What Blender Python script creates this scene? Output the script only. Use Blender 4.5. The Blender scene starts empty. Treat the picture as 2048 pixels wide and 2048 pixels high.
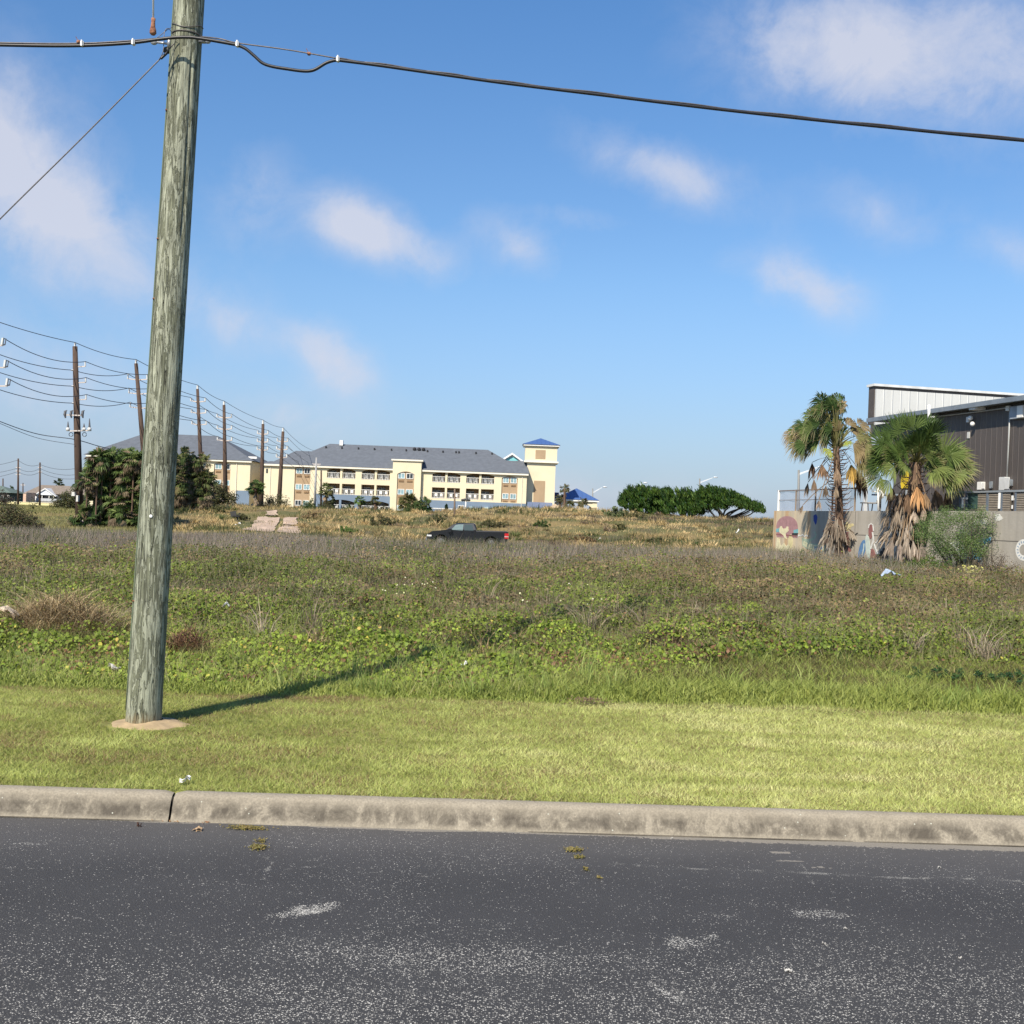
import bpy, bmesh, math, random
import numpy as np
from mathutils import Vector, Matrix
rng = np.random.default_rng(7); random.seed(7)
R = math.radians
S = bpy.context.scene
COL = S.collection
# ------------------------------------------------------------------ camera maths
F = 2361.0; CZ = 1.65; ROLL = R(2.2); PIT = 16 / F
cr, sr, cp, sp = math.cos(ROLL), math.sin(ROLL), math.cos(PIT), math.sin(PIT)
def ray(px, py):
    u = (px - 1024) / F; v = (1024 - py) / F
    x = u * cr - v * sr; up = u * sr + v * cr
    return Vector((x, cp - up * sp, sp + up * cp))
def P(px, py, Y):
    r = ray(px, py); t = Y / r.y
    return Vector((r.x * t, Y, CZ + r.z * t))
def az(x, y): return 1024 + F * x / np.maximum(y, 1.0)
# ------------------------------------------------------------------ noise
def _h(ix, iy, s):
    n = (ix.astype(np.int64) * 374761393 + iy.astype(np.int64) * 668265263 + s * 982451653) & 0x7fffffff
    n = ((n ^ (n >> 13)) * 1274126177) & 0x7fffffff
    return ((n ^ (n >> 16)) & 0xffff) / 65535.0
def vn(x, y, s=0):
    x = np.asarray(x, float); y = np.asarray(y, float)
    ix = np.floor(x); iy = np.floor(y); fx = x - ix; fy = y - iy
    fx = fx * fx * (3 - 2 * fx); fy = fy * fy * (3 - 2 * fy)
    a = _h(ix, iy, s); b = _h(ix + 1, iy, s); c = _h(ix, iy + 1, s); d = _h(ix + 1, iy + 1, s)
    return (a * (1 - fx) + b * fx) * (1 - fy) + (c * (1 - fx) + d * fx) * fy
def fbm(x, y, s=0, o=4):
    t = 0; a = .5; n = 0
    for i in range(o):
        t = t + a * vn(x, y, s + i * 17); n += a; x = np.asarray(x) * 2.03 + 5.1; y = np.asarray(y) * 2.03 + 3.7; a *= .5
    return t / n
def sst(a, b, x):
    t = np.clip((np.asarray(x, float) - a) / (b - a), 0, 1); return t * t * (3 - 2 * t)
# ------------------------------------------------------------------ terrain
def ky(x): return 6.26 + .035 * np.asarray(x, float)          # the kerb's front foot
AZ = [-800, 0, 200, 320, 400, 500, 600, 700, 800, 860, 920, 1024, 1200, 1400, 1550, 2600]
CR = [.6, .6, .6, 1.7, 2.2, 1.75, 1.8, 1.9, 1.95, 2.2, 2.55, 2.75, 2.7, 2.55, 2.5, 2.3]
VA = [-.25, -.25, -.25, -.2, -.1, .0, -.05, -.25, -.4, -.5, -.5, -.5, -.3, -.1, .3, .4]
KR = [.16, .16, .18, .22, .24, .26, .28, .30, .32, .34, .36, .38, .40, .40, .42, .45]
def H(x, y):
    x = np.asarray(x, float); y = np.asarray(y, float)
    s = y - ky(x); a = az(x, y); c = np.interp(a, AZ, CR); v = np.interp(a, AZ, VA); k = np.interp(a, AZ, KR)
    z = np.where(s < .1, -.06, np.where(s < .13, -.06 + (s - .1) / .03 * .18, .12))
    z = z + .05 * sst(.13, 3.3, s) + .13 * sst(3.4, 8.5, s)
    z = z + (k - .3) * sst(8, 30, s)
    z = z + (v - k) * sst(42, 58, y)
    st = np.where(a < 320, 98., 88.)
    z = z + (c - v) * sst(st, 131, y)
    z = z + (np.where(a < 320, .85, 1.0) - c) * sst(150, 215, y) + .5 * sst(250, 330, y) * (a < 400) 
    z = z + (fbm(x * .9, y * .9, 3, 3) - .5) * .10 * sst(4, 12, s)
    z = z + (fbm(x * .12, y * .12, 5, 4) - .5) * 1.1 * sst(92, 118, y) * (1 - sst(140, 165, y)) * sst(300, 420, a)
    z = z + (fbm(x * .35, y * .35, 9, 3) - .5) * .5 * sst(88, 110, y) * (1 - sst(140, 165, y)) * sst(240, 400, a)
    return z
def Hs(x, y): return float(H(np.array([x]), np.array([y]))[0])
# ------------------------------------------------------------------ materials
def new_mat(name):
    m = bpy.data.materials.new(name); m.use_nodes = True
    nt = m.node_tree; b = nt.nodes['Principled BSDF']; return m, nt, b
def N(nt, t, **kw):
    n = nt.nodes.new(t)
    for k, v in kw.items():
        if k in n.inputs.keys() if isinstance(k, str) else False: n.inputs[k].default_value = v
        else: setattr(n, k, v)
    return n
def ramp(nt, fac, stops):
    r = nt.nodes.new('ShaderNodeValToRGB'); nt.links.new(fac, r.inputs[0])
    while len(r.color_ramp.elements) < len(stops): r.color_ramp.elements.new(.5)
    for e, (p, c) in zip(r.color_ramp.elements, stops):
        e.position = p; e.color = (c, c, c, 1) if not hasattr(c, '__len__') else (*c[:3], 1)
    return r.outputs[0]
def mth(nt, op, a, b=None, clamp=False):
    n = nt.nodes.new('ShaderNodeMath'); n.operation = op; n.use_clamp = clamp
    for i, v in enumerate((a, b)):
        if v is None: continue
        if isinstance(v, (int, float)): n.inputs[i].default_value = v
        else: nt.links.new(v, n.inputs[i])
    return n.outputs[0]
def mixc(nt, fac, a, b, mode='MIX'):
    n = nt.nodes.new('ShaderNodeMix'); n.data_type = 'RGBA'; n.blend_type = mode
    for i, v in ((0, fac), (6, a), (7, b)):
        if isinstance(v, (int, float)): n.inputs[i].default_value = v
        elif hasattr(v, '__len__'): n.inputs[i].default_value = (*v[:3], 1)
        else: nt.links.new(v, n.inputs[i])
    return n.outputs[2]
def coords(nt, scale=(1, 1, 1), out='Object'):
    t = nt.nodes.new('ShaderNodeTexCoord'); mp = nt.nodes.new('ShaderNodeMapping')
    mp.inputs['Scale'].default_value = scale; nt.links.new(t.outputs[out], mp.inputs[0]); return mp.outputs[0]
def noise(nt, vec, scale, detail=4, dist=0, rough=.55):
    n = nt.nodes.new('ShaderNodeTexNoise'); n.inputs['Scale'].default_value = scale; n.inputs['Detail'].default_value = detail
    n.inputs['Distortion'].default_value = dist; n.inputs['Roughness'].default_value = rough
    nt.links.new(vec, n.inputs['Vector']); return n.outputs['Fac']
def bump(nt, b, h, strength=.3, dist=.01):
    n = nt.nodes.new('ShaderNodeBump'); n.inputs['Strength'].default_value = strength; n.inputs['Distance'].default_value = dist
    nt.links.new(h, n.inputs['Height']); nt.links.new(n.outputs[0], b.inputs['Normal'])
def simple(name, col, rough=.6, metal=0, var=.15, scale=3, bmp=0, spec=.4, stretch=(1, 1, 1), col2=None):
    m, nt, b = new_mat(name); b.inputs['Roughness'].default_value = rough; b.inputs['Metallic'].default_value = metal
    b.inputs['Specular IOR Level'].default_value = spec
    v = coords(nt, stretch); n = noise(nt, v, scale, 5)
    lo = tuple(c * (1 - var) for c in col); hi = tuple(min(1, c * (1 + var)) for c in (col2 or col))
    nt.links.new(ramp(nt, n, [(.3, lo), (.7, hi)]), b.inputs['Base Color'])
    if bmp: bump(nt, b, n, bmp, .02)
    return m
def ribbed(name, col, pitch, rough=.5, axis=0, depth=.4, col2=None):
    m, nt, b = new_mat(name); b.inputs['Roughness'].default_value = rough
    t = nt.nodes.new('ShaderNodeTexCoord'); sx = nt.nodes.new('ShaderNodeSeparateXYZ'); nt.links.new(t.outputs['Object'], sx.inputs[0])
    fr = mth(nt, 'FRACT', mth(nt, 'DIVIDE', sx.outputs[axis], pitch))
    rib = ramp(nt, fr, [(0, 0), (.06, 1), (.12, 1), (.18, 0)]); n = noise(nt, coords(nt, (1, 1, .2)), 2.5, 5)
    base = mixc(nt, n, tuple(c * .85 for c in col), tuple(min(1, c * 1.12) for c in col))
    nt.links.new(mixc(nt, mth(nt, 'MULTIPLY', rib, .6), base, col2 or tuple(min(1, c * 1.5) for c in col)), b.inputs['Base Color'])
    bump(nt, b, rib, depth, .03); return m
def veg_mat(name, trans=.3, rough=.55):
    m, nt, b = new_mat(name); b.inputs['Roughness'].default_value = rough; b.inputs['Specular IOR Level'].default_value = .25
    a = nt.nodes.new('ShaderNodeAttribute'); a.attribute_name = 'Col'
    nt.links.new(a.outputs['Color'], b.inputs['Base Color'])
    t = nt.nodes.new('ShaderNodeBsdfTranslucent'); nt.links.new(a.outputs['Color'], t.inputs[0])
    mx = nt.nodes.new('ShaderNodeMixShader'); mx.inputs[0].default_value = trans
    nt.links.new(b.outputs[0], mx.inputs[1]); nt.links.new(t.outputs[0], mx.inputs[2])
    nt.links.new(mx.outputs[0], nt.nodes['Material Output'].inputs[0]); return m
VEG = veg_mat('leaf')
DRY = veg_mat('dry_stalk', .15, .7)
# ------------------------------------------------------------------ objects
def tag(o, label=None, cat=None, group=None, kind=None):
    if label: o['label'] = label
    if cat: o['category'] = cat
    if group: o['group'] = group
    if kind: o['kind'] = kind
    return o
def thing(name, label, cat, loc=(0, 0, 0), rz=0, group=None):
    o = bpy.data.objects.new(name, None); COL.objects.link(o); o.location = loc; o.rotation_euler = (0, 0, rz); o.empty_display_size = .2
    return tag(o, label, cat, group)
def root_off(parent):
    if parent is None: return Vector((0, 0, 0))
    while parent.parent: parent = parent.parent
    return Vector(parent.location) if parent.type == 'EMPTY' or True else Vector()
class MB:
    def __init__(s): s.v = []; s.f = []; s.c = []; s.cur = (1, 1, 1)
    def add(s, vs, fs):
        k = len(s.v); s.v += [tuple(v) for v in vs]; s.f += [tuple(i + k for i in f) for f in fs]; s.c += [s.cur] * len(vs); return s
    def quad(s, *p): return s.add(p, [tuple(range(len(p)))])
    def box(s, x0, x1, y0, y1, z0, z1):
        return s.add([(x0, y0, z0), (x1, y0, z0), (x1, y1, z0), (x0, y1, z0), (x0, y0, z1), (x1, y0, z1), (x1, y1, z1), (x0, y1, z1)],
                     [(0, 3, 2, 1), (4, 5, 6, 7), (0, 1, 5, 4), (1, 2, 6, 5), (2, 3, 7, 6), (3, 0, 4, 7)])
    def cbox(s, c, sx, sy, sz): return s.box(c[0] - sx / 2, c[0] + sx / 2, c[1] - sy / 2, c[1] + sy / 2, c[2] - sz / 2, c[2] + sz / 2)
    def bar(s, a, b, w, t=None):
        a = Vector(a); b = Vector(b); d = (b - a).normalized(); t = t or w
        u = d.cross(Vector((0, 0, 1))) if abs(d.z) < .95 else d.cross(Vector((0, 1, 0)))
        u.normalize(); n = u.cross(d).normalized(); vs = []
        for p in (a, b):
            for i, j in ((-1, -1), (1, -1), (1, 1), (-1, 1)): vs.append(p + u * (i * w / 2) + n * (j * t / 2))
        return s.add(vs, [(0, 3, 2, 1), (4, 5, 6, 7), (0, 1, 5, 4), (1, 2, 6, 5), (2, 3, 7, 6), (3, 0, 4, 7)])
    def tube(s, pts, r, seg=8, cap=True):
        pts = [Vector(p) for p in pts]; n = len(pts); rr = r if hasattr(r, '__len__') else [r] * n; vs = []; fs = []; u = None
        for i, p in enumerate(pts):
            d = (pts[min(i + 1, n - 1)] - pts[max(i - 1, 0)]).normalized()
            if u is None: u = d.cross(Vector((0, 0, 1))) if abs(d.z) < .9 else d.cross(Vector((0, 1, 0)))
            else: u = u - d * u.dot(d)
            u.normalize(); w = d.cross(u)
            for k in range(seg):
                a = 2 * math.pi * k / seg; vs.append(p + (u * math.cos(a) + w * math.sin(a)) * rr[i])
        for i in range(n - 1):
            for k in range(seg):
                k2 = (k + 1) % seg; fs.append((i * seg + k, i * seg + k2, (i + 1) * seg + k2, (i + 1) * seg + k))
        if cap: fs += [tuple(range(seg))[::-1], tuple((n - 1) * seg + k for k in range(seg))]
        return s.add(vs, fs)
    def ball(s, c, r, sx=1, sy=1, sz=1, seg=10, rings=7, jit=0):
        c = Vector(c); vs = []; fs = []
        for i in range(rings + 1):
            t = math.pi * i / rings
            for k in range(seg):
                a = 2 * math.pi * k / seg; q = r * (1 + random.uniform(-jit, jit))
                vs.append(c + Vector((sx * q * math.sin(t) * math.cos(a), sy * q * math.sin(t) * math.sin(a), sz * q * math.cos(t))))
        for i in range(rings):
            for k in range(seg):
                k2 = (k + 1) % seg; fs.append((i * seg + k, (i + 1) * seg + k, (i + 1) * seg + k2, i * seg + k2))
        return s.add(vs, fs)
    def extr(s, poly, y0, y1, mp=lambda a, b, y: (a, y, b)):
        n = len(poly); vs = [mp(a, b, y0) for a, b in poly] + [mp(a, b, y1) for a, b in poly]
        return s.add(vs, [tuple(range(n)), tuple(range(2 * n - 1, n - 1, -1))] + [(i, i + n, (i + 1) % n + n, (i + 1) % n) for i in range(n)])
    def build(s, name, mat, parent=None, world=True, smooth=False, bevel=0, col=False):
        off = root_off(parent) if world else Vector((0, 0, 0))
        me = bpy.data.meshes.new(name); me.from_pydata([(v[0] - off.x, v[1] - off.y, v[2] - off.z) for v in s.v], [], s.f)
        if col:
            at = me.attributes.new('Col', 'FLOAT_COLOR', 'POINT'); at.data.foreach_set('color', [q for c in s.c for q in (*c, 1)])
        me.materials.append(mat); me.update()
        bm = bmesh.new(); bm.from_mesh(me)
        if not col: bmesh.ops.recalc_face_normals(bm, faces=bm.faces)
        if bevel: bmesh.ops.bevel(bm, geom=bm.edges[:], offset=bevel, segments=2, affect='EDGES', clamp_overlap=True)
        bm.to_mesh(me); bm.free()
        if smooth:
            me.polygons.foreach_set('use_smooth', [True] * len(me.polygons))
        o = bpy.data.objects.new(name, me); COL.objects.link(o); o.parent = parent
        return o
def np_mesh(name, V, Fc, mat, C=None, smooth=False, parent=None, extra=None):
    me = bpy.data.meshes.new(name); V = np.asarray(V, np.float32); n = len(V); m, k = Fc.shape
    if parent is not None: V = V - np.array(root_off(parent), np.float32)
    me.vertices.add(n); me.vertices.foreach_set('co', V.ravel())
    me.loops.add(m * k); me.loops.foreach_set('vertex_index', Fc.astype(np.int32).ravel())
    me.polygons.add(m); me.polygons.foreach_set('loop_start', np.arange(0, m * k, k, dtype=np.int32))
    if smooth: me.polygons.foreach_set('use_smooth', np.ones(m, bool))
    if C is not None:
        at = me.attributes.new('Col', 'FLOAT_COLOR', 'POINT'); at.data.foreach_set('color', np.c_[C, np.ones(n)].astype(np.float32).ravel())
    for nm, arr in (extra or {}).items():
        at = me.attributes.new(nm, 'FLOAT', 'POINT'); at.data.foreach_set('value', np.asarray(arr, np.float32))
    me.materials.append(mat); me.update(calc_edges=True); me.validate()
    o = bpy.data.objects.new(name, me); COL.objects.link(o); o.parent = parent
    return o
def blades(base, h, w, lean, yaw, col, mid=False):
    """thin tapering blades; returns V, F, C"""
    n = len(base); side = np.c_[np.cos(yaw), np.sin(yaw), np.zeros(n)] * (w / 2)[:, None]
    tip = base + np.c_[lean * h[:, None], h]
    if not mid:
        V = np.stack([base - side, base + side, tip], 1).reshape(-1, 3); Fc = np.arange(3 * n).reshape(n, 3); C = np.repeat(col, 3, 0)
        return V, Fc, C
    m = base + np.c_[lean * h[:, None] * .35, h * .62]
    V = np.stack([base - side * .8, base + side * .8, m - side, m + side, tip], 1).reshape(-1, 3)
    i = np.arange(n)[:, None] * 5
    Fc = np.concatenate([i + np.array([0, 1, 3]), i + np.array([0, 3, 2]), i + np.array([2, 3, 4])]); C = np.repeat(col, 5, 0)
    return V, Fc, C
def leaves(c, size, nrm, yaw, col, k=4, asp=1.0, fold=.25):
    """flat-ish leaves with a folded midrib"""
    n = len(c); nrm = nrm / np.linalg.norm(nrm, axis=1)[:, None]
    a = np.c_[np.cos(yaw), np.sin(yaw), np.zeros(n)]; a = a - nrm * (a * nrm).sum(1)[:, None]; a /= np.linalg.norm(a, axis=1)[:, None] + 1e-9
    b = np.cross(nrm, a); s = size[:, None]
    if k == 4:
        V = np.stack([c - a * s * .5, c + b * s * .5 * asp - nrm * s * fold * .5, c + a * s * .5, c - b * s * .5 * asp - nrm * s * fold * .5], 1).reshape(-1, 3)
        i = np.arange(n)[:, None] * 4; Fc = np.concatenate([i + np.array([0, 1, 2]), i + np.array([0, 2, 3])]); return V, Fc, np.repeat(col, 4, 0)
    V = [c - a * s * .45]
    for t, q in ((-.3, .42), (.2, .5)): V.append(c + a * s * t + b * s * q * asp - nrm * s * fold * .4)
    V.append(c + a * s * .5)
    for t, q in ((.2, .5), (-.3, .42)): V.append(c + a * s * t - b * s * q * asp - nrm * s * fold * .4)
    V = np.stack(V, 1).reshape(-1, 3); i = np.arange(n)[:, None] * 6
    Fc = np.concatenate([i + np.array([0, 1, 2, 3]), i + np.array([0, 3, 4, 5])]); return V, Fc, np.repeat(col, 6, 0)
def join(parts):
    Vs, Fs, Cs = [], [], []; k = 0
    for V, Fc, C in parts:
        if Fc.shape[1] == 4: Fc = np.concatenate([Fc[:, [0, 1, 2]], Fc[:, [0, 2, 3]]])
        Vs.append(V); Fs.append(Fc + k); Cs.append(C); k += len(V)
    return np.concatenate(Vs), np.concatenate(Fs), np.concatenate(Cs)
def scat(n, y0, y1, pw=1.0, xm=.5, xp=1.2, slo=None, shi=None):
    """random ground points, thinner with distance (density ~ y**-pw)"""
    u = rng.random(n); e = 2 - pw
    y = (y0 ** e + u * (y1 ** e - y0 ** e)) ** (1 / e) if abs(e) > 1e-6 else y0 * (y1 / y0) ** u
    q = rng.random(n); sg = np.where(rng.random(n) < .5, -1, 1); x = np.where(q < .84, (rng.random(n) * 2 - 1) * (xm * y + xp), sg * (xm * y + xp + rng.random(n) ** 1.2 * (.22 * y + 5)))
    return x, y
def pick(cols, t):
    """palette lookup: cols (k,3), t in 0..1"""
    cols = np.array(cols, float); t = np.clip(t, 0, .9999) * (len(cols) - 1); i = t.astype(int); f = (t - i)[:, None]
    return cols[i] * (1 - f) + cols[i + 1] * f
# ================================================================== camera, light, sky
cam = bpy.data.cameras.new('camera'); co = bpy.data.objects.new('camera', cam); COL.objects.link(co); S.camera = co
cam.sensor_width = 36; cam.lens = 36 * F / 2048; cam.clip_start = .1; cam.clip_end = 20000
right = Vector((cr, -sr * sp, sr * cp)); upv = Vector((-sr, -cr * sp, cr * cp)); fwd = Vector((0, cp, sp))
M = Matrix.Identity(4)
for i in range(3): M[i][0] = right[i]; M[i][1] = upv[i]; M[i][2] = -fwd[i]
M.translation = Vector((0, 0, CZ)); co.matrix_world = M
SE, SA = R(43), R(26)                 # sun height; shadows run away from the camera, SA to the right of straight ahead
dirs = Vector((math.sin(SA) * math.cos(SE), math.cos(SA) * math.cos(SE), -math.sin(SE)))
sl = bpy.data.lights.new('sun', 'SUN'); so = bpy.data.objects.new('sun', sl); COL.objects.link(so)
sl.energy = 5.0; sl.angle = R(.55); sl.color = (1, .91, .76); so.rotation_euler = dirs.to_track_quat('-Z', 'Y').to_euler()
W = bpy.data.worlds.new('World'); S.world = W; W.use_nodes = True; nt = W.node_tree; bg = nt.nodes['Background']
sky = nt.nodes.new('ShaderNodeTexSky'); sky.sky_type = 'NISHITA'; sky.sun_disc = False; sky.sun_elevation = SE; sky.sun_rotation = R(180) + SA
sky.altitude = 0; sky.air_density = 1.0; sky.dust_density = .6; sky.ozone_density = 2.2
tc = nt.nodes.new('ShaderNodeTexCoord'); D = tc.outputs['Generated']
def vdot(v):
    n = nt.nodes.new('ShaderNodeVectorMath'); n.operation = 'DOT_PRODUCT'; nt.links.new(DW, n.inputs[0]); n.inputs[1].default_value = v; return n.outputs['Value']
nz = nt.nodes.new('ShaderNodeTexNoise'); nz.inputs['Scale'].default_value = 7; nz.inputs['Detail'].default_value = 6; nz.inputs['Roughness'].default_value = .62
nt.links.new(D, nz.inputs['Vector'])
ad = nt.nodes.new('ShaderNodeVectorMath'); ad.operation = 'SUBTRACT'; nt.links.new(nz.outputs['Color'], ad.inputs[0]); ad.inputs[1].default_value = (.5, .5, .5)
ms = nt.nodes.new('ShaderNodeVectorMath'); ms.operation = 'SCALE'; nt.links.new(ad.outputs[0], ms.inputs[0]); ms.inputs['Scale'].default_value = .038
aw = nt.nodes.new('ShaderNodeVectorMath'); aw.operation = 'ADD'; nt.links.new(D, aw.inputs[0]); nt.links.new(ms.outputs[0], aw.inputs[1]); DW = aw.outputs[0]
# soft clouds: heading (px, py of the direction), half sizes, tilt, density
CL = [(20, 320, 190, 130, 45, .95), (-80, 190, 150, 120, 0, .4), (120, 430, 170, 70, 25, .6), (1650, 80, 215, 105, 8, .95), (1960, 90, 260, 120, 0, .5),
      (1800, 190, 300, 90, 8, .34), (490, 395, 90, 95, 30, .36), (745, 462, 160, 62, 22, .85), (700, 430, 80, 50, 20, .5), (1015, 480, 105, 52, 28, .46), (1320, 335, 190, 60, 22, .62),
      (1590, 565, 140, 58, 16, .62), (645, 708, 125, 55, 36, .72), (590, 845, 150, 65, 5, .42), (1745, 415, 130, 60, 20, .3), (2000, 490, 130, 50, 25, .32),
      (1130, 435, 110, 28, 8, .24), (440, 615, 140, 60, 25, .34), (40, 760, 330, 130, 10, .38), (200, 560, 260, 90, 15, .3), (1050, 1000, 500, 60, 0, .3), (2350, 400, 200, 90, 10, .5), (-600, 500, 200, 100, 0, .6)]
tot = None
for px, py, rx, ry, ang, den in CL:
    c = ray(px, py).normalized(); t1 = (ray(px + 40, py + 40 * math.tan(R(ang))).normalized() - c).normalized(); t2 = c.cross(t1).normalized()
    a = mth(nt, 'DIVIDE', vdot(t1), rx / F); b = mth(nt, 'DIVIDE', vdot(t2), ry / F)
    # centre offset: t1 is tangent at c, so dot(c, t1) is zero
    r2 = mth(nt, 'ADD', mth(nt, 'MULTIPLY', a, a), mth(nt, 'MULTIPLY', b, b))
    g = mth(nt, 'MULTIPLY', mth(nt, 'EXPONENT', mth(nt, 'MULTIPLY', r2, -1.7)), den)
    g = mth(nt, 'MULTIPLY', g, mth(nt, 'GREATER_THAN', vdot(c), .2))
    tot = g if tot is None else mth(nt, 'ADD', tot, g)
n2 = nt.nodes.new('ShaderNodeTexNoise'); n2.inputs['Scale'].default_value = 17; n2.inputs['Detail'].default_value = 10; n2.inputs['Roughness'].default_value = .64; n2.inputs['Distortion'].default_value = .25; nt.links.new(D, n2.inputs['Vector'])
sq = mth(nt, 'POWER', tot, .6); fac = mth(nt, 'ADD', tot, mth(nt, 'MULTIPLY', mth(nt, 'MULTIPLY', mth(nt, 'SUBTRACT', n2.outputs['Fac'], .5), 2.3), sq))
fac = mth(nt, 'MULTIPLY', ramp(nt, fac, [(.02, 0), (.28, .22), (.6, .58), (1.0, .84)]), 1.0, True)
hs = nt.nodes.new('ShaderNodeHueSaturation'); hs.inputs['Saturation'].default_value = 1.02; nt.links.new(sky.outputs[0], hs.inputs['Color'])
skyc = hs.outputs[0]
sz = nt.nodes.new('ShaderNodeSeparateXYZ'); nt.links.new(D, sz.inputs[0])
lowm = ramp(nt, sz.outputs[2], [(0, .62), (.06, .42), (.20, .0)])
tint = ramp(nt, sz.outputs[2], [(0, (.47, .495, .50)), (.05, (.47, .51, .55)), (.12, (.48, .56, .64)), (.2, (.50, .61, .71)), (.42, (.42, .63, .80)), (.8, (.42, .52, .66))])
skyc = mixc(nt, lowm, skyc, (3.6, 4.6, 7.0)); skyc = mixc(nt, 1, skyc, tint, 'MULTIPLY')
nt.links.new(mixc(nt, fac, skyc, (3.35, 3.45, 3.95)), bg.inputs['Color']); bg.inputs['Strength'].default_value = .15
S.view_settings.view_transform = 'Standard'; S.view_settings.look = 'None'; S.view_settings.exposure = 0.45; S.view_settings.gamma = 1
S.cycles.max_bounces = 6; S.cycles.diffuse_bounces = 3; S.cycles.transparent_max_bounces = 6
# ================================================================== ground sheet
def colour_map(x, y):
    """soil / litter colour of the ground sheet"""
    s = y - ky(x); n1 = fbm(x * 1.3, y * 1.3, 21); n2_ = fbm(x * .25, y * .25, 31)
    lawn = pick([(.17, .16, .06), (.25, .25, .08), (.34, .33, .13)], n1 * .9)
    weed = pick([(.07, .07, .03), (.11, .10, .045), (.10, .12, .04)], n1)
    far = pick([(.13, .10, .06), (.26, .19, .09), (.17, .15, .07), (.10, .11, .045), (.14, .11, .075)], np.clip(n2_ * 1.6 - .3, 0, 1))
    c = lawn + (weed - lawn) * sst(3.1, 3.6, s)[:, None]
    return c + (far - c) * sst(55, 80, y)[:, None]
sr_ = np.concatenate([np.linspace(-80, -2, 14), [0, .05, .1, .115, .13, .16], np.linspace(.3, 14, 70), np.geomspace(14.3, 220, 170), np.geomspace(226, 4000, 30)])
tt = np.linspace(-1, 1, 261); tt = tt * (.55 + .45 * np.abs(tt))
GX = tt[None, :] * (12 + 1.15 * np.abs(sr_))[:, None]; GY = sr_[:, None] + ky(np.clip(GX, -60, 60)) + np.zeros_like(GX)
gx, gy = GX.ravel(), GY.ravel(); gz = np.where(sr_[:, None] + 0 * GX < .1, -.06, 0).ravel(); gz = np.where(gz < 0, -.06, H(gx, gy))
nr, nc = GX.shape; idx = np.arange(nr * nc).reshape(nr, nc)
Fc = np.stack([idx[:-1, :-1], idx[:-1, 1:], idx[1:, 1:], idx[1:, :-1]], -1).reshape(-1, 4)
gm, nt, b = new_mat('ground_soil'); b.inputs['Roughness'].default_value = .95; b.inputs['Specular IOR Level'].default_value = .1
at = nt.nodes.new('ShaderNodeAttribute'); at.attribute_name = 'Col'; n = noise(nt, coords(nt), 9, 6)
nt.links.new(mixc(nt, 1, at.outputs['Color'], ramp(nt, n, [(.25, .55), (.75, 1.35)]), 'MULTIPLY'), b.inputs['Base Color']); bump(nt, b, n, .8, .05)
g = np_mesh('ground', np.c_[gx, gy, gz], Fc, gm, colour_map(gx, gy), True); tag(g, kind='structure')
# ================================================================== road
xs = np.concatenate([np.linspace(-70, -4.6, 16), np.arange(-4.4, 4.4, .02), np.linspace(4.6, 70, 16)])
ss = np.concatenate([np.linspace(-14, -3.2, 10), np.arange(-3.1, .02, .02)])
RX = xs[None, :] + 0 * ss[:, None]; RY = ss[:, None] + ky(RX); rx, ry = RX.ravel(), RY.ravel(); s = (ss[:, None] + 0 * RX).ravel()
crown = -.012 * np.abs(s) * 0; nr, nc = RX.shape; idx = np.arange(nr * nc).reshape(nr, nc)
Fc = np.stack([idx[:-1, :-1], idx[:-1, 1:], idx[1:, 1:], idx[1:, :-1]], -1).reshape(-1, 4)
spk = .10 + .36 * sst(5.05, 3.8, ry + .5 * (fbm(rx * .8, ry * 1.5, 41) - .5)) * (.5 + .9 * fbm(rx * 1.6, ry * 3, 43)) + .10 * sst(.45, .62, fbm(rx * 1.3, ry * 2.3, 44))
spk = spk + .30 * sst(.9, .2, np.hypot((rx + .2) / 1.1, (ry - 4.45) / .28))
def g3(px, py):
    r = ray(px, py); t = -CZ / r.z; return r.x * t, r.y * t
def blob(px, py, w, h, am, ang=0, n=.5):
    X, Y = g3(px, py); u = (rx - X) * math.cos(ang) + (ry - Y) * math.sin(ang); v = -(rx - X) * math.sin(ang) + (ry - Y) * math.cos(ang)
    return am * sst(1.15, .7, np.hypot(u / w, v / h) + n * (fbm(rx * 9, ry * 9, int(px)) - .5))
spk = spk + blob(640, 1813, .11, .085, .75, .35, 1.5) + blob(600, 1825, .10, .04, .45, .2, 1.5) + blob(588, 1828, .13, .04, .35, .45, .9) + blob(1372, 1885, .13, .10, .6, .1, 1.6) + blob(1630, 1828, .16, .07, .55, 0, 1.6) + blob(1445, 1832, .09, .03, .3, 0, 1)
spk = spk + blob(1330, 1985, .02, .1, .6, .5, .6) + blob(1400, 1840, .3, .05, .12) + blob(60, 1688, .1, .02, .5)
def crack(pts, w=.012, am=.7, sd=1):
    out = np.zeros_like(rx); q = [g3(*p) for p in pts]
    jx = rx + .05 * (fbm(rx * 7, ry * 7, sd) - .5); jy = ry + .05 * (fbm(rx * 7, ry * 7, sd + 5) - .5)
    for (x0, y0), (x1, y1) in zip(q[:-1], q[1:]):
        L = (x1 - x0) ** 2 + (y1 - y0) ** 2; t = np.clip(((jx - x0) * (x1 - x0) + (jy - y0) * (y1 - y0)) / L, 0, 1)
        d = np.hypot(jx - x0 - t * (x1 - x0), jy - y0 - t * (y1 - y0)); out = np.maximum(out, sst(w * 1.6, w * .5, d))
    return am * out * (.25 + 1.1 * vn(rx * 31, ry * 31, sd + 9))
crk = crack([(0, 1735), (180, 1738), (400, 1735), (560, 1738), (640, 1730), (700, 1745), (860, 1752)], .011, .55, 3)
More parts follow.
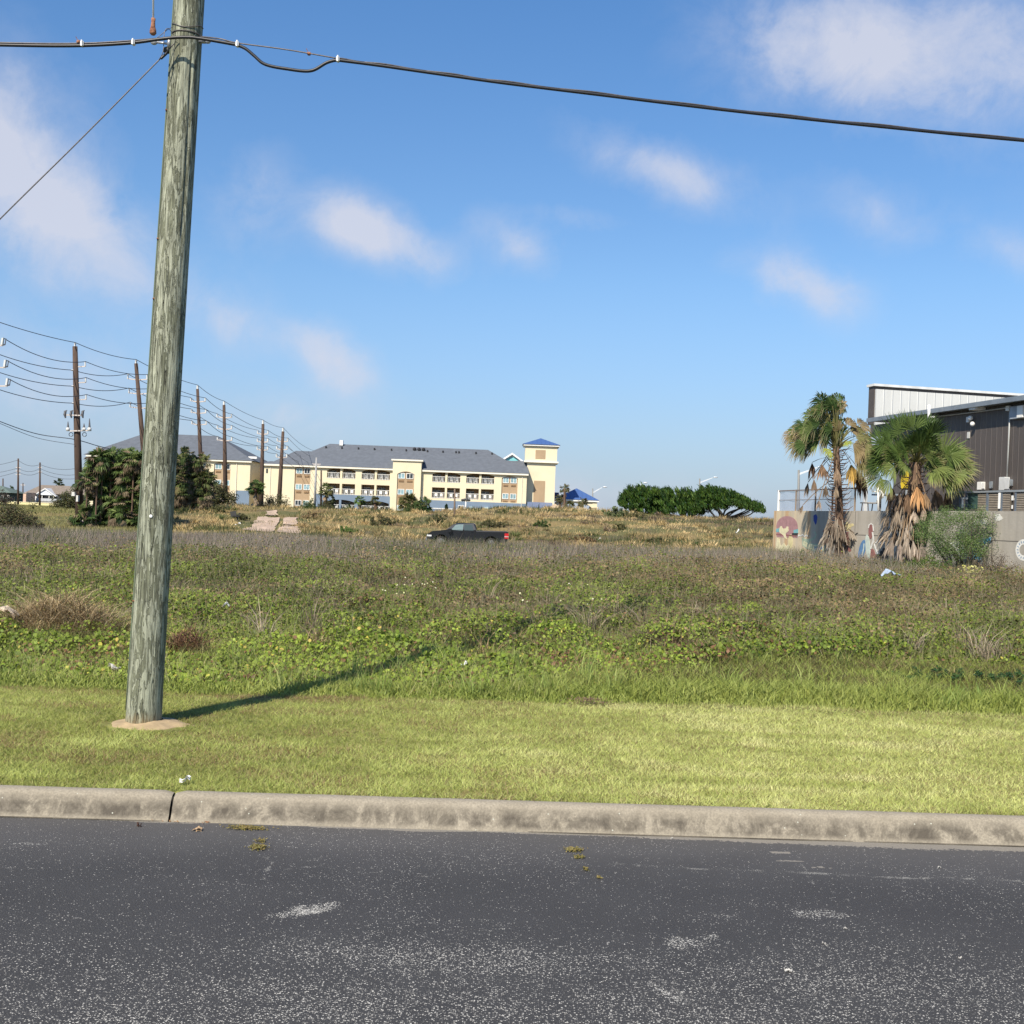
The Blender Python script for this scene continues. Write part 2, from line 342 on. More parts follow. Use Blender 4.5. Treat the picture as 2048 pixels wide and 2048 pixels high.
crk = np.maximum(crk, crack([(515, 1650), (520, 1700), (545, 1725), (525, 1755)], .012, .55, 5))
crk = np.maximum(crk, crack([(880, 1705), (950, 1720), (1000, 1715)], .012, .5, 6))
crk = np.maximum(crk, crack([(1150, 1670), (1165, 1720), (1200, 1760), (1235, 1830), (1250, 1870)], .012, .45, 7))
crk = np.maximum(crk, crack([(1224, 1728), (1420, 1738), (1560, 1742), (1720, 1752), (2048, 1762)], .02, .6, 8))
crk = np.maximum(crk, crack([(1600, 1715), (1615, 1750), (1640, 1775), (1700, 1802)], .010, .55, 9))
crk = np.maximum(crk, crack([(1350, 1771), (1500, 1774), (1620, 1772)], .006, .4, 10))
crk = np.maximum(crk, crack([(660, 1790), (705, 1800), (740, 1835), (880, 1845), (1000, 1838)], .008, .45, 11))
crk = np.maximum(crk, crack([(440, 1795), (462, 1820)], .008, .5, 12)); crk = np.maximum(crk, crack([(1318, 1960), (1345, 1975), (1368, 2000)], .012, .7, 13))
pale = sst(-.03 - .17 * sst(-1, 2.4, rx), .0, s + .10 * (fbm(rx * 2.2, ry * 8, 51) - .5)) * sst(.30, .55, fbm(rx * 1.1, ry * 3, 52) + .24 * sst(-1, 1.3, rx))
pale = np.maximum(pale, blob(1560, 1705, .07, .025, .8)); pale = np.maximum(pale, blob(1580, 1722, .09, .02, .8)); pale = np.maximum(pale, blob(1645, 1735, .08, .02, .6))
dust = .75 * sst(-.95, -.05, s + .25 * (fbm(rx * 1.2, ry * 3, 53) - .5))
rm, nt, b = new_mat('asphalt'); v = coords(nt)
vo = nt.nodes.new('ShaderNodeTexVoronoi'); vo.inputs['Scale'].default_value = 150; nt.links.new(v, vo.inputs['Vector'])
sx = nt.nodes.new('ShaderNodeSeparateColor'); nt.links.new(vo.outputs['Color'], sx.inputs[0])
def attr(nt, nm):
    a = nt.nodes.new('ShaderNodeAttribute'); a.attribute_name = nm; return a.outputs['Fac']
cell = mth(nt, 'LESS_THAN', vo.outputs['Distance'], mth(nt, 'ADD', mth(nt, 'MULTIPLY', sx.outputs[1], .28), mth(nt, 'ADD', mth(nt, 'MULTIPLY', attr(nt, 'speck'), .3), .12)))
on = mth(nt, 'MULTIPLY', mth(nt, 'LESS_THAN', sx.outputs[0], attr(nt, 'speck')), cell)
n1 = noise(nt, v, 2.2, 6); n3 = noise(nt, v, 170, 3)
base = mixc(nt, n1, (.034, .033, .034), (.057, .056, .056)); base = mixc(nt, 1, base, ramp(nt, n3, [(.3, .6), (.7, 1.45)]), 'MULTIPLY')
base = mixc(nt, mth(nt, 'MULTIPLY', attr(nt, 'dust'), .55), base, (.135, .13, .128))
stone = mixc(nt, sx.outputs[2], (.15, .145, .135), (.56, .54, .49))
c = mixc(nt, on, base, stone)
c = mixc(nt, mth(nt, 'MULTIPLY', mth(nt, 'GREATER_THAN', mth(nt, 'ADD', attr(nt, 'crack'), mth(nt, 'MULTIPLY', mth(nt, 'SUBTRACT', n3, .5), 2.2)), .62), .7), c, (.34, .33, .30))
pl = mth(nt, 'MULTIPLY', mth(nt, 'GREATER_THAN', mth(nt, 'ADD', attr(nt, 'pale'), mth(nt, 'MULTIPLY', mth(nt, 'SUBTRACT', noise(nt, v, 45, 5), .5), 1.2)), .55), .75)
c = mixc(nt, pl, c, mixc(nt, n3, (.20, .18, .15), (.36, .33, .28)))
nt.links.new(c, b.inputs['Base Color']); b.inputs['Roughness'].default_value = .82; b.inputs['Specular IOR Level'].default_value = .35
bump(nt, b, mth(nt, 'ADD', n3, mth(nt, 'MULTIPLY', vo.outputs['Distance'], -.9)), .55, .006)
o = np_mesh('road', np.c_[rx, ry, crown], Fc, rm, None, True, None, {'speck': spk, 'crack': crk, 'pale': pale, 'dust': dust}); tag(o, kind='structure')
# ================================================================== kerb
prof = [(.16, -.05), (.16, .118), (.155, .132), (.135, .139), (.105, .140), (.08, .136), (.062, .125), (.05, .108), (.036, .07), (.022, .03), (.012, .012), (.0, -.01), (-.0, -.05)]
def kerb_piece(x0, x1):
    xs = np.linspace(x0, x1, max(3, int((x1 - x0) / .05))); V = []; k = len(prof); st = []
    for i, x in enumerate(xs):
        e = min(x - x0, x1 - x); r_ = .012 * max(0, 1 - e / .03) ** 2
        for j, (d, z) in enumerate(prof):
            wob = .0035 * (float(vn(x * 3, j * .5, 61)) - .5) + .002 * (float(vn(x * 20, j, 62)) - .5)
            V.append((x, float(ky(x)) + d + wob + (r_ if d < .1 else 0), z - (r_ if z > .1 else 0) + wob * .5 - .004))
            st.append(float(sst(.128, .085, z)) * float(sst(.0, .03, z)) if d < .09 else 0)
    V = np.array(V); idx = np.arange(len(V)).reshape(-1, k); Fc = np.stack([idx[:-1, :-1], idx[1:, :-1], idx[1:, 1:], idx[:-1, 1:]], -1).reshape(-1, 4)
    return V, Fc, np.array(st, float)
km, nt, b = new_mat('kerb_concrete'); v = coords(nt); n = noise(nt, v, 1.0, 6); fi = noise(nt, v, 90, 4)
stn = noise(nt, coords(nt, (4.5, 2, 3.5)), 1.9, 8, .4, .72)
base = mixc(nt, noise(nt, v, 6, 5), (.22, .19, .14), (.34, .30, .235)); base = mixc(nt, 1, base, ramp(nt, fi, [(.3, .78), (.7, 1.2)]), 'MULTIPLY')
sf = mth(nt, 'MULTIPLY', attr(nt, 'stain'), ramp(nt, stn, [(.40, .0), (.50, .6), (.62, 1)]))
c = mixc(nt, sf, base, (.085, .072, .055))
vo = nt.nodes.new('ShaderNodeTexVoronoi'); vo.inputs['Scale'].default_value = 55; nt.links.new(v, vo.inputs['Vector'])
sp_ = nt.nodes.new('ShaderNodeSeparateColor'); nt.links.new(vo.outputs['Color'], sp_.inputs[0])
c = mixc(nt, mth(nt, 'MULTIPLY', mth(nt, 'LESS_THAN', sp_.outputs[0], .02), mth(nt, 'LESS_THAN', vo.outputs['Distance'], .22)), c, (.42, .42, .35))
nt.links.new(c, b.inputs['Base Color']); b.inputs['Roughness'].default_value = .9; bump(nt, b, mth(nt, 'ADD', fi, mth(nt, 'MULTIPLY', n, .5)), .5, .006)
jx = g3(340, 1640)[0]; parts = []; k = 0; VV = []; FF = []; SS = []
for x0, x1 in ((-70, -9), (-8.99, jx - 3.05), (jx - 3.04, jx - .006), (jx + .006, jx + 9.2), (jx + 9.21, 70)):
    V, Fc, st = kerb_piece(x0, x1); VV.append(V); FF.append(Fc + k); SS.append(st); k += len(V)
o = np_mesh('kerb', np.concatenate(VV), np.concatenate(FF), km, None, True, None, {'stain': np.concatenate(SS)}); tag(o, kind='structure')
mb = MB(); mb.box(-69.9, 69.9, .075, .15, -.05, .11)   # dark core seen only through the joint
for i, q in enumerate(mb.v): mb.v[i] = (q[0], q[1] + float(ky(q[0])), q[2])
tag(mb.build('kerb_core', simple('joint_dirt', (.03, .026, .02), .95)), kind='structure')

gv, gf = [], []
for xa, xb in ((-3.6, -1.75), (.15, 1.9), (1.95, 4.6)):
    xs = np.arange(xa, xb, .03)
    for i, x in enumerate(xs):
        w = .004 + .013 * float(fbm(x * 2.2, x * 0, 65)) * min(1, (x - xa) * 3, (xb - x) * 3); yk = float(ky(x)); gv += [(x, yk - w, .0045), (x, yk + .002, .0045)]
        if i: k = len(gv) - 4; gf.append((k, k + 1, k + 3, k + 2))
mb = MB(); mb.add(gv, gf); tag(mb.build('kerb_gap', bpy.data.materials['joint_dirt']), kind='structure')
# ================================================================== grass, vines, weeds (uncountable: stuff)
def stuff(name, parts, mat=None):
    V, Fc, C = join(parts); o = np_mesh(name, V, Fc, mat or VEG, C); tag(o, kind='stuff'); return o
PB = P(287, 1443, 8.13)                                        # foot of the near pole
edge = lambda x: 3.25 + .22 * (fbm(x * .9, x * 0, 71) - .5) + .25 * sst(.3, 1.1, x) + .10 * (vn(x * 5, x * 0, 72) - .5)   # where the mowing stops
def jit(c, a): return np.clip(c * (1 + (rng.random((len(c), 1)) - .5) * a) + (rng.random(c.shape) - .5) * .02, .004, 1)
# ---- mown lawn
n = 520000; y = 6.3 + rng.random(n) ** 1.15 * 4.3; x = (rng.random(n) * 2 - 1) * (.5 * y + 1.0); q = rng.random(n) < .17; x = np.where(q, np.sign(x) * (.5 * y + 1 + rng.random(n) ** 1.2 * 7), x); s = y - ky(x)
k = (s > .155) & (s < edge(x) + .05) & (np.hypot((x - PB.x - .03) / .30, (y - PB.y + .05) / .18) > .6 + .75 * fbm(x * 7, y * 7, 70)); x, y, s = x[k], y[k], s[k]; n = len(x)
rgt = sst(-2.5, 2.0, x); n1 = fbm(x * 1.1, y * 2.0, 73); n2_ = fbm(x * 4.5, y * 7, 74); row = fbm(x * .55, y * 5.5, 75)
t = -.02 + .02 * (1 - rgt) + .62 * n1 + .62 * (n2_ - .5) + .72 * rgt * (row + .02) + .18 * (rng.random(n) - .5)
col = pick([(.16, .20, .05), (.31, .34, .09), (.45, .50, .15), (.60, .63, .23), (.74, .73, .35)], t)
br = sst(.46, .70, fbm(x * 2.3, y * 3.1, 76)) * (1 - .75 * rgt) + .8 * sst(.22, .0, np.abs(s - edge(x) + .1)) * (1 - rgt * .6)
br = (rng.random(n) < .45 * br); col[br] = pick([(.20, .13, .06), (.36, .26, .14)], rng.random(br.sum()))
straw = rng.random(n) < .10 + .14 * rgt; col[straw] = pick([(.27, .23, .10), (.42, .37, .18)], rng.random(straw.sum()))
base = np.c_[x, y, H(x, y) - .004]; h = rng.uniform(.014, .036, n) * (.55 + 1.0 * n2_); a = rng.random(n) * 6.283; ln = rng.uniform(.2, 2.0, n)
A = blades(base, h, rng.uniform(.0035, .007, n), np.c_[np.cos(a), np.sin(a)] * ln[:, None], rng.random(n) * 3.14, jit(col, .3))
stuff('mown_grass', [A])
# ---- unmown green band behind the mowing edge
n = 240000; x, y = scat(n, 9.3, 13.6, 1.0, .5, 1.0); s = y - ky(x)
width = .45 + 2.2 * sst(-.5, 2.2, x) + .5 * (fbm(x * .8, y * .8, 81) - .5)
k = (s > edge(x)) & (s < edge(x) + width + .4 * (rng.random(n) - .5)); x, y, s = x[k], y[k], s[k]; n = len(x)
d = s - edge(x); n1 = fbm(x * 1.2, y * 1.2, 82)
t = .15 + .6 * n1 + .3 * (rng.random(n) - .5)
col = pick([(.15, .19, .04), (.25, .30, .065), (.36, .40, .11), (.48, .50, .18)], t)
ol = sst(.5, 1.0, d) * sst(.6, 1.6, x) * sst(.42, .58, fbm(x * .8, y * 1.4, 83) + .12); br = rng.random(n) < ol * .55
col[br] = pick([(.12, .115, .04), (.20, .165, .075)], rng.random(br.sum()))
h = (.04 + (.045 + .06 * sst(-1, 2, x)) * sst(0, .35, d) * (.5 + n1)) * rng.uniform(.6, 1.3, n); a = rng.random(n) * 6.283; ln = rng.uniform(.1, 1.2, n)
A = blades(np.c_[x, y, H(x, y) - .01], h, rng.uniform(.005, .010, n), np.c_[np.cos(a), np.sin(a)] * ln[:, None], rng.random(n) * 3.14, jit(col, .3), True)
stuff('tall_grass', [A])
# ---- round-leaved vines on the bank
def veg_h(x, y, s):
    return (.07 * sst(3.3, 4.3, s) + .22 * sst(4.0, 6.0, s) * sst(.3, .75, fbm(x * 1.7, y * 1.7, 91, 3)) + .22 * sst(9, 16, s) * sst(.38, .68, fbm(x * .45, y * .45, 95, 3)) + .08 * sst(10, 25, s))
def veg_h_old(x, y, s):                                             # height of the plant cover
    return .10 * sst(3.3, 4.3, s) + .14 * sst(4.2, 6.5, s) * fbm(x * .9, y * .9, 91) * 1.6 + .12 * sst(10, 25, s)
n = 265000; x, y = scat(n, 9.4, 22, 1.3, .5, 1.2); s = y - ky(x)
lo = 3.35 + 2.3 * sst(.2, 3.0, x); hi = 7.3 - 1.2 * sst(0, 4, x) + 2 * (fbm(x * .5, y * .5, 92) - .5)
pr = sst(0, .5, s - lo) * (1 - .94 * sst(-1.0, 4.5, s - hi)); k = rng.random(n) < pr; x, y, s = x[k], y[k], s[k]; n = len(x)
n1 = fbm(x * 1.5, y * 1.5, 93); r = rng.random(n); t = .10 + .55 * n1 + .35 * (r - .5)
col = pick([(.06, .09, .014), (.13, .18, .026), (.22, .29, .04), (.33, .41, .07), (.52, .58, .17)], t)
yl = rng.random(n) < .035; col[yl] = pick([(.42, .40, .07), (.40, .28, .08)], rng.random(yl.sum())); br = rng.random(n) < .05 + .3 * sst(.55, .7, fbm(x * 1.1, y * 1.1, 94)); col[br] = pick([(.10, .055, .03), (.22, .12, .06)], rng.random(br.sum()))
col = col * (.78 + .8 * fbm(x * 1.0, y * 1.3, 96))[:, None]; vh = veg_h(x, y, s); z = H(x, y) + vh * (.35 + .65 * np.sqrt(rng.random(n)))
nr = np.c_[rng.normal(0, .75, n), rng.normal(-.35, .75, n), np.ones(n) * .8]
A = leaves(np.c_[x, y, z], rng.uniform(.016, .046, n) * (1 - .25 * sst(.5, .6, n1)), nr, rng.random(n) * 6.28, jit(col, .35), 6, 1.05)
m = 60000; i = rng.integers(0, n, m); a = rng.random(m) * 6.28
B = blades(np.c_[x[i], y[i], z[i] - vh[i] * .8], vh[i] * .6 + .08 + .12 * rng.random(m) ** 3, rng.uniform(.004, .007, m), np.c_[np.cos(a), np.sin(a)] * rng.uniform(.2, 1, m)[:, None], rng.random(m) * 3.1, jit(pick([(.16, .13, .06), (.24, .30, .08), (.40, .42, .14), (.44, .36, .19)], rng.random(m)), .3))
stuff('vine_ground_cover', [A, B])
# ---- small-leaved mixed weeds
n = 375000; x, y = scat(n, 11.5, 40, 1.5, .5, 1.3); s = y - ky(x)
top = 21 + 5 * (fbm(x * .25, y * .25, 101) - .5) - 3 * sst(3, 10, x) * 0; k = (s > 5.6) & (rng.random(n) < (1 - .9 * sst(top - 3, top + 4, s)) * sst(5.2, 8, s)); x, y, s = x[k], y[k], s[k]; n = len(x)
n1 = fbm(x * .8, y * .8, 102); n2_ = fbm(x * 2.5, y * 2.5, 103); r = rng.random(n)
t = .12 + .55 * n2_ + .35 * (r - .5) + .2 * (n1 - .5)
green = pick([(.06, .08, .016), (.12, .155, .026), (.20, .245, .045), (.33, .37, .09)], t)
brown = pick([(.10, .07, .035), (.18, .13, .065), (.27, .20, .11), (.38, .31, .19)], t)
pb = np.clip(.12 + .9 * sst(.42, .66, fbm(x * .55, y * .8, 104) - .05 + .17 * sst(0, 5, x)) * sst(6, 11, s) + .5 * sst(17, 25, s) * (.4 + sst(.4, .6, n1)), 0, .86)
col = np.where((rng.random(n) < pb)[:, None], brown, green) * (.48 + .98 * sst(.25, .75, fbm(x * .7, y * 1.0, 97)) * (.7 + .5 * fbm(x * 2.6, y * 3.2, 98)))[:, None]; vh = veg_h(x, y, s) + .05
z = H(x, y) + vh * (.3 + .75 * np.sqrt(rng.random(n)))
A = leaves(np.c_[x, y, z], rng.uniform(.022, .05, n) * (.75 + y / 40), np.c_[rng.normal(0, .6, n), rng.normal(-.4, .6, n), np.ones(n) * .8], rng.random(n) * 6.28, jit(col, .4), 4, .7)
m = 70000; i = rng.integers(0, n, m); a = rng.random(m) * 6.28
B = blades(np.c_[x[i] + rng.normal(0, .1, m), y[i], z[i] - vh[i] * .8], vh[i] * rng.uniform(.7, 1.25, m) + .10, rng.uniform(.005, .009, m) * (.6 + y[i] / 26), np.c_[np.cos(a), np.sin(a)] * rng.uniform(.05, .7, m)[:, None], rng.random(m) * 3.1,
           jit(pick([(.13, .105, .065), (.15, .17, .06), (.28, .23, .14), (.40, .34, .22)], rng.random(m)), .3))
stuff('weed_ground_cover', [A, B])
# ---- grey-brown dry scrub up to the crest of the lot
n = 340000; x, y = scat(n, 15, 66, 1.2, .5, 1.5); s = y - ky(x); n1 = fbm(x * .35, y * .5, 111); st = 17.5 + 8 * (fbm(x * .2, y * .25, 112) - .5) + 3 * sst(1, -3, x) - 4 * sst(4, 10, x)
k = rng.random(n) < sst(st - 3, st + 8, s) * (1 - .6 * sst(55, 64, y)); x, y, s, n1 = x[k], y[k], s[k], n1[k]; n = len(x)
t = .1 + .5 * n1 + .5 * (rng.random(n)) * .8
col = pick([(.09, .072, .06), (.15, .122, .10), (.22, .182, .15), (.31, .262, .21), (.40, .345, .26)], t)
gr = rng.random(n) < .10 + .75 * sst(.56, .68, fbm(x * .4, y * .55, 113)) ; col[gr] = pick([(.05, .07, .022), (.09, .12, .035)], rng.random(gr.sum()))
a = rng.random(n) * 6.28; h = (.14 + .36 * sst(16, 32, s)) * rng.uniform(.45, 1.15, n) * (.6 + .8 * n1)
zoff = rng.random(n) * .14
A = blades(np.c_[x, y, H(x, y) - .02 + zoff], h, rng.uniform(.006, .012, n) * (.6 + y / 28), np.c_[np.cos(a), np.sin(a)] * rng.uniform(.05, .75, n)[:, None], rng.random(n) * 3.1, jit(col, .35))
stuff('dry_scrub', [A], DRY)
# ---- dune grass and low scrub between the lot and the hotel
n = 300000; x, y = scat(n, 62, 235, 1.1, .5, 3); a_ = az(x, y); n1 = fbm(x * .13, y * .13, 121); n2_ = fbm(x * .5, y * .5, 122)
slab = (a_ > 478) & (a_ < 598) & (y > 89) & (y < 122) & (fbm(x * .5, y * .5, 123) > .47); k = ~slab; x, y, a_, n1, n2_ = x[k], y[k], a_[k], n1[k], n2_[k]; n = len(x)
t = np.clip(.45 + 2.4 * (n1 - .5) + .8 * (n2_ - .5) + .25 * (rng.random(n) - .5), 0, 1)
col = pick([(.10, .12, .035), (.19, .17, .06), (.56, .42, .19), (.64, .49, .24), (.42, .32, .17), (.17, .13, .095), (.13, .10, .078)], t)
left = a_ < 330; col[left] = pick([(.12, .14, .04), (.22, .22, .075), (.30, .27, .11), (.24, .24, .09)], np.clip(n1[left] * 1.4 - .2, 0, 1))
sg = sst(.60, .68, fbm(x * .22, y * .3, 125)) * (~left); q = rng.random(n) < sg; col[q] = pick([(.05, .07, .022), (.085, .10, .035)], rng.random(q.sum()))
aa = rng.random(n) * 6.28; h = rng.uniform(.08, .30, n) * (.5 + 1.1 * n2_) * (1 + 1.2 * sg); h = h * np.where(y > 150, .8, 1)
A = blades(np.c_[x, y, H(x, y) - .03], h, rng.uniform(.03, .075, n) * (y / 100), np.c_[np.cos(aa), np.sin(aa)] * rng.uniform(.1, .8, n)[:, None], rng.random(n) * 3.1, jit(col, .3))
stuff('dune_grass', [A])
# ---- tufts that stand out of the cover: pale twiggy ones and long green blades
def tufts(n, y0, y1, per, hgt, wid, cols, name, mat, spread, keep):
    x, y = scat(n, y0, y1, 1.4, .5, 1.2); k = keep(x, y); x, y = x[k], y[k]; m = len(x); i = np.repeat(np.arange(m), per); k = len(i); r = rng.random(m)
    bx_ = x[i] + rng.normal(0, .05, k); by_ = y[i] + rng.normal(0, .05, k); a = rng.random(k) * 6.283; sz_ = rng.uniform(.6, 1.4, m)[i]
    h = hgt * sz_ * rng.uniform(.4, 1.1, k); V = blades(np.c_[bx_, by_, H(bx_, by_) + .02], h, wid * (.6 + by_ / 24) * rng.uniform(.7, 1.3, k), np.c_[np.cos(a), np.sin(a)] * (spread * rng.random(k) ** .7)[:, None], rng.random(k) * 3.1, jit(pick(cols, np.clip(r[i] * .6 + rng.random(k) * .4, 0, 1)), .3), True)
    stuff(name, [V], mat)
sof = lambda x, y: y - ky(x)
tufts(520, 12, 34, 42, .36, .006, [(.13, .10, .07), (.26, .21, .15), (.42, .35, .25)], 'twiggy_tufts', DRY, 1.3, lambda x, y: (sof(x, y) > 6) & (fbm(x * .4, y * .4, 131) > .46 - .05 * (x > 2)))
tufts(420, 9.6, 18, 26, .24, .006, [(.14, .20, .05), (.26, .34, .08), (.42, .46, .15)], 'long_grass_tufts', VEG, .9, lambda x, y: (sof(x, y) > 3.5) & (fbm(x * .7, y * .7, 132) > .5))
tufts(260, 10, 26, 40, .20, .007, [(.17, .11, .06), (.30, .21, .12)], 'brown_dead_tufts', DRY, 2.4, lambda x, y: (sof(x, y) > 5) & (fbm(x * .5, y * .5, 133) > .52))
tufts(500, 14, 44, 30, .30, .007, [(.10, .14, .03), (.18, .24, .05), (.28, .34, .09)], 'green_weed_tufts', VEG, .8, lambda x, y: (sof(x, y) > 7) & (fbm(x * .3, y * .3, 134) > .5))
# ---- rounded tussocks that make the dunes lumpy
m = 1500; x, y = scat(m, 88, 150, 1.0, .5, 3); k = (az(x, y) > 330) & ~((az(x, y) > 480) & (az(x, y) < 602) & (y < 122)); x, y = x[k], y[k]; m = len(x); per = 70; i = np.repeat(np.arange(m), per); k = len(i); rad = rng.uniform(.3, 1.3, m)[i]; q = rng.random(k) ** .6; a = rng.random(k) * 6.283
tx, ty = x[i] + np.cos(a) * q * rad, y[i] + np.sin(a) * q * rad; kind = fbm(x * .09, y * .12, 141) * .9 + .35 * (rng.random(m) - .5)
col = pick([(.08, .11, .03), (.13, .15, .05), (.30, .23, .11), (.58, .43, .2), (.66, .50, .26), (.26, .19, .12), (.13, .10, .075)], np.clip(kind * 1.5 - .22, 0, 1)[i]) * rng.uniform(.6, 1.25, (k, 1))
hh_ = rng.uniform(.2, .65, m)[i] * (1 - .8 * q ** 2) * rng.uniform(.7, 1.2, k)
stuff('dune_tussocks', [blades(np.c_[tx, ty, H(tx, ty) - .05 + hh_ * .35], hh_ * .8, rng.uniform(.05, .11, k), np.c_[np.cos(a), np.sin(a)] * (rng.uniform(.2, 1.1, k))[:, None], rng.random(k) * 3.1, np.clip(col, 0, 1))])
# ---- tall bare stalks standing out of the vines, flowers, brown litter patch at the mowing edge
parts = []
def stalk(px, py, Y, hpx, lean):
    b = P(px, py, Y); b.z = Hs(b.x, b.y) + .05; hh = hpx / F * Y; mb = []
    m = 6; V = []
    for j in range(3):
        w = .007
    base = np.array([[b.x, b.y, b.z]]); parts.append(blades(base, np.array([hh]), np.array([.016]), np.array([[lean, 0]]), np.array([0.]), np.array([[.045, .038, .028]]), True))
    for j in range(int(hh * 12)):
        f = random.uniform(.35, .95); q = base + np.array([[lean * hh * f, 0, hh * f]]); l2 = random.choice((-1, 1)) * random.uniform(.5, 1.2)
        parts.append(blades(q, np.array([hh * random.uniform(.08, .2)]), np.array([.010]), np.array([[l2, 0]]), np.array([0.]), np.array([[.06, .05, .035]])))
for i in range(60):
    px = random.choice((random.gauss(660, 70), random.uniform(0, 230), random.gauss(690, 40), random.uniform(340, 1000)))
    stalk(px, random.uniform(1095, 1140), random.uniform(16, 20), random.uniform(18, 62), random.uniform(-.3, .3))
o = stuff('bare_stalks', parts, DRY)
fl = []
for px, py, m in ((780, 1135, 9), (845, 1140, 5), (1050, 1165, 5), (1185, 1182, 4), (1165, 1175, 3)):
    for j in range(m):
        q = P(px + random.gauss(0, 22), py + random.gauss(0, 8), 16); yy = 17 + random.uniform(-2.5, 2.5); z_ = Hs(q.x, yy) + .33 + random.uniform(-.03, .03)
        fl.append((q.x, yy, z_))
fl = np.array(fl); m = len(fl)
A = leaves(fl, rng.uniform(.018, .03, m), np.c_[rng.normal(0, .6, m), -np.ones(m), np.ones(m) * .7], rng.random(m) * 6, pick([(.62, .62, .30), (.75, .74, .55)], rng.random(m)), 6)
stuff('small_pale_flowers', [A])
def litter(px, py, w, h, n, cols, name, size=(.01, .025)):
    r = ray(px, py); zz = .17; t = (zz - CZ) / r.z; X, Y = r.x * t, r.y * t; Y = float(Y)
    x = X + rng.normal(0, w, n); y = Y + rng.normal(0, h, n); c = np.c_[x, y, H(x, y) + .02 + rng.random(n) * .05]
    return leaves(c, rng.uniform(*size, n), np.c_[rng.normal(0, .4, n), rng.normal(-.4, .4, n), np.ones(n)], rng.random(n) * 6, jit(pick(cols, rng.random(n)), .3), 4, .35)
stuff('clippings_patch', [litter(1178, 1412, .09, .035, 260, [(.14, .09, .055), (.25, .18, .11)], 'x', (.012, .035))])
stuff('orange_dead_leaves', [litter(372, 1578, .09, .02, 160, [(.30, .12, .05), (.35, .2, .09)], 'x'), litter(1960, 1300, .2, .12, 120, [(.5, .15, .06), (.45, .25, .1)], 'x', (.03, .05))])
stuff('asphalt_weeds', [litter(px, py, w, h, n, [(.17, .14, .04), (.26, .22, .07), (.14, .15, .04)], 'x', (.012, .02)) for px, py, w, h, n in ()] or [leaves(np.array([[0, -5, .01]]), np.array([.01]), np.array([[0, 0, 1.]]), np.array([0.]), np.array([[.1, .1, .05]]))]) if 0 else None
wd = []
for px, py, w, h, m, zz in ((492, 1658, .05, .016, 420, .012), (516, 1697, .022, .022, 200, .012), (522, 1684, .012, .016, 60, .01), (1148, 1702, .022, .016, 200, .012), (1158, 1716, .012, .01, 90, .01), (1172, 1740, .008, .016, 40, .01), (1198, 1758, .006, .008, 20, .01), (670, 1648, .025, .008, 110, .03), (672, 1636, .012, .004, 40, .05)):
    X, Y = g3(px, py); x = X + rng.normal(0, w, m); y = Y + rng.normal(0, h, m)
    wd.append(leaves(np.c_[x, y, .004 + rng.random(m) * zz], rng.uniform(.008, .018, m), np.c_[rng.normal(0, .5, m), rng.normal(-.3, .5, m), np.ones(m)], rng.random(m) * 6, jit(pick([(.17, .135, .04), (.27, .22, .08), (.13, .13, .04)], rng.random(m)), .3), 4, .5))
stuff('asphalt_crack_weeds', wd)
# ---- tangles of dead straw (each a thing)
def straw(name, label, px, py, Y, w, h, n, cols, blade=.008, grp='clumps of dead grass on the bank', zz=None):
    b = P(px, py, Y); b.z = Hs(b.x, b.y); parts = []
    th = rng.random(n) * 6.28; rr = np.sqrt(rng.random(n)); x = b.x + np.cos(th) * rr * w; y = b.y + np.sin(th) * rr * w * .45
    z = b.z + (1 - rr ** 2) * h * rng.random(n) ** .6 * (.5 + fbm(x * 5, y * 5, int(px))) ; a = rng.random(n) * 6.28; L = rng.uniform(.04, .26, n) * h / .4
    c = pick(cols, rng.random(n)); V, Fc, C = blades(np.c_[x, y, z], L, rng.uniform(.6, 1.3, n) * blade, np.c_[np.cos(a), np.sin(a)] * (rng.uniform(.3, 2.2, n) / (.25 + 2.5 * rng.random(n)))[:, None] * 1.6, rng.random(n) * 3.14, jit(c, .3), True)
    t = thing(name, label, 'grass clump', b, 0, grp); np_mesh('straw', V, Fc, DRY, C, False, t)
SC = [(.16, .105, .06), (.38, .28, .15), (.56, .45, .27)]
straw('dead_grass_clump', 'big tangled heap of dry straw left of the near pole', 118, 1275, 12.2, .72, .40, 4200, SC, .0065)
straw('dead_grass_clump', 'reddish dead grass clump just right of the near pole foot', 372, 1305, 11.4, .22, .26, 650, [(.14, .075, .045), (.28, .17, .10)], .008)
straw('dead_grass_clump', 'small dried stalk clump between the near pole and its shadow', 625, 1300, 11.8, .14, .24, 240, SC, .008)
straw('dead_grass_clump', 'brown dead tuft above the shadow near the middle of the bank', 1075, 1262, 13.2, .22, .12, 500, [(.09, .05, .03), (.17, .10, .06)], .008)
straw('dead_grass_clump', 'greyish twiggy dead clump right of the shadow end', 1320, 1290, 13.0, .42, .24, 1500, [(.12, .09, .06), (.22, .17, .12)], .008)
straw('dead_grass_clump', 'low pale dead tuft on the bank below the fallen cloth', 1800, 1250, 15, .6, .22, 1000, [(.12, .09, .055), (.2, .16, .1)], .009)
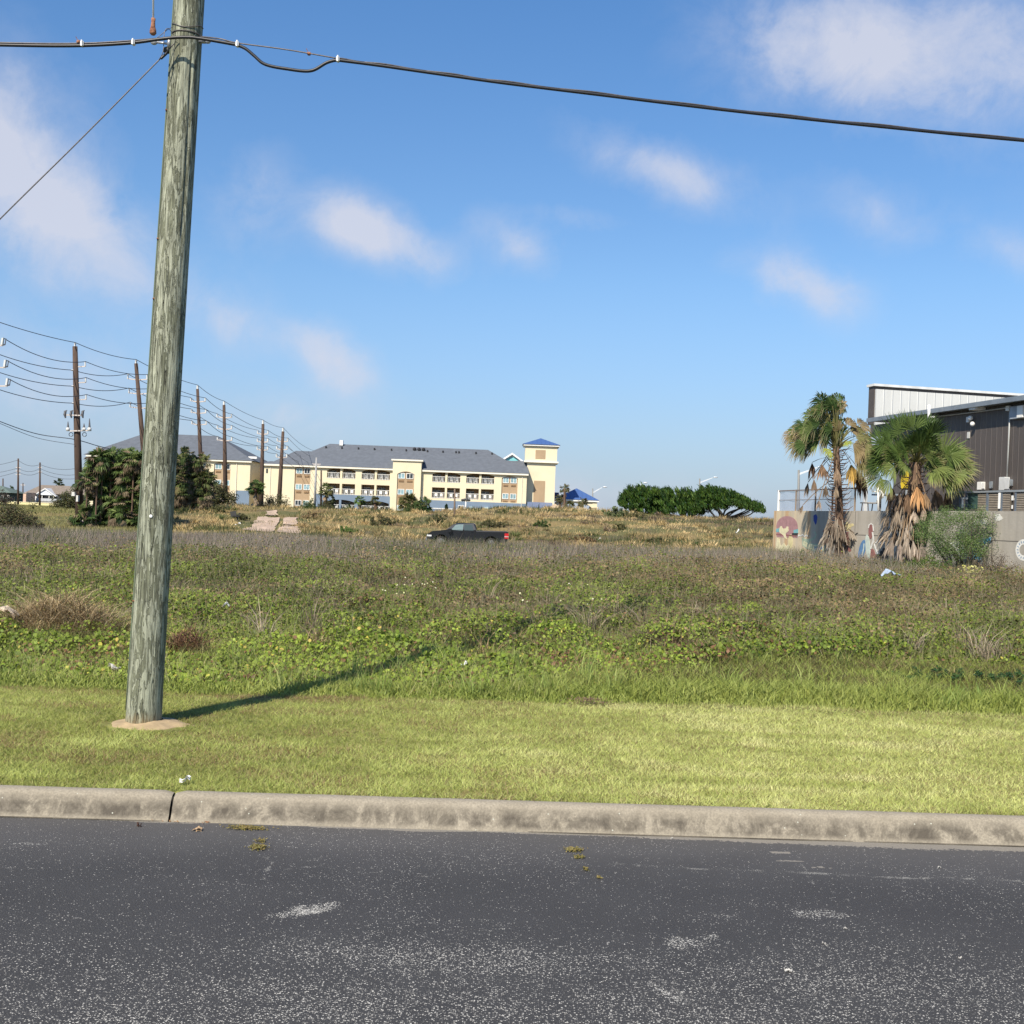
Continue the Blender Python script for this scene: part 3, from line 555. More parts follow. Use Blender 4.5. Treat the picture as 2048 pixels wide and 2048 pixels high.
# ================================================================== leafy things
def wood_mat(name, col): return simple(name, col, .9, 0, .35, 8, .4, .2, (1, 1, .3))
BARK = wood_mat('bark', (.10, .075, .055)); PALMBARK = wood_mat('palm_bark', (.13, .085, .06))
def leaf_cloud(cent, r, n, size, cols, up=.5, bias=None, k=4, asp=.6):
    """n leaves around each centre"""
    m = len(cent); idx = np.repeat(np.arange(m), n); q = rng.normal(0, 1, (m * n, 3)); q /= np.linalg.norm(q, axis=1)[:, None]; q *= (rng.random((m * n, 1)) ** .45) * r
    c = cent[idx] + q; nm = q / r + rng.normal(0, .5, q.shape) + np.array([0, -.2, up])
    col = pick(cols, np.clip(rng.random(m)[idx] * .6 + rng.random(m * n) * .4, 0, 1))
    return leaves(c, rng.uniform(.6, 1.3, m * n) * size, nm, rng.random(m * n) * 6.28, jit(col, .3), k, asp)
def bush(name, label, cat, base, rx, ry, rz, m, n, size, cols, group=None, stems=8, low=0.05):
    t = thing(name, label, cat, base, 0, group); q = rng.normal(0, 1, (m, 3)); q /= np.linalg.norm(q, axis=1)[:, None]; q *= rng.random((m, 1)) ** .33 * (1 + .25 * rng.normal(0, 1, (m, 1)) * .6)
    q[:, 2] = np.abs(q[:, 2]) * (1 - low) + low; c = np.array(base) + q * np.array([rx, ry, rz])
    V, Fc, C = leaf_cloud(c, min(rx, rz) * .24, n, size, cols); np_mesh('foliage', V, Fc, VEG, C, False, t)
    mb = MB(); b = Vector(base)
    for i in range(stems):
        e = Vector(c[random.randrange(m)]); mid = (b + e) / 2 + Vector((random.uniform(-.1, .1) * rx, 0, .1 * rz)); mb.tube([b - Vector((0, 0, .1)), mid, e], [rz * .025, rz * .016, rz * .006], 5)
    mb.build('stem', BARK, t); return t
def fan(parts, e, a, nup, L, nseg, spread, droop, w, col, tipcol=None, fold=.06, rag=.85):
    """fan blade: segments radiating from e around axis a"""
    a = a.normalized(); sd = a.cross(nup)
    if sd.length < .05: sd = a.cross(Vector((1, 0, 0)))
    sd.normalize(); nn = sd.cross(a).normalized()
    th = np.linspace(-spread, spread, nseg) + rng.normal(0, .03, nseg); A = np.array(a); Sd = np.array(sd); Nn = np.array(nn)
    d = np.cos(th)[:, None] * A + np.sin(th)[:, None] * Sd; Li = L * (.72 + .28 * np.cos(th)) * rng.uniform(rag, 1.08, nseg); pr = -np.sin(th)[:, None] * A + np.cos(th)[:, None] * Sd
    E = np.array(e); b = E + d * L * .03; ww = (w * L) * rng.uniform(.8, 1.2, nseg)[:, None]; f = ((np.arange(nseg) % 2) * 2 - 1)[:, None] * fold * L
    m = E + d * (Li * .58)[:, None] + np.array([0, 0, -1]) * droop * L * .16; tip = E + d * (Li * (1 - .25 * droop))[:, None] + np.array([0, 0, -1.]) * (droop * L * rng.uniform(.4, .9, nseg))[:, None]
    V = np.stack([b, m + pr * ww / 2 + Nn * f * .5, m - pr * ww / 2 - Nn * f * .5, tip], 1).reshape(-1, 3); i = np.arange(nseg)[:, None] * 4
    Fc = np.concatenate([i + np.array([0, 2, 1]), i + np.array([1, 2, 3])]); c = np.clip(np.array(col) * rng.uniform(.8 - .9 * (.85 - rag), 1.25, (nseg, 1)), 0, 1); C = np.repeat(c, 4, 0)
    if tipcol is not None: C[3::4] = tipcol
    parts.append((V, Fc, C))
def petiole(parts, p0, p1, sag, w, col):
    p0 = np.array(p0); p1 = np.array(p1); V = []
    for t in np.linspace(0, 1, 5):
        q = p0 * (1 - t) + p1 * t + np.array([0, 0, 1]) * sag * 4 * t * (1 - t)
        V += [q + np.array([w / 2, 0, 0]), q + np.array([-w / 2, 0, w * .2])]
    V = np.array(V); Fc = np.array([(2 * i, 2 * i + 1, 2 * i + 3, 2 * i + 2) for i in range(4)]); parts.append((V, np.concatenate([Fc[:, [0, 1, 2]], Fc[:, [0, 2, 3]]]), np.repeat([col], len(V), 0)))
def frond(parts, c, d, pet, L, col, droop=.4, spread=1.5, nseg=20, w=.13, tip=None, lift=.08, pcol=(.16, .20, .06)):
    d = Vector(d).normalized(); c = Vector(c); e = c + d * pet; e.z -= droop * pet * .35
    petiole(parts, c, e, lift * pet, .035 * L + .01, pcol); a = Vector((d.x, d.y, d.z - droop * .7)).normalized()
    fan(parts, e, a, Vector((random.uniform(-.35, .35), random.uniform(-.6, .1), 1)), L, nseg, spread, droop, w, col, tip)
G = [(.035, .075, .018), (.055, .11, .022), (.09, .155, .03), (.14, .20, .045)]
def palm(name, label, base, top, crown_r, n_leaf, group=None, tr=.12, dead=12, gcols=G, wind=(0, 0), nseg=16, lean_cr=0, boots=True, low=-.5):
    t = thing(name, label, 'palm tree', base, 0, group); base = Vector(base); top = Vector(top); mb = MB(); n = 14; pts = []; rr = []
    for i in range(n + 1):
        f = i / n; p = base.lerp(top, f) + Vector((.05 * math.sin(f * 3) * crown_r * .4, 0, 0)); pts.append(p - Vector((0, 0, .15 if i == 0 else 0))); rr.append(tr * (1.25 - .35 * f) * random.uniform(.9, 1.1))
    mb.tube(pts, rr, 10); mb.build('trunk', PALMBARK, t, smooth=True)
    parts = []
    for i in range(n_leaf):
        ph = random.uniform(0, 6.283); el = math.asin(max(-.9, min(.98, random.uniform(low, 1)))); d = Vector((math.cos(ph) * math.cos(el) + wind[0], math.sin(ph) * math.cos(el) + wind[1], math.sin(el)))
        L = crown_r * random.uniform(.48, .62); frond(parts, top, d, crown_r * random.uniform(.38, .55), L, pick(gcols, np.array([random.random()]))[0], random.uniform(.15, .55) + .4 * max(0, -el), 1.4, nseg, .16, (.25, .20, .09) if random.random() < .4 else None)
    V, Fc, C = join(parts); np_mesh('crown', V, Fc, VEG, C, False, t)
    if dead:
        parts = []
        for i in range(dead):
            ph = random.uniform(0, 6.283); f = random.uniform(.45, .98); c = base.lerp(top, f); d = Vector((math.cos(ph) * .7, math.sin(ph) * .7, -random.uniform(.5, 1.3)))
            frond(parts, c, d, crown_r * random.uniform(.2, .4), crown_r * random.uniform(.35, .5), pick([(.16, .10, .06), (.30, .21, .13), (.36, .29, .20)], np.array([random.random()]))[0], .7, .6, 10, .14, None, .02, (.20, .14, .09))
        V, Fc, C = join(parts); np_mesh('dead_fronds', V, Fc, DRY, C, False, t)
    return t
# ================================================================== the near pole and its cables
m, nt, b = new_mat('weathered_pine'); v = coords(nt, (1, 1, .16)); v2 = coords(nt, (1, 1, .05))
n1 = noise(nt, v, 20, 4, 1.5, .6); n2_ = noise(nt, v2, 95, 4, .2); n3 = noise(nt, coords(nt), 1.1, 4); n4 = noise(nt, v, 34, 3, 1.8, .55)
f1 = ramp(nt, n1, [(.475, 0), (.505, 1)]); f2 = ramp(nt, n4, [(.55, 0), (.575, 1)]); fl = mth(nt, 'MAXIMUM', f1, mth(nt, 'MULTIPLY', f2, .8))
ed = mth(nt, 'SUBTRACT', 1, mth(nt, 'MULTIPLY', mth(nt, 'ABSOLUTE', mth(nt, 'SUBTRACT', n1, .492)), 60), True); ed2 = mth(nt, 'SUBTRACT', 1, mth(nt, 'MULTIPLY', mth(nt, 'ABSOLUTE', mth(nt, 'SUBTRACT', n4, .562)), 60), True)
ring = mth(nt, 'FRACT', mth(nt, 'MULTIPLY', n1, 17)); rg = ramp(nt, ring, [(0, .86), (.5, 1.08), (1, .86)])
A_ = mixc(nt, n3, (.12, .13, .085), (.20, .205, .145)); B_ = mixc(nt, n3, (.28, .30, .225), (.37, .375, .285))
c = mixc(nt, fl, A_, B_); c = mixc(nt, 1, c, rg, 'MULTIPLY'); c = mixc(nt, 1, c, ramp(nt, n2_, [(.32, .5), (.5, .95), (.7, 1.35)]), 'MULTIPLY')
c = mixc(nt, mth(nt, 'MULTIPLY', mth(nt, 'MAXIMUM', ed, ed2), .62), c, (.075, .08, .055))
spz = nt.nodes.new('ShaderNodeSeparateXYZ'); tcc = nt.nodes.new('ShaderNodeTexCoord'); nt.links.new(tcc.outputs['Object'], spz.inputs[0])
ck = noise(nt, v2, 24, 2, .0); crackm = ramp(nt, mth(nt, 'ABSOLUTE', mth(nt, 'SUBTRACT', ck, .5)), [(.0, 1), (.006, 1), (.012, 0)])
crackm = mth(nt, 'MULTIPLY', crackm, ramp(nt, noise(nt, coords(nt), 2.0, 2), [(.42, 0), (.55, 1)]))
c = mixc(nt, mth(nt, 'MULTIPLY', crackm, .8), c, (.03, .03, .022))
c = mixc(nt, ramp(nt, mth(nt, 'ADD', spz.outputs[2], mth(nt, 'MULTIPLY', n1, .12)), [(.03, .75), (.16, 0)]), c, (.26, .165, .075))      # rusty sand stain at the foot
nt.links.new(c, b.inputs['Base Color']); b.inputs['Roughness'].default_value = .85; b.inputs['Specular IOR Level'].default_value = .25
hh = mth(nt, 'ADD', mth(nt, 'MULTIPLY', fl, .5), mth(nt, 'SUBTRACT', mth(nt, 'MULTIPLY', n2_, .8), mth(nt, 'MULTIPLY', mth(nt, 'MAXIMUM', crackm, mth(nt, 'MULTIPLY', ed, .5)), 1.4))); bump(nt, b, hh, .75, .012)
WOODP = m
base = Vector((PB.x, PB.y, Hs(PB.x, PB.y))); T0 = P(379, 0, 8.13); ax = (T0 - Vector((PB.x, PB.y, PB.z))).normalized(); Ltop = 10.4
pole = thing('utility_pole', 'weathered grey-green wooden pole close to the kerb, standing in a ring of sand', 'utility pole', base, 0)
V = []; seg = 72; zs = np.concatenate([np.arange(-.25, 5.4, .04), np.arange(5.5, Ltop, .12)])
side = Vector((1, 0, 0)); side = (side - ax * side.dot(ax)).normalized(); bk = ax.cross(side).normalized()
th = np.arange(seg) / seg * 2 * math.pi
for z in zs:
    r = .1165 - .0034 * z + .004 * math.exp(-max(z, 0) * 4); rr = r * (1 + .02 * (fbm(th * 2.2 + 9, th * 0 + z * .5, 201) - .5) + .016 * (vn(np.cos(th) * 9 + 20, np.sin(th) * 9 + z * .12, 202) - .5))
    gt = sst(3.25, 3.4, z) * (1 - sst(4.55, 4.62, z)) if z > 0 else 0
    gw = (th - 2 * math.pi * .865 + .05 * math.sin(z * 3)); rr = rr - gt * .013 * np.exp(-(gw / .085) ** 2) - gt * .008 * np.exp(-((gw + .24) / .04) ** 2)      # the long splintered check near the top
    c0 = base + ax * z
    for t_, q in zip(th, rr): V.append(tuple(c0 + side * (math.cos(t_) * q) + bk * (math.sin(t_) * q)))
V = np.array(V); n = len(zs); idx = np.arange(n * seg).reshape(n, seg); Fc = np.stack([idx[:-1], np.roll(idx[:-1], -1, 1), np.roll(idx[1:], -1, 1), idx[1:]], -1).reshape(-1, 4)
np_mesh('shaft', V, Fc, WOODP, None, True, pole)
def onpole(z, ang, out=0):
    r = .1165 - .0034 * z; return base + ax * z + (side * math.cos(R(ang)) + bk * math.sin(R(ang))) * (r + out)
GALV = simple('galvanised_steel', (.42, .43, .44), .45, .7, .15, 20); WHITEM = simple('white_plastic', (.72, .72, .70), .5, 0, .05); BLK = simple('black_rubber', (.018, .019, .024), .42, 0, .2, 30)
RUST = simple('rust', (.20, .07, .045), .85, 0, .45, 30, .4, .2, (1, 1, 1), (.30, .15, .09)); WIRE = simple('steel_strand', (.13, .12, .12), .5, .5, .25, 60); DKBR = simple('dark_brown_pole_wood', (.085, .058, .045), .9, 0, .3, 6, .3, .2, (1, 1, .15))
mb = MB(); mb.tube([onpole(z, 200, .004) for z in np.arange(.1, 8.3, .3)], .0055, 6); mb.build('ground_wire', simple('ground_moulding', (.13, .16, .11), .8), pole, smooth=True)
zt = (P(314, 1033, 8.02).z - base.z); mb = MB(); q = onpole(zt, 268, .004); mb.ball(q, .012, 1, .4, 1); mb.build('tag_disc', WHITEM, pole, smooth=True)
def zp(py): return P(350, py, 8.1).z - base.z
for zz, an in ((zp(222), 205), (zp(480), 205), (zp(600), 206), (zp(1205), 208)):
    mb = MB(); mb.tube([onpole(zz, an, .0), onpole(zz, an, .012)], .006, 6); mb.build('nail', RUST, pole)
z1 = zp(72); z2 = zp(78); mb = MB()
mb.tube([onpole(zp(68) + .0, a, .004) for a in range(170, 375, 12)], .004, 5); mb.tube([onpole(zp(55) + .02 * math.sin(a / 25), a, .005) for a in range(175, 372, 10)], .003, 5)
mb.build('wire_wrap', WIRE, pole, smooth=True)
mb = MB(); q = onpole(zp(86), 178, .0); mb.tube([q + Vector((.03, 0, 0)), q - Vector((.10, .02, -.005))], .009, 8); mb.ball(q - Vector((.12, .02, -.005)), .02, 1.3, .7, 1); mb.cbox(q - Vector((.01, .02, 0)), .02, .06, .07); mb.build('eye_bolt', GALV, pole, smooth=True)
mb = MB(); q = onpole(zp(99), 184, .012); mb.ball(q - Vector((.015, 0, 0)), .028, 1.2, .7, .9); mb.tube([q - Vector((.02, 0, .02)), q - Vector((.06, 0, .06))], .010, 8); mb.build('guy_clamp', simple('dark_iron', (.05, .05, .045), .6, .6), pole, smooth=True)
mb = MB(); q = onpole(zp(78), 2, .0); mb.cbox(q + Vector((.01, -.03, 0)), .05, .03, .028); mb.ball(q + Vector((.05, -.03, -.005)), .014, 1.6); mb.build('dead_end_clamp', GALV, pole, smooth=True)
# cables
def curve_pts(ctrl, n=12):
    ctrl = [Vector(c) for c in ctrl]; out = []
    for i in range(len(ctrl) - 1):
        p0 = ctrl[max(i - 1, 0)]; p1 = ctrl[i]; p2 = ctrl[i + 1]; p3 = ctrl[min(i + 2, len(ctrl) - 1)]
        for k in range(n):
            t = k / n; out.append(.5 * ((2 * p1) + (p2 - p0) * t + (2 * p0 - 5 * p1 + 4 * p2 - p3) * t * t + (3 * p1 - p0 - 3 * p2 + p3) * t ** 3))
    out.append(ctrl[-1]); return out
YC = 7.93
left_ = [P(-4500, -380, YC), P(-2500, -90, YC), P(-700, 62, YC), P(-300, 82, YC), P(0, 90, YC), P(150, 91.5, YC), P(255, 86.5, YC), P(315, 79, YC), P(345, 75.5, YC), P(375, 74.5, YC), P(400, 77, YC), P(440, 83.5, YC), P(475, 90, YC)]
loop = [P(475, 90, YC), P(492, 98, YC), P(510, 113, YC), P(525, 126, YC), P(545, 133, YC), P(575, 138, YC), P(600, 141.5, YC), P(618, 142, YC), P(632, 138, YC), P(652, 126, YC), P(668, 121, YC), P(678, 120.5, YC)]
rightp = [P(678, 120.5, YC), P(760, 131, YC), P(900, 151, YC), P(1024, 168, YC), P(1200, 189.5, YC), P(1400, 214, YC), P(1600, 236.5, YC), P(1800, 257, YC), P(2048, 281, YC), P(2400, 308, YC), P(2900, 335, YC), P(4000, 350, YC), P(6500, 180, YC)]
mb = MB(); mb.tube(curve_pts(left_, 6) + curve_pts(loop, 8)[1:] + curve_pts(rightp, 6)[1:], .0108, 10)
cb = mb.build('communication_cable', BLK, None, smooth=True); tag(cb, 'thick black overhead cable passing in front of the near pole with a drooping loop', 'cable')
mb = MB(); up = Vector((0, 0, .017))
st = [p + up * .95 for p in left_[:7]] + [P(352, 76, 8.0) + up * .5]; mb.tube(curve_pts(st, 6), .0048, 6)
mb.tube(curve_pts([P(400, 73, 8.0), P(440, 80, YC) + up * .5, P(475, 87, YC) + up * .2, P(575, 99.5, YC) + up * 0, P(678, 117.5, YC)] , 6), .0046, 6)
tw = curve_pts(rightp, 30); mb.tube([p + Vector((0, -.006 * math.cos(i * .22), .0118 + .0025 * math.sin(i * .22))) for i, p in enumerate(tw)], .0042, 5)
ms_ = mb.build('support_strand', WIRE, None, smooth=True); tag(ms_, 'thin twisted steel strand that carries the thick black cable', 'cable')
for (px, py, lab) in ((165, 88, 'far left one'), (267, 85, 'second from the left, left of the near pole'), (475, 88.5, 'where the drooping loop begins'), (676, 118.5, 'where the drooping loop ends')):
    q = P(px, py, YC - .004); t = thing('cable_strap', 'small white cable strap ' + lab, 'cable strap', q, 0, 'white cable straps'); mb = MB(); mb.cbox(q, .021, .036, .036); mb.build('strap', WHITEM, t, bevel=.004)
    mb = MB(); mb.cbox(q + Vector((0, -.02, .0)), .008, .006, .04); mb.build('buckle', GALV, t)
for (px, py, lab) in ((618, 107.5, 'on the bare strand above the drooping loop'), (157, 83.5, 'on the cable left of the near pole')):
    q = P(px, py, YC); mb = MB(); mb.ball(q, .013, 1.1, 1, .9, jit=.15); mb.tube([q, q + Vector((-.02, 0, .035))], .002, 4); tag(mb.build('strand_clamp', RUST, None), 'small rusty clamp ' + lab, 'clamp', 'rusty clamps')
mb = MB(); gp = [P(347, 88, 7.98), P(330, 108, 7.98), P(318, 120, 7.96), P(160, 280, 7.9), P(0, 438, 7.85), P(-250, 690, 7.8), P(-560, 1010, 7.7), P(-840, 1290, 7.65)]
mb.tube(curve_pts(gp, 8), .0043, 6); mb.tube(curve_pts([P(316, 122, 7.96), P(326, 103, 7.95), P(329, 65, 7.97), P(337, 57, 7.98), P(347, 70, 8.0)], 6), .0025, 5)
mb.tube(curve_pts([P(300, 84, 7.95), P(318, 73, 7.97), P(334, 60, 7.98), P(346, 54, 8.02)], 6), .0025, 5)
tag(mb.build('guy_wire', WIRE, None, smooth=True), 'thin guy wire slanting down leftward from the near pole', 'guy wire')
rod = thing('hanging_rod', 'thin white rod with a rusty end hanging beside the near pole top', 'rod', P(306, 70, 8.0), 0)
mb = MB(); mb.tube([P(306.5, 38, 8.0), P(306, -400, 8.0)], .0068, 10); mb.build('rod', WHITEM, rod, smooth=True)
mb = MB(); mb.tube([P(306.8, 37, 8), P(306.5, 44, 8), P(306, 54, 8), P(306, 60, 8), P(306, 66, 8), P(306, 70, 8)], [.015, .013, .0155, .0215, .0235, .013], 12); mb.build('rusty_boot', RUST, rod, smooth=True)
mb = MB(); mb.tube([P(306, -398, 8.0), base + ax * 7.0], .012, 8); mb.build('rod_bracket', GALV, rod)
# sand ring
mb = MB(); vs = []; fs = []; nr_, ns = 9, 56
for i in range(nr_):
    f = i / (nr_ - 1)
    for k in range(ns):
        a = k / ns * 2 * math.pi; ro = .27 + .16 * float(vn(math.cos(a) * 2 + 5, math.sin(a) * 2 + 5, 211)); x = base.x + .04 + math.cos(a) * (.09 + (ro - .09) * f); y = base.y + math.sin(a) * (.09 + (ro * .62 - .09) * f)
        z = Hs(x, y) + .030 * (1 - f) ** 1.2 + .014 * (float(fbm(x * 18, y * 18, 212)) - .45) * (1 - f ** 4) + .006 - .028 * f ** 3; vs.append((x, y, z))
for i in range(nr_ - 1):
    for k in range(ns): k2 = (k + 1) % ns; fs.append((i * ns + k, (i + 1) * ns + k, (i + 1) * ns + k2, i * ns + k2))
mb.add(vs, fs); tag(mb.build('sand_mound', simple('sand', (.36, .27, .16), .95, 0, .22, 14, .5), None, smooth=True), kind='stuff')
# ================================================================== the far line of tall poles
INS = simple('insulator_white', (.60, .60, .58), .4, 0, .1); ARM = simple('arm_grey', (.52, .46, .42), .6, 0, .15)
att = {}       # wire attachments per pole: top, right x3, left x3
lab = ['tall dark pole with switchgear standing beside the red hydrant', 'leaning dark pole whose foot is hidden in the big palm clump', 'dark pole rising in front of the left hotel wing roof, right of the near pole',
       'dark pole in front of the left hotel wing window column', 'dark pole between the two hotel wings, standing in a shrub', 'leftward-leaning dark pole before the cream end of the main hotel wing']
PL = [(150, 693, 160, 1053, 100), (272, 727, 300, 1035, 110), (395, 778, 406, 1005, 131), (448, 810, 452, 1005, 150), (526, 848, 523, 1003, 180), (566, 863, 558, 1002, 196)]
for i, (tx, ty, bx, by, Y) in enumerate(PL):
    top = P(tx, ty, Y); bt = P(bx, by, Y); bt.z = min(bt.z, Hs(bt.x, Y)) - .3
    t = thing('power_pole', lab[i], 'power pole', bt, 0, 'tall power poles in a line'); sc = Y / 2361
    mb = MB(); w = 13.5 if i == 0 else (10 if i < 2 else 8); mb.tube([bt, bt.lerp(top, .5), top], [w * .62 * sc, w * .5 * sc, w * .36 * sc], 12); mb.build('shaft', DKBR, t, smooth=True)
    ax_ = (top - bt).normalized(); pts = {}
    mb = MB(); mb.tube([top, top + Vector((0, 0, 7 * sc))], 2.2 * sc, 6); mb.build('insulator', INS, t); pts['t'] = top + Vector((0, 0, 8 * sc))
    lv = [(40, 0), (72, 0), (106, 0)] if i == 0 else ([(32, 0), (60.5, 0), (89, 0)] if i == 1 else [(25, 0), (48, 0), (71, 0)])
    if i > 3: lv = [(20, 0), (36, 0), (52, 0)]
    hw = 20 if i < 2 else (15 if i < 4 else 11)
    for j, (dpx, _) in enumerate(lv):
        c_ = top - ax_ * dpx * sc
        for sgn, nm in ((1, 'r'), (-1, 'l')):
            if i == 0 and sgn < 0:
                e = c_ + Vector((-3 * sc, -3 * sc, -8 * sc)); pts['l%d' % j] = e; mb = MB(); mb.tube([e + Vector((-4 * sc, 0, 0)), e + Vector((6 * sc, 0, 0))], 1.5 * sc, 6); mb.build('insulator', INS, t); continue
            e = c_ + Vector((sgn * hw * sc, 0, 1 * sc)); mb = MB(); mb.bar(c_ + Vector((0, 0, -1 * sc)), e, 2.0 * sc); mb.build('crossarm', ARM, t)
            mb = MB(); mb.tube([e - Vector((sgn * .5 * sc, 0, 0)), e + Vector((-sgn * 1 * sc, 0, 9 * sc if i < 2 else 6 * sc))], 1.5 * sc, 6); mb.build('insulator', INS, t); pts['%s%d' % (nm, j)] = e + Vector((0, 0, (9.5 if i < 2 else 6.5) * sc))
    if i == 0:
        def q(px, py, dy=-.4): return P(px, py, Y + dy)
        mb = MB(); mb.bar(q(133, 830), q(166, 831), .09); mb.build('crossarm', ARM, t); mb = MB(); mb.bar(q(140, 862), q(180, 861), .10); mb.build('crossarm', ARM, t)
        for px in (131, 143, 166): 
            mb = MB(); mb.tube([q(px, 822), q(px - 1.5, 829), q(px, 836)], [.10, .13, .06], 6); mb.bar(q(px - 3, 823), q(px + 3, 821), .08); mb.build('fuse_cutout', simple('cutout', (.10, .10, .11), .5), t)
        for px, hh_ in ((136, 12), (168, 8), (179, 18)):
            mb = MB(); mb.tube([q(px, 862), q(px, 856), q(px, 855)], [.16, .17, .08], 8); mb.build('cable_termination', INS, t, smooth=True); mb = MB(); mb.tube([q(px, 855), q(px, 855 - hh_)], [.10, .03], 6); mb.build('bushing', simple('bush', (.09, .09, .10), .5), t)
        for px in (142, 169):
            mb = MB(); mb.tube([q(px + 4 * math.cos(a), 869 + 4 * math.sin(a)) for a in np.arange(0, 6.5, .5)], .03, 5); mb.build('wire_coil', BLK, t)
        c1 = q(150, 988); mb = MB(); mb.box(c1.x - .16, c1.x + .1, bt.y - .75, bt.y - .4, c1.z - .17, c1.z + .17); mb.build('control_box', INS, t)
        mb = MB(); c1 = q(157, 997); mb.box(c1.x - .08, c1.x + .08, bt.y - .75, bt.y - .4, c1.z - .26, c1.z + .26); mb.build('control_box', INS, t)
    att[i] = pts
# pole just beyond the left edge: only its arm ends reach into the picture
Y0 = 84; bt = P(-75, 1080, Y0); bt.z = Hs(bt.x, Y0) - .3; t = thing('power_pole', 'pole at the far left whose arm ends alone reach into the picture', 'power pole', bt, 0, 'tall power poles in a line')
mb = MB(); mb.tube([bt, P(-88, 615, Y0)], [.26, .16], 12); mb.build('shaft', DKBR, t, smooth=True); pts = {'t': P(-88, 612, Y0)}
for j, (yy, xe) in enumerate(((690, 7), (734, 12), (771, 16))):
    mb = MB(); mb.bar(P(-87, yy + 2, Y0), P(xe - 1, yy + 1, Y0), .09); mb.build('crossarm', ARM, t)
    mb = MB(); mb.tube([P(xe - 3, yy, Y0), P(xe - 1, yy - 14, Y0)], .11, 6); mb.build('insulator', INS, t); mb = MB(); mb.bar(P(xe - 3, yy, Y0), P(xe + 3, yy - 1, Y0), .09); mb.bar(P(xe + 3, yy, Y0), P(xe + 5, yy - 13, Y0), .05); mb.build('switch', simple('sw%d' % j, (.06, .06, .07), .5), t)
    pts['r%d' % j] = P(xe, yy - 14, Y0)
for j, yy in enumerate((688, 727, 762)): pts['l%d' % j] = P(-110, yy - 28, Y0)
att[-1] = pts
def span(a, b, sag, n=14):
    return [a.lerp(b, k / n) - Vector((0, 0, sag * 4 * (k / n) * (1 - k / n))) for k in range(n + 1)]
names = {'t': 'topmost static wire over the tips of the tall poles', 'r0': 'upper wire on the right-hand arms of the tall poles', 'r1': 'middle wire on the right-hand arms of the tall poles', 'r2': 'lower wire on the right-hand arms of the tall poles',
         'l0': 'upper wire on the left-hand arms of the tall poles', 'l1': 'middle wire on the left-hand arms of the tall poles', 'l2': 'lower wire on the left-hand arms of the tall poles'}
PW = simple('power_wire', (.055, .06, .075), .6)
for kk, lb in names.items():
    pts = []
    for i in range(-1, 5):
        a_, b_ = att[i][kk], att[i + 1][kk]; pts += span(a_, b_, (.6 if i < 0 else .32) if kk != 't' else .25)[(0 if i < 0 else 1):]
    e = pts[-1]; pts += span(e, Vector((e.x - 3, 250, e.z - 1)), .8)[1:]
    mb = MB(); mb.tube(pts, .030, 5); tag(mb.build('power_line', PW), lb, 'power line', 'wires strung along the tall poles')
mb = MB(); mb.tube(curve_pts([P(-110, 795, 84), P(0, 843, 95), P(75, 868, 99), P(150, 879, 99.8), P(200, 893, 103), P(255, 905, 110), P(330, 921, 120)], 8), .035, 5); tag(mb.build('phone_line', PW), 'lower sagging cable that passes the switchgear pole and drops behind the palm clump', 'cable', 'low cables on the tall poles')
mb = MB(); mb.tube(curve_pts([P(-110, 800, 84), P(0, 847, 95), P(75, 876, 99), P(150, 889, 99.6)], 8), .022, 5); tag(mb.build('phone_line', PW), 'faint lowest cable ending at the switchgear pole', 'cable', 'low cables on the tall poles')
# ================================================================== hotel
CREAM = simple('cream_stucco', (.67, .59, .42), .85, 0, .05, .35); CREAMT = simple('cream_trim', (.75, .70, .59), .7, 0, .04, .5); BROWN = simple('tan_stucco', (.37, .265, .165), .85, 0, .08, .6)
BLUEW = simple('blue_grey_stucco', (.16, .215, .29), .85, 0, .08, .5); WWHITE = simple('white_paint', (.74, .73, .70), .6, 0, .04); ROOFG = simple('grey_shingle', (.115, .128, .15), .9, 0, .12, 1.3, .3, .3, (1, .4, 2.2))
DGLASS, nt, b = new_mat('dark_glass'); b.inputs['Base Color'].default_value = (.03, .04, .05, 1); b.inputs['Roughness'].default_value = .12
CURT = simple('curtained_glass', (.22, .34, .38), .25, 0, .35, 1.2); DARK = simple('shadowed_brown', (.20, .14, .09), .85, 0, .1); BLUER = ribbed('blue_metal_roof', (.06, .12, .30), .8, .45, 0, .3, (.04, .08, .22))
def HR(x0, y0, x1, y1, Y):
    xm, ym = (x0 + x1) / 2, (y0 + y1) / 2; return P(x0, ym, Y).x, P(x1, ym, Y).x, P(xm, y1, Y).z, P(xm, y0, Y).z
YH = 224.
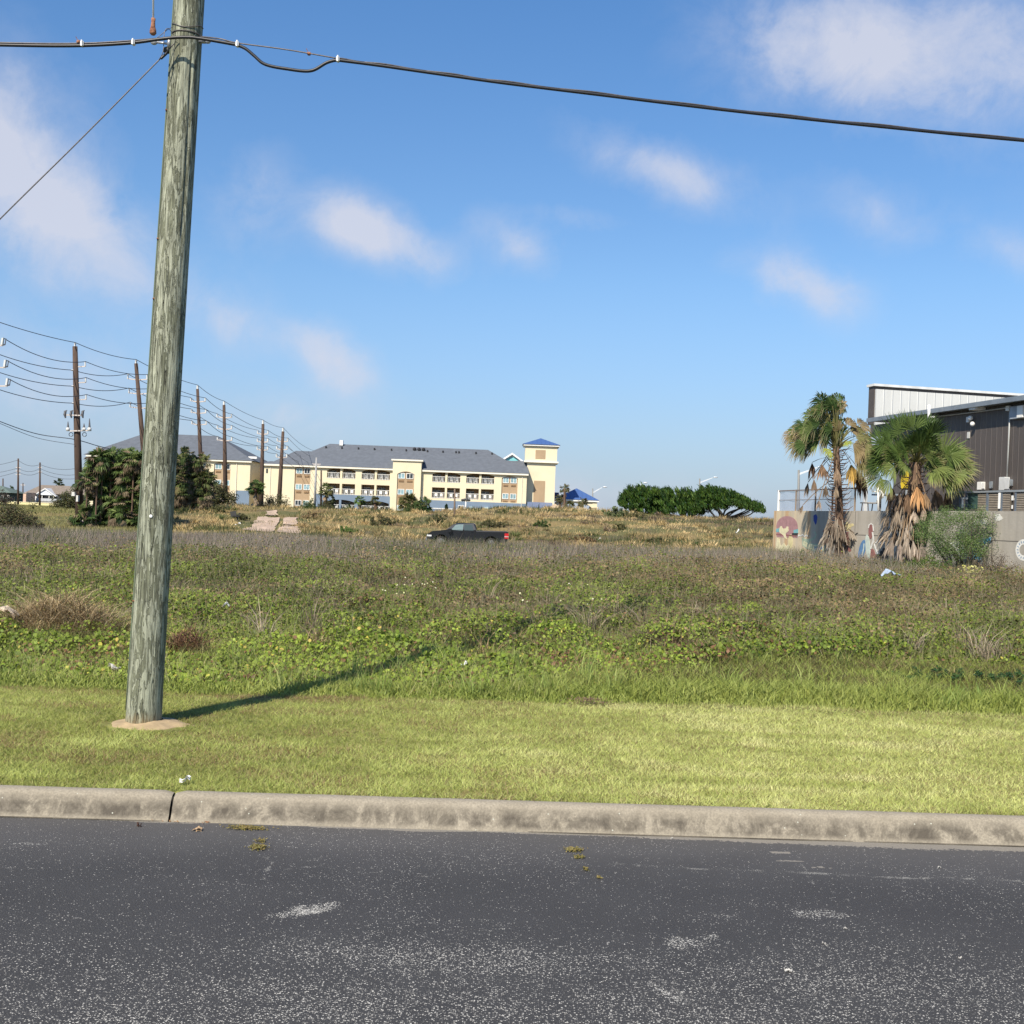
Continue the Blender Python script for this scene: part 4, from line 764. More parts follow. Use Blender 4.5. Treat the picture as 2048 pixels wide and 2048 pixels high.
def facade(t, x0, x1, z0, z1, Y, ops, lowz, dep=.25, nm='wall', lowspan=None):
    """front wall with real openings; ops = [(x0,x1,z0,z1)]"""
    X = sorted({x0, x1, *[o[0] for o in ops], *[o[1] for o in ops], *([c for sp_ in (lowspan or []) for c in sp_[:2]])}); Z = sorted({z0, z1, *[o[2] for o in ops], *[o[3] for o in ops], *([sp_[2] for sp_ in (lowspan or [])])})
    up = MB(); los = [MB() for _ in (lowspan or [])]
    for a, b_ in zip(X[:-1], X[1:]):
        if a < x0 - 1e-6 or b_ > x1 + 1e-6 or b_ - a < 1e-4: continue
        for c, d in zip(Z[:-1], Z[1:]):
            if d - c < 1e-4: continue
            mx_, mz_ = (a + b_) / 2, (c + d) / 2
            if any(o[0] < mx_ < o[1] and o[2] < mz_ < o[3] for o in ops): continue
            low = [i for i, s_ in enumerate(lowspan or []) if s_[0] < mx_ < s_[1] and mz_ < s_[2]]
            (los[low[0]] if low else up).quad((a, Y, c), (b_, Y, c), (b_, Y, d), (a, Y, d))
    for o in ops:
        low = [i for i, s_ in enumerate(lowspan or []) if s_[0] < (o[0] + o[1]) / 2 < s_[1] and (o[2] + o[3]) / 2 < s_[2]]; m_ = los[low[0]] if low else up; a, b_, c, d = o; e = Y + dep
        m_.quad((a, Y, c), (a, e, c), (a, e, d), (a, Y, d)); m_.quad((b_, Y, c), (b_, Y, d), (b_, e, d), (b_, e, c)); m_.quad((a, Y, d), (a, e, d), (b_, e, d), (b_, Y, d)); m_.quad((a, Y, c), (b_, Y, c), (b_, e, c), (a, e, c))
    up.build(nm, CREAM, t)
    for lo in los: lo.build('lower_' + nm, BLUEW, t)
def arch(t, a, b_, z1, rise, Y, mat):
    """fills the corners over an opening so that its head reads as a flat arch"""
    n = 14; mb = MB(); c = (a + b_) / 2; hw = (b_ - a) / 2
    for k in range(n):
        u0, u1 = -1 + 2 * k / n, -1 + 2 * (k + 1) / n; g0, g1 = rise * u0 * u0, rise * u1 * u1
        mb.add([(c + u0 * hw, Y, z1), (c + u1 * hw, Y, z1), (c + u1 * hw, Y, z1 - g1), (c + u0 * hw, Y, z1 - g0), (c + u0 * hw, Y + .22, z1 - g0), (c + u1 * hw, Y + .22, z1 - g1)], [(0, 3, 2, 1), (3, 4, 5, 2)])
    mb.build('arch_head', mat, t)
def win(t, a, b_, c, d, Y, dark=False):
    fr = MB(); w = .10
    fr.box(a, b_, Y - .05, Y + .06, d - w, d); fr.box(a, b_, Y - .05, Y + .06, c, c + w); fr.box(a, a + w, Y - .045, Y + .055, c + w, d - w); fr.box(b_ - w, b_, Y - .045, Y + .055, c + w, d - w); fr.box((a + b_) / 2 - .04, (a + b_) / 2 + .04, Y - .04, Y + .05, c + w, d - w)
    f = fr.build('window', WWHITE, t); mb = MB(); mb.box(a + w, b_ - w, Y - .01, Y + .03, c + w, d - w); mb.build('pane', CURT if not dark else DGLASS, f)
def panel(t, o, Y, rows, cols, acs, archr=.5):
    a, b_, c, d = o; mb = MB(); mb.quad((a, Y, c), (b_, Y, c), (b_, Y, d), (a, Y, d)); mb.build('window_panel', BROWN, t)
    for (z0, z1) in rows:
        for (x0, x1) in cols: win(t, x0, x1, z0, z1, Y - .06, random.random() < .22)
    for (z0, z1) in acs:
        for (x0, x1) in cols:
            mb = MB(); mb.box(x0 + .15, x1 - .15, Y - .10, Y + .05, z0, z1)
            for k in range(3): mb.box(x0 + .2, x1 - .2, Y - .13, Y - .105, z0 + .05 + k * (z1 - z0) / 3.2, z0 + .09 + k * (z1 - z0) / 3.2)
            mb.build('air_conditioner_grille', simple('ac_tan', (.27, .17, .09), .7) if 'ac_tan' not in bpy.data.materials else bpy.data.materials['ac_tan'], t)
    if archr: arch(t, a, b_, d, archr, Y - .25, CREAM)
def balcony(t, o, Y, blue=False, archr=0):
    """recessed balcony bay pair between x0..x1 with a middle post"""
    a, b_, c, d = o; e = Y + 1.7; mb = MB()
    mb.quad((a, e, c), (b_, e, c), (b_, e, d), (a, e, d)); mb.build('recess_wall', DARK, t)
    mb = MB(); mb.quad((a + .002, Y + .25, c), (a + .002, e, c), (a + .002, e, d), (a + .002, Y + .25, d)); mb.quad((b_ - .002, Y + .25, c), (b_ - .002, e, c), (b_ - .002, e, d), (b_ - .002, Y + .25, d)); mb.quad((a, Y + .25, d - .002), (b_, Y + .25, d - .002), (b_, e, d - .002), (a, e, d - .002)); mb.quad((a, Y + .25, c + .002), (b_, Y + .25, c + .002), (b_, e, c + .002), (a, e, c + .002)); mb.build('recess_side', BLUEW if blue else CREAM, t)
    m_ = (a + b_) / 2; mb = MB(); mb.box(m_ - .2, m_ + .2, Y - .02, e - .01, c, d - (0 if not archr else .02)); mb.build('balcony_post', BLUEW if blue else CREAM, t)
    for x0, x1 in ((a, m_ - .2), (m_ + .2, b_)):
        w = x1 - x0; mb = MB(); mb.box(x0 + .1, x0 + w * .62, e - .12, e - .02, c + .05, d - .45); dd = mb.build('balcony_door', DGLASS, t)
        mb = MB(); mb.box(x0 + w * .34, x0 + w * .37, e - .17, e - .125, c + .05, d - .45); mb.box(x0 + .1, x0 + w * .62, e - .17, e - .125, d - .5, d - .43); mb.build('door_frame', simple('alu', (.35, .35, .33), .5) if 'alu' not in bpy.data.materials else bpy.data.materials['alu'], dd)
        mb = MB(); zt = c + 1.12; mb.box(x0, x1, Y + .03, Y + .1, zt - .07, zt); mb.box(x0, x1, Y + .03, Y + .1, c + .05, c + .12); k = 9
        for i in range(k + 1): xx = x0 + w * i / k; mb.box(xx - .025, xx + .025, Y + .045, Y + .085, c + .12, zt - .07)
        mb.build('railing', WWHITE, t)
        chairs.append((x0 + w * .3, Y + .8, c)); chairs.append((x0 + w * .72, Y + .75, c))
    if archr:
        n = 14; hw = (b_ - a) / 2; mb = MB()
        for k in range(n):
            u0, u1 = -1 + 2 * k / n, -1 + 2 * (k + 1) / n; cc = (a + b_) / 2
            mb.quad((cc + u0 * hw, Y - .03, d), (cc + u1 * hw, Y - .03, d), (cc + u1 * hw, Y - .03, d - archr * u1 ** 2), (cc + u0 * hw, Y - .03, d - archr * u0 ** 2))
        mb.build('arch_head', BLUEW if blue else CREAM, t)
chairs = []
hx = P(790, 1025, YH); hotel = thing('hotel', 'long cream and blue-grey three-storey hotel with slate roof, balconies and a square tower', 'hotel', (hx.x, YH, .8), 0)
X = lambda px, py=975, Y=YH: P(px, py, Y).x
Zt = lambda py, px, Y=YH: P(px, py, Y).z
xl, xr = X(527), X(1053); eave = Zt(937, 760); zb = -.3
b1, b2 = X(632), X(781); b3, b4 = X(841), xr; zl1 = Zt(990, 705); zl2 = Zt(1003.5, 950)
f3 = (Zt(957, 682), Zt(937, 682) + .0); f3b = f3[0]; row = f3[0] - Zt(989, 682)                     # storey height
ops = []
def bay(px0, px1, k, top=.0):
    z0 = f3b - k * row; return (X(px0), X(px1), z0, z0 + (1.95 if k == 0 else 2.05) + top)
G1 = [bay(653, 710, k) for k in (0, 1, 2)]; G2 = [bay(722.5, 779, k) for k in (0, 1, 2)]; G3 = [bay(864, 920, k) for k in (0, 1)]; G4 = [bay(932, 988, k) for k in (0, 1)]
pz = Zt(931.5, 604); p1 = (X(588.5), X(620), zb + .1, pz); p3 = (X(1003), X(1035), zl2 + .1, Zt(952, 1019))
ops = G1 + G2 + G3 + G4 + [p1, p3]
facade(hotel, xl, xr, zb, eave, YH, ops, 0, .25, 'wall', [(b1, b2, zl1), (b3, b4, zl2)])
for q in G1[:2] + G2[:2] + G3 + G4: balcony(hotel, q, YH, False, .42 if q in (G1[0], G2[0], G3[0], G4[0]) else 0)
for q in (G1[2], G2[2]): balcony(hotel, q, YH, True, .42)
def rows_from(top, n, h=1.05, gap=row): return [(top - h - k * gap, top - k * gap) for k in range(n)]
wr = rows_from(pz - .45, 3); panel(hotel, p1, YH + .25, wr, [(X(590.5), X(603.5)), (X(606.5), X(619))], [(z0 - .62, z0 - .28) for z0, _ in wr[:2]], .5)
wr = rows_from(p3[3] - .3, 2); panel(hotel, p3, YH + .25, wr, [(X(1005), X(1017.5)), (X(1020.5), X(1033))], [(z0 - .62, z0 - .28) for z0, _ in wr], .45)
# projecting parapet bay
yb = YH - .9; bx0, bx1 = X(784, 980, yb), X(841, 980, yb); bz = Zt(922, 812, yb); p2 = (X(793.5, 980, yb), X(827.5, 980, yb), zb + .1, Zt(943, 810, yb))
facade(hotel, bx0, bx1, zb, bz, yb, [p2], 0, .25, 'bay_wall'); mb = MB(); mb.quad((bx0, yb, zb), (bx0, YH + 3, zb), (bx0, YH + 3, bz), (bx0, yb, bz)); mb.quad((bx1, yb, zb), (bx1, yb, bz), (bx1, YH + 3, bz), (bx1, YH + 3, zb)); mb.quad((bx0, YH + 3, eave), (bx1, YH + 3, eave), (bx1, YH + 3, bz), (bx0, YH + 3, bz)); mb.build('bay_side', CREAM, hotel)
mb = MB(); mb.box(bx0 - .3, bx1 + .3, yb - .3, YH + 3.2, bz, bz + .28); mb.build('bay_cornice', CREAMT, hotel)
wr = rows_from(p2[3] - .3, 3); panel(hotel, p2, yb + .25, wr, [(X(795, 980, yb), X(808.5, 980, yb)), (X(811.5, 980, yb), X(825.5, 980, yb))], [(z0 - .62, z0 - .28) for z0, _ in wr[:2]], .5)
mb = MB(); mb.box(xl - .2, bx0 - .02, YH - .5, YH - .1, eave - .28, eave + .05); mb.box(bx1 + .02, xr + .3, YH - .5, YH - .1, eave - .28, eave + .05); mb.build('gutter', CREAMT, hotel)
def hip(t, xa, xb, ya, yb_, ze, ra, rb, yr, zr, nm='roof', gable_r=False):
    mb = MB(); A, B, C, D_ = (xa, ya, ze), (xb, ya, ze), (xb, yb_, ze), (xa, yb_, ze); E, F_ = (ra, yr, zr), (rb, yr, zr); mb.add([A, B, C, D_, E, F_], [(0, 1, 5, 4), (1, 2, 5), (2, 3, 4, 5), (3, 0, 4), (0, 3, 2, 1)]); return mb.build(nm, ROOFG, t)
Yr = 233.; zr = Zt(893.5, 815, Yr)
r1 = hip(hotel, X(560), xr + .5, YH - .55, Yr + 9.4, eave + .06, X(659, 900, Yr), X(976, 900, Yr), Yr, zr)
hip(hotel, X(536), X(700), YH - .45, 236, eave + .04, X(592, 900, 230), X(660, 900, 230), 230, Zt(902, 606, 230), 'lower_roof')
mb = MB(); Yc = 229.; zc = Zt(921.5, 1028, Yc); mb.add([(X(960), YH - .45, eave + .03), (xr + .45, YH - .45, eave + .03), (xr - .2, Yc, zc), (X(990, 921, Yc), Yc, zc), (xr - .2, Yc + 6, eave), (X(960), Yc + 6, eave)], [(0, 1, 2, 3), (3, 2, 4, 5)]); mb.build('lower_roof', ROOFG, hotel)
mb = MB()
for px, py in ((652, 892), (684, 894), (717, 895.5), (749, 897), (783, 899), (912, 905.5), (886, 903.5), (918, 905), (952, 906.5), (984, 909), (812, 912), (855, 901.5)):
    q = P(px, py, YH + 7); zz = eave + (zr - eave) * (7.5 / 9.5); mb.tube([(q.x, YH + 7, zz - .3), (q.x, YH + 7, zz + .42)], .16, 6)
for px in (829, 838, 847): q = P(px, 900, YH + 7.5); zz = eave + (zr - eave) * (8 / 9.5); mb.ball((q.x, YH + 7.5, zz + .25), .38, seg=8, rings=5)
mb.build('roof_vent', simple('vent_dark', (.02, .02, .022), .6), r1)
mb = MB(); q = P(682.5, 884, 232); mb.box(q.x - .32, q.x + .32, 232, 233, zr - .3, zr + .72); mb.build('roof_box', WWHITE, r1)
# left wing
wl, wr_ = X(174), X(499); wrt = Zt(918.5, 400)
q0 = (X(426.5), X(459.5), zb + .1, wrt - .35); q1 = (X(381), X(411), zb + .1, wrt - .35)
facade(hotel, wl, wr_, zb, wrt, YH, [q0, q1], 0, .25, 'wing_wall', [(X(470.5), wr_, Zt(981, 480))])
for q_, cs in ((q0, [(X(428), X(441.5)), (X(445), X(458.5))]), (q1, [(X(383), X(395)), (X(398), X(410))])):
    w3 = rows_from(q_[3] - .35, 3); panel(hotel, q_, YH + .25, w3, cs, [(a_ - .62, a_ - .28) for a_, _ in w3[:2]], .45)
mb = MB(); mb.quad((wr_, YH, zb), (wr_, 234, zb), (wr_, 234, wrt), (wr_, YH, wrt)); mb.quad((wl, YH, zb), (wl, YH, wrt), (wl, 242, wrt), (wl, 242, zb)); mb.quad((xl, YH, zb), (xl, YH, eave), (xl, 240, eave), (xl, 240, zb)); mb.quad((xr, YH, zb), (xr, 229, zb), (xr, 229, eave), (xr, YH, eave)); mb.quad((wr_, 234, zb), (xl, 234, zb), (xl, 234, wrt - .3), (wr_, 234, wrt - .3)); mb.build('side_wall', CREAM, hotel)
mb = MB(); mb.box(wl - .3, wr_ + .3, YH - .5, YH - .1, wrt - .28, wrt + .05); mb.build('gutter', CREAMT, hotel)
zr2 = Zt(870.5, 395, 235); hip(hotel, wl - .8, wr_ + .7, YH - .6, 246, wrt + .06, X(290, 870, 235), X(436, 872, 235), 235, zr2, 'wing_roof')
hip(hotel, wr_ - 2, xl + 4, 233, 241, wrt - .28, wr_ + 1, xl + 2, 237, wrt + .7, 'link_roof')
mb = MB(); mb.tube([(X(472), YH - .1, zb), (X(472), YH - .1, wrt - .2)], .07, 6); mb.tube([(X(540), YH - .1, zb), (X(540), YH - .1, eave - .2)], .05, 6); mb.tube([(X(844), YH - .1, zb), (X(844), YH - .1, eave - .2)], .05, 6); mb.tube([(X(1044), YH - .1, zb), (X(1044), YH - .1, eave - .2)], .05, 6); mb.build('downpipe', CREAMT, hotel)
mb = MB(); mb.box(X(531), X(534.5), YH - .06, YH + .02, Zt(946, 533), Zt(937.5, 533)); mb.build('side_vent', DGLASS, hotel)
mb = MB(); q = P(506, 917, 226); mb.box(q.x - .8, q.x + .8, 225.5, 227, q.z - .05, q.z + .35); mb.build('roof_unit', WWHITE, hotel)
# ground-floor openings in the blue base
for px0, px1, py0, py1 in ((916, 928.5, 1011, 1020),): a, b_, c, d = HR(px0, py0, px1, py1, YH); win(hotel, a, b_, c, d, YH - .08, True)
for px0, px1, py0, py1 in ((968, 977, 1014, 1024), (939, 946, 1013, 1022)):
    a, b_, c, d = HR(px0, py0, px1, py1, YH); mb = MB(); mb.box(a, b_, YH - .25, YH + .1, c, d); mb.build('service_door', simple('pale_blue', (.40, .52, .55), .6), hotel)
a, b_, c, d = HR(848, 1018, 1000, 1019.6, YH); mb = MB(); mb.box(a, b_, YH - .06, YH + .02, c, d); mb.build('trim_band', WWHITE, hotel)
# tower
Yt = 226.5; t0, t1 = X(1048.5, 950, Yt), X(1110.5, 950, Yt); td = t1 - t0; tz = Zt(892.5, 1081, Yt); zc = Zt(925.5, 1081, Yt)
tw_ = MB(); tw_.box(t0 + .5, t1 - .0, Yt, Yt + td, zb, zc); tw_.build('tower_wall', CREAM, hotel); mb = MB(); mb.box(t0, t1 + .2, Yt - .3, Yt + td, zc + .3, tz); tu = mb.build('tower_top', CREAM, hotel)
mb = MB(); mb.box(t0 - .15, t1 + .5, Yt - .55, Yt + td + .2, zc, zc + .3); mb.build('tower_cornice', CREAMT, hotel); mb = MB(); mb.box(t0 - .35, t1 + .6, Yt - .75, Yt + td + .4, tz, tz + .3); mb.build('tower_eave', WWHITE, hotel)
mb = MB(); e = .55; mb.add([(t0 - e, Yt - .9, tz + .3), (t1 + e + .2, Yt - .9, tz + .3), (t1 + e + .2, Yt + td + .6, tz + .3), (t0 - e, Yt + td + .6, tz + .3), ((t0 + t1) / 2, Yt + td / 2, Zt(876.5, 1081, Yt + 3))], [(0, 1, 4), (1, 2, 4), (2, 3, 4), (3, 0, 4), (0, 3, 2, 1)]); mb.build('tower_roof', BLUER, hotel)
a, b_, c, d = HR(1071, 900, 1091, 918, Yt - .3); mb = MB(); mb.box(a, b_, Yt - .34, Yt, c, d); mb.build('tower_panel', BROWN, hotel)
a, b_, c, d = HR(1067, 961.5, 1089.5, 1007, Yt); mb = MB(); mb.box(a, b_, Yt - .05, Yt + .1, c, d); mb.build('tower_panel', BROWN, hotel)
mb = MB(); mb.box(t0 + .1, t1 - .02, Yt - 2.2, Yt - .001, zb, Zt(1010, 1080)); mb.build('tower_base', BLUEW, hotel)
mb = MB(); z_ = Zt(1014, 1080); mb.add([(X(1056), Yt - 5, z_), (X(1106), Yt - 5, z_), (X(1106), Yt - 2, z_ + .9), (X(1056), Yt - 2, z_ + .9), (X(1056), Yt - 5, z_ - .3), (X(1106), Yt - 5, z_ - .3)], [(0, 1, 2, 3), (0, 4, 5, 1)]); mb.build('entrance_roof', simple('blue_grey_metal', (.13, .17, .27), .5), hotel)
# balcony chairs
def patio_chair(x, y, z, i):
    mb = MB()
    for sx_ in (-.22, .22):
        for sy_ in (-.2, .2): mb.box(x + sx_ - .02, x + sx_ + .02, y + sy_ - .02, y + sy_ + .02, z, z + .42)
        mb.box(x + sx_ - .025, x + sx_ + .025, y - .22, y + .22, z + .62, z + .66)
    mb.box(x - .24, x + .24, y - .24, y + .24, z + .40, z + .46); mb.box(x - .24, x + .24, y + .2, y + .25, z + .46, z + .95)
    tag(mb.build('patio_chair', WWHITE), 'small white plastic chair behind a hotel balcony railing', 'chair', 'white chairs on the hotel balconies')
for i, c in enumerate(chairs): patio_chair(*c, i)
# white gabled house behind the roof's right end
t = thing('gabled_building', 'white gable with a turquoise arched window peeping over the hotel roof beside the tower', 'building', (X(1023, 915, 262), 262, .8)); Yg = 262
g0, g1 = X(1000, 920, Yg), X(1048, 920, Yg); gz = Zt(921, 1023, Yg); gt = Zt(905.5, 1023, Yg); gm_ = (g0 + g1) / 2
mb = MB(); mb.box(g0 + .3, g1 - .3, Yg, Yg + 12, .3, gz); mb.build('wall', WWHITE, t); mb = MB(); mb.add([(g0 + .3, Yg, gz), (g1 - .3, Yg, gz), (gm_, Yg, gt - .3)], [(0, 1, 2)]); mb.build('gable', WWHITE, t)
mb = MB(); mb.extr([(g0, gz - .1), (gm_, gt), (g1, gz - .1), (g1, gz - .5), (gm_, gt - .45), (g0, gz - .5)], Yg - .6, Yg + 12.2); mb.build('roof', simple('white_metal_roof', (.72, .73, .74), .5), t)
mb = MB(); mb.add([(gm_ + 1.45 * math.cos(a), Yg - .05, gz - .25 + 1.0 * math.sin(a)) for a in np.linspace(0, math.pi, 14)], [tuple(range(14))]); mb.build('arched_window', simple('turquoise_glass', (.20, .52, .55), .3), t)
# drive-under canopy
t = thing('entrance_canopy', 'open entrance canopy with a bright blue hipped metal roof right of the hotel tower', 'canopy', (X(1155, 1000, 236), 236, .8)); Yk = 234
k0, k1 = X(1108, 998, Yk), X(1199, 998, Yk); kz = Zt(999, 1150, Yk); kt = Zt(976.5, 1153, Yk + 5); km_ = X(1153, 980, Yk + 5)
mb = MB(); mb.add([(k0, Yk, kz), (k1, Yk, kz), (k1, Yk + 10, kz), (k0, Yk + 10, kz), (km_, Yk + 5, kt)], [(0, 1, 4), (1, 2, 4), (2, 3, 4), (3, 0, 4), (0, 3, 2, 1)]); mb.build('roof', BLUER, t)
mb = MB(); mb.box(k0 + .1, k1 - .1, Yk + .1, Yk + 9.9, kz - .35, kz - .02); mb.build('fascia', WWHITE, t)
for xx in (k0 + .5, k1 - 1.3):
    for yy in (Yk + .4, Yk + 8.7): mb = MB(); mb.box(xx, xx + .9, yy, yy + .9, .2, kz - .5 - .9 * 0); mb.box(xx - .12, xx + 1.02, yy - .12, yy + 1.02, kz - 1.6, kz - 1.3); mb.build('column', CREAM, t)
n = 12; mb = MB(); c_ = (k0 + k1) / 2; hw = (k1 - k0) / 2 - 1.3
for k in range(n):
    u0, u1 = -1 + 2 * k / n, -1 + 2 * (k + 1) / n; mb.extr([(c_ + u0 * hw, kz - .36), (c_ + u1 * hw, kz - .36), (c_ + u1 * hw, kz - .7 - 1.0 * u1 ** 4), (c_ + u0 * hw, kz - .7 - 1.0 * u0 ** 4)], Yk + .5, Yk + .9)
mb.build('arch', CREAM, t); mb = MB(); q = X(1108, 985, Yk + 2); mb.box(X(1104, 985, 236), X(1118, 985, 236), 236, 240, kz + .02, kz + 1.3); mb.build('parapet_box', simple('navy_metal', (.02, .04, .14), .5), t)
mb = MB(); z_ = Zt(1017, 1112); xx = [X(p_) for p_ in (1096, 1124)]; mb.add([(xx[0], 219, z_), (xx[1], 219, z_), (xx[1], 222, z_), (xx[0], 222, z_), ((xx[0] + xx[1]) / 2, 220.5, z_ + .85)], [(0, 1, 4), (1, 2, 4), (2, 3, 4), (3, 0, 4), (0, 3, 2, 1)])
t = thing('patio_umbrella', 'tan square parasol in front of the hotel tower foot', 'parasol', ((xx[0] + xx[1]) / 2, 220.5, .6)); mb.build('canopy', simple('tan_canvas', (.42, .32, .22), .8), t); mb = MB(); mb.tube([((xx[0] + xx[1]) / 2, 220.5, .6), ((xx[0] + xx[1]) / 2, 220.5, z_ + .5)], .05, 6); mb.build('pole', GALV, t)
# ================================================================== houses at the far left
def gable_house(): pass
SH = simple('brown_shingle', (.20, .165, .135), .9, 0, .2, 2); WS = simple('white_siding', (.70, .73, .78), .7, 0, .04)
Yw = 320; t = thing('white_house', 'small white single-storey house with a gabled porch and brown shingle roof', 'house', (X(105, 1000, Yw), Yw, 1.2))
w0, w1, z0, z1 = HR(52, 988, 152, 1003.5, Yw); wt = Zt(970.5, 100, Yw + 4.5)
mb = MB(); mb.box(w0, X(73, 1000, Yw), Yw, Yw + 9, z0, z1); mb.box(X(73, 1000, Yw), w1, Yw + 2.2, Yw + 9, z0, z1); mb.build('wall', WS, t)
mb = MB(); a, b_ = w0 - .5, w1 + 3; mb.add([(a, Yw - .6, z1), (b_, Yw - .6, z1), (b_, Yw + 9.6, z1), (a, Yw + 9.6, z1), (w0 + 2.2, Yw + 4.5, wt), (b_ - 1, Yw + 4.5, wt)], [(0, 1, 5, 4), (1, 2, 5), (2, 3, 4, 5), (3, 0, 4), (0, 3, 2, 1)]); mb.build('roof', SH, t)
pa, pb_ = X(72, 985, Yw - 1.5), X(109, 985, Yw - 1.5); pt = Zt(978.5, 91, Yw - 1.5); pz_ = Zt(990, 91, Yw - 1.5); pm = (pa + pb_) / 2
mb = MB(); mb.extr([(pa, pz_), (pm, pt), (pb_, pz_)], Yw - 1.5, Yw + .0); mb.build('porch_gable', WS, t); mb = MB(); mb.extr([(pa - .5, pz_ - .1), (pm, pt + .35), (pb_ + .5, pz_ - .1), (pb_ + .5, pz_ - .4), (pm, pt - .02), (pa - .5, pz_ - .4)], Yw - 1.8, Yw + 3); mb.build('porch_roof', simple('porch_trim', (.62, .62, .62), .6), t)
for px in (75, 84, 98, 107): mb = MB(); q = X(px, 995, Yw - 1.3); mb.box(q - .08, q + .08, Yw - 1.3, Yw - 1.1, z0, pz_); mb.build('porch_post', WWHITE, t)
mb = MB(); mb.box(pa, X(118, 995, Yw), Yw - 1.4, Yw - 1.3, z0 + .1, z0 + .85); mb.build('porch_railing', simple('rail_grey', (.45, .47, .5), .6), t); mb = MB(); mb.box(pa, w1, Yw - 1.5, Yw + 2.2, z0 - .3, z0); mb.build('porch_floor', simple('deck', (.3, .28, .26), .8), t)
for px0, px1, py0, py1 in ((63, 67, 992, 998),): a, b_, c, d = HR(px0, py0, px1, py1, Yw); win(t, a, b_, c, d, Yw - .05, True)
for px0, px1, py0, py1 in ((96, 101, 991, 1002), (85, 89, 992, 999), (108, 114, 992, 997)): a, b_, c, d = HR(px0, py0, px1, py1, Yw + 2.2); mb = MB(); mb.box(a, b_, Yw + 2.1, Yw + 2.25, c, d); mb.build('door' if px0 == 96 else 'window', WWHITE if px0 == 96 else DGLASS, t)
for k in range(9): mb = MB(); q = w0 + .4 + k * (w1 - w0 - .8) / 8; mb.box(q - .15, q + .15, Yw + .1, Yw + .4, .6, z0); mb.build('pier', simple('pier%d' % k, (.3, .3, .3)), t)
a, b_, c, d = HR(30, 986, 52, 1005, 312); t = thing('pink_building', 'plain pale pink flat-roofed block beside the white house', 'building', ((a + b_) / 2, 312, .8)); mb = MB(); mb.box(a, b_, 312, 318, .3, d); mb.build('wall', simple('pink_stucco', (.58, .40, .30), .85), t); mb = MB(); mb.box(a - .1, b_ + .1, 311.9, 318.1, d, d + .2); mb.build('parapet', simple('pink_trim', (.50, .36, .30), .8), t)
a, b_, c, d = HR(-70, 984, 24, 1005, 290); t = thing('green_house', 'dark grey-green house at the far left edge, half hidden by bushes', 'house', ((a + b_) / 2, 290, .8)); mb = MB(); mb.box(a + 1, b_ - 1, 290, 299, .5, d); mb.build('wall', simple('dark_green_siding', (.05, .075, .07), .8), t)
mb = MB(); mb.add([(a, 289.3, d), (b_, 289.3, d), (b_, 299.7, d), (a, 299.7, d), (a + 3, 294.5, d + 1.7), (b_ - 4.5, 294.5, d + 1.7)], [(0, 1, 5, 4), (1, 2, 5), (2, 3, 4, 5), (3, 0, 4), (0, 3, 2, 1)]); mb.build('roof', simple('green_grey_shingle', (.12, .16, .14), .9), t)
for px in (4, 15): q0_, q1_, c, d2 = HR(px, 990, px + 4, 995, 290); win(t, q0_, q1_, c, d2, 289.9, True)
Yy = 262; a, b_ = X(-60, 1005, Yy), X(117, 1008, Yy); zt_ = Zt(1005, 60, Yy); t = thing('yellow_wall', 'long low pale yellow garden wall in front of the white house', 'wall', ((a + b_) / 2, Yy, .3)); mb = MB(); mb.box(a, b_, Yy, Yy + .25, -.2, zt_); mb.build('wall', simple('pale_yellow', (.66, .60, .32), .8), t); mb = MB(); mb.box(a - .05, b_ + .05, Yy - .06, Yy + .31, zt_, zt_ + .1); mb.build('coping', simple('pale_yellow_trim', (.70, .66, .45), .8), t)
# two middle-distance dark poles and small ones beyond
def thin_pole(name, label, px, py0, py1, Y, r, mat=DKBR, arms=(), grp=None, cat='utility pole', px2=None):
    a = P(px, py1, Y); bt = P(px2 or px, py0, Y); bt.z = min(bt.z, Hs(bt.x, min(Y, 3000))) - .3; t = thing(name, label, cat, bt, 0, grp); mb = MB(); mb.tube([bt, a], [r, r * .7], 8); mb.build('shaft', mat, t, smooth=True)
    for py, w in arms: mb = MB(); c = P(px, py, Y); mb.bar(c - Vector((w, 0, 0)), c + Vector((w, 0, 0)), .10 * Y / 200); mb.build('crossarm', ARM, t)
    return t
thin_pole('utility_pole', 'brown pole directly in front of the pink block', 36.5, 1004, 917, 240, .24, DKBR, ((935, .5), (942, .5), (949, .5)), 'distant wooden poles at the left')
thin_pole('utility_pole', 'brown pole in front of the white house porch', 80, 1003, 925, 250, .24, DKBR, ((935, .4), (944, .4)), 'distant wooden poles at the left', px2=80)
thin_pole('utility_pole', 'faint thin pole above the green house roof', 6, 1000, 957, 380, .28, DKBR, (), 'distant wooden poles at the left'); thin_pole('utility_pole', 'faint short pole behind the gap between the pink block and the dark shrub', 46, 1000, 966, 400, .26, DKBR, ((970, .8),), 'distant wooden poles at the left')
for i, (p0, p1, lb) in enumerate((((-60, 925), (37, 920), ), ((-60, 945), (37, 936)), ((-60, 955), (37, 950)))and [((-80, 931, 36, 920, 80, 929, 160, 935, 300, 934), 0, 'highest faint wire above the white house'), ((-80, 945, 36, 936, 80, 937, 160, 948, 300, 946), 0, 'second faint wire above the white house'), ((-80, 957, 36, 943, 80, 944, 160, 956, 300, 956), 0, 'third faint wire above the white house')]):
    c = [P(p0[k], p0[k + 1], 245) for k in range(0, 10, 2)]; pts = []
    for a, b_ in zip(c[:-1], c[1:]): pts += span(a, b_, .7, 8)
    mb = MB(); mb.tube(pts, .035, 4); tag(mb.build('power_line', PW), lb, 'power line', 'faint wires above the far houses')
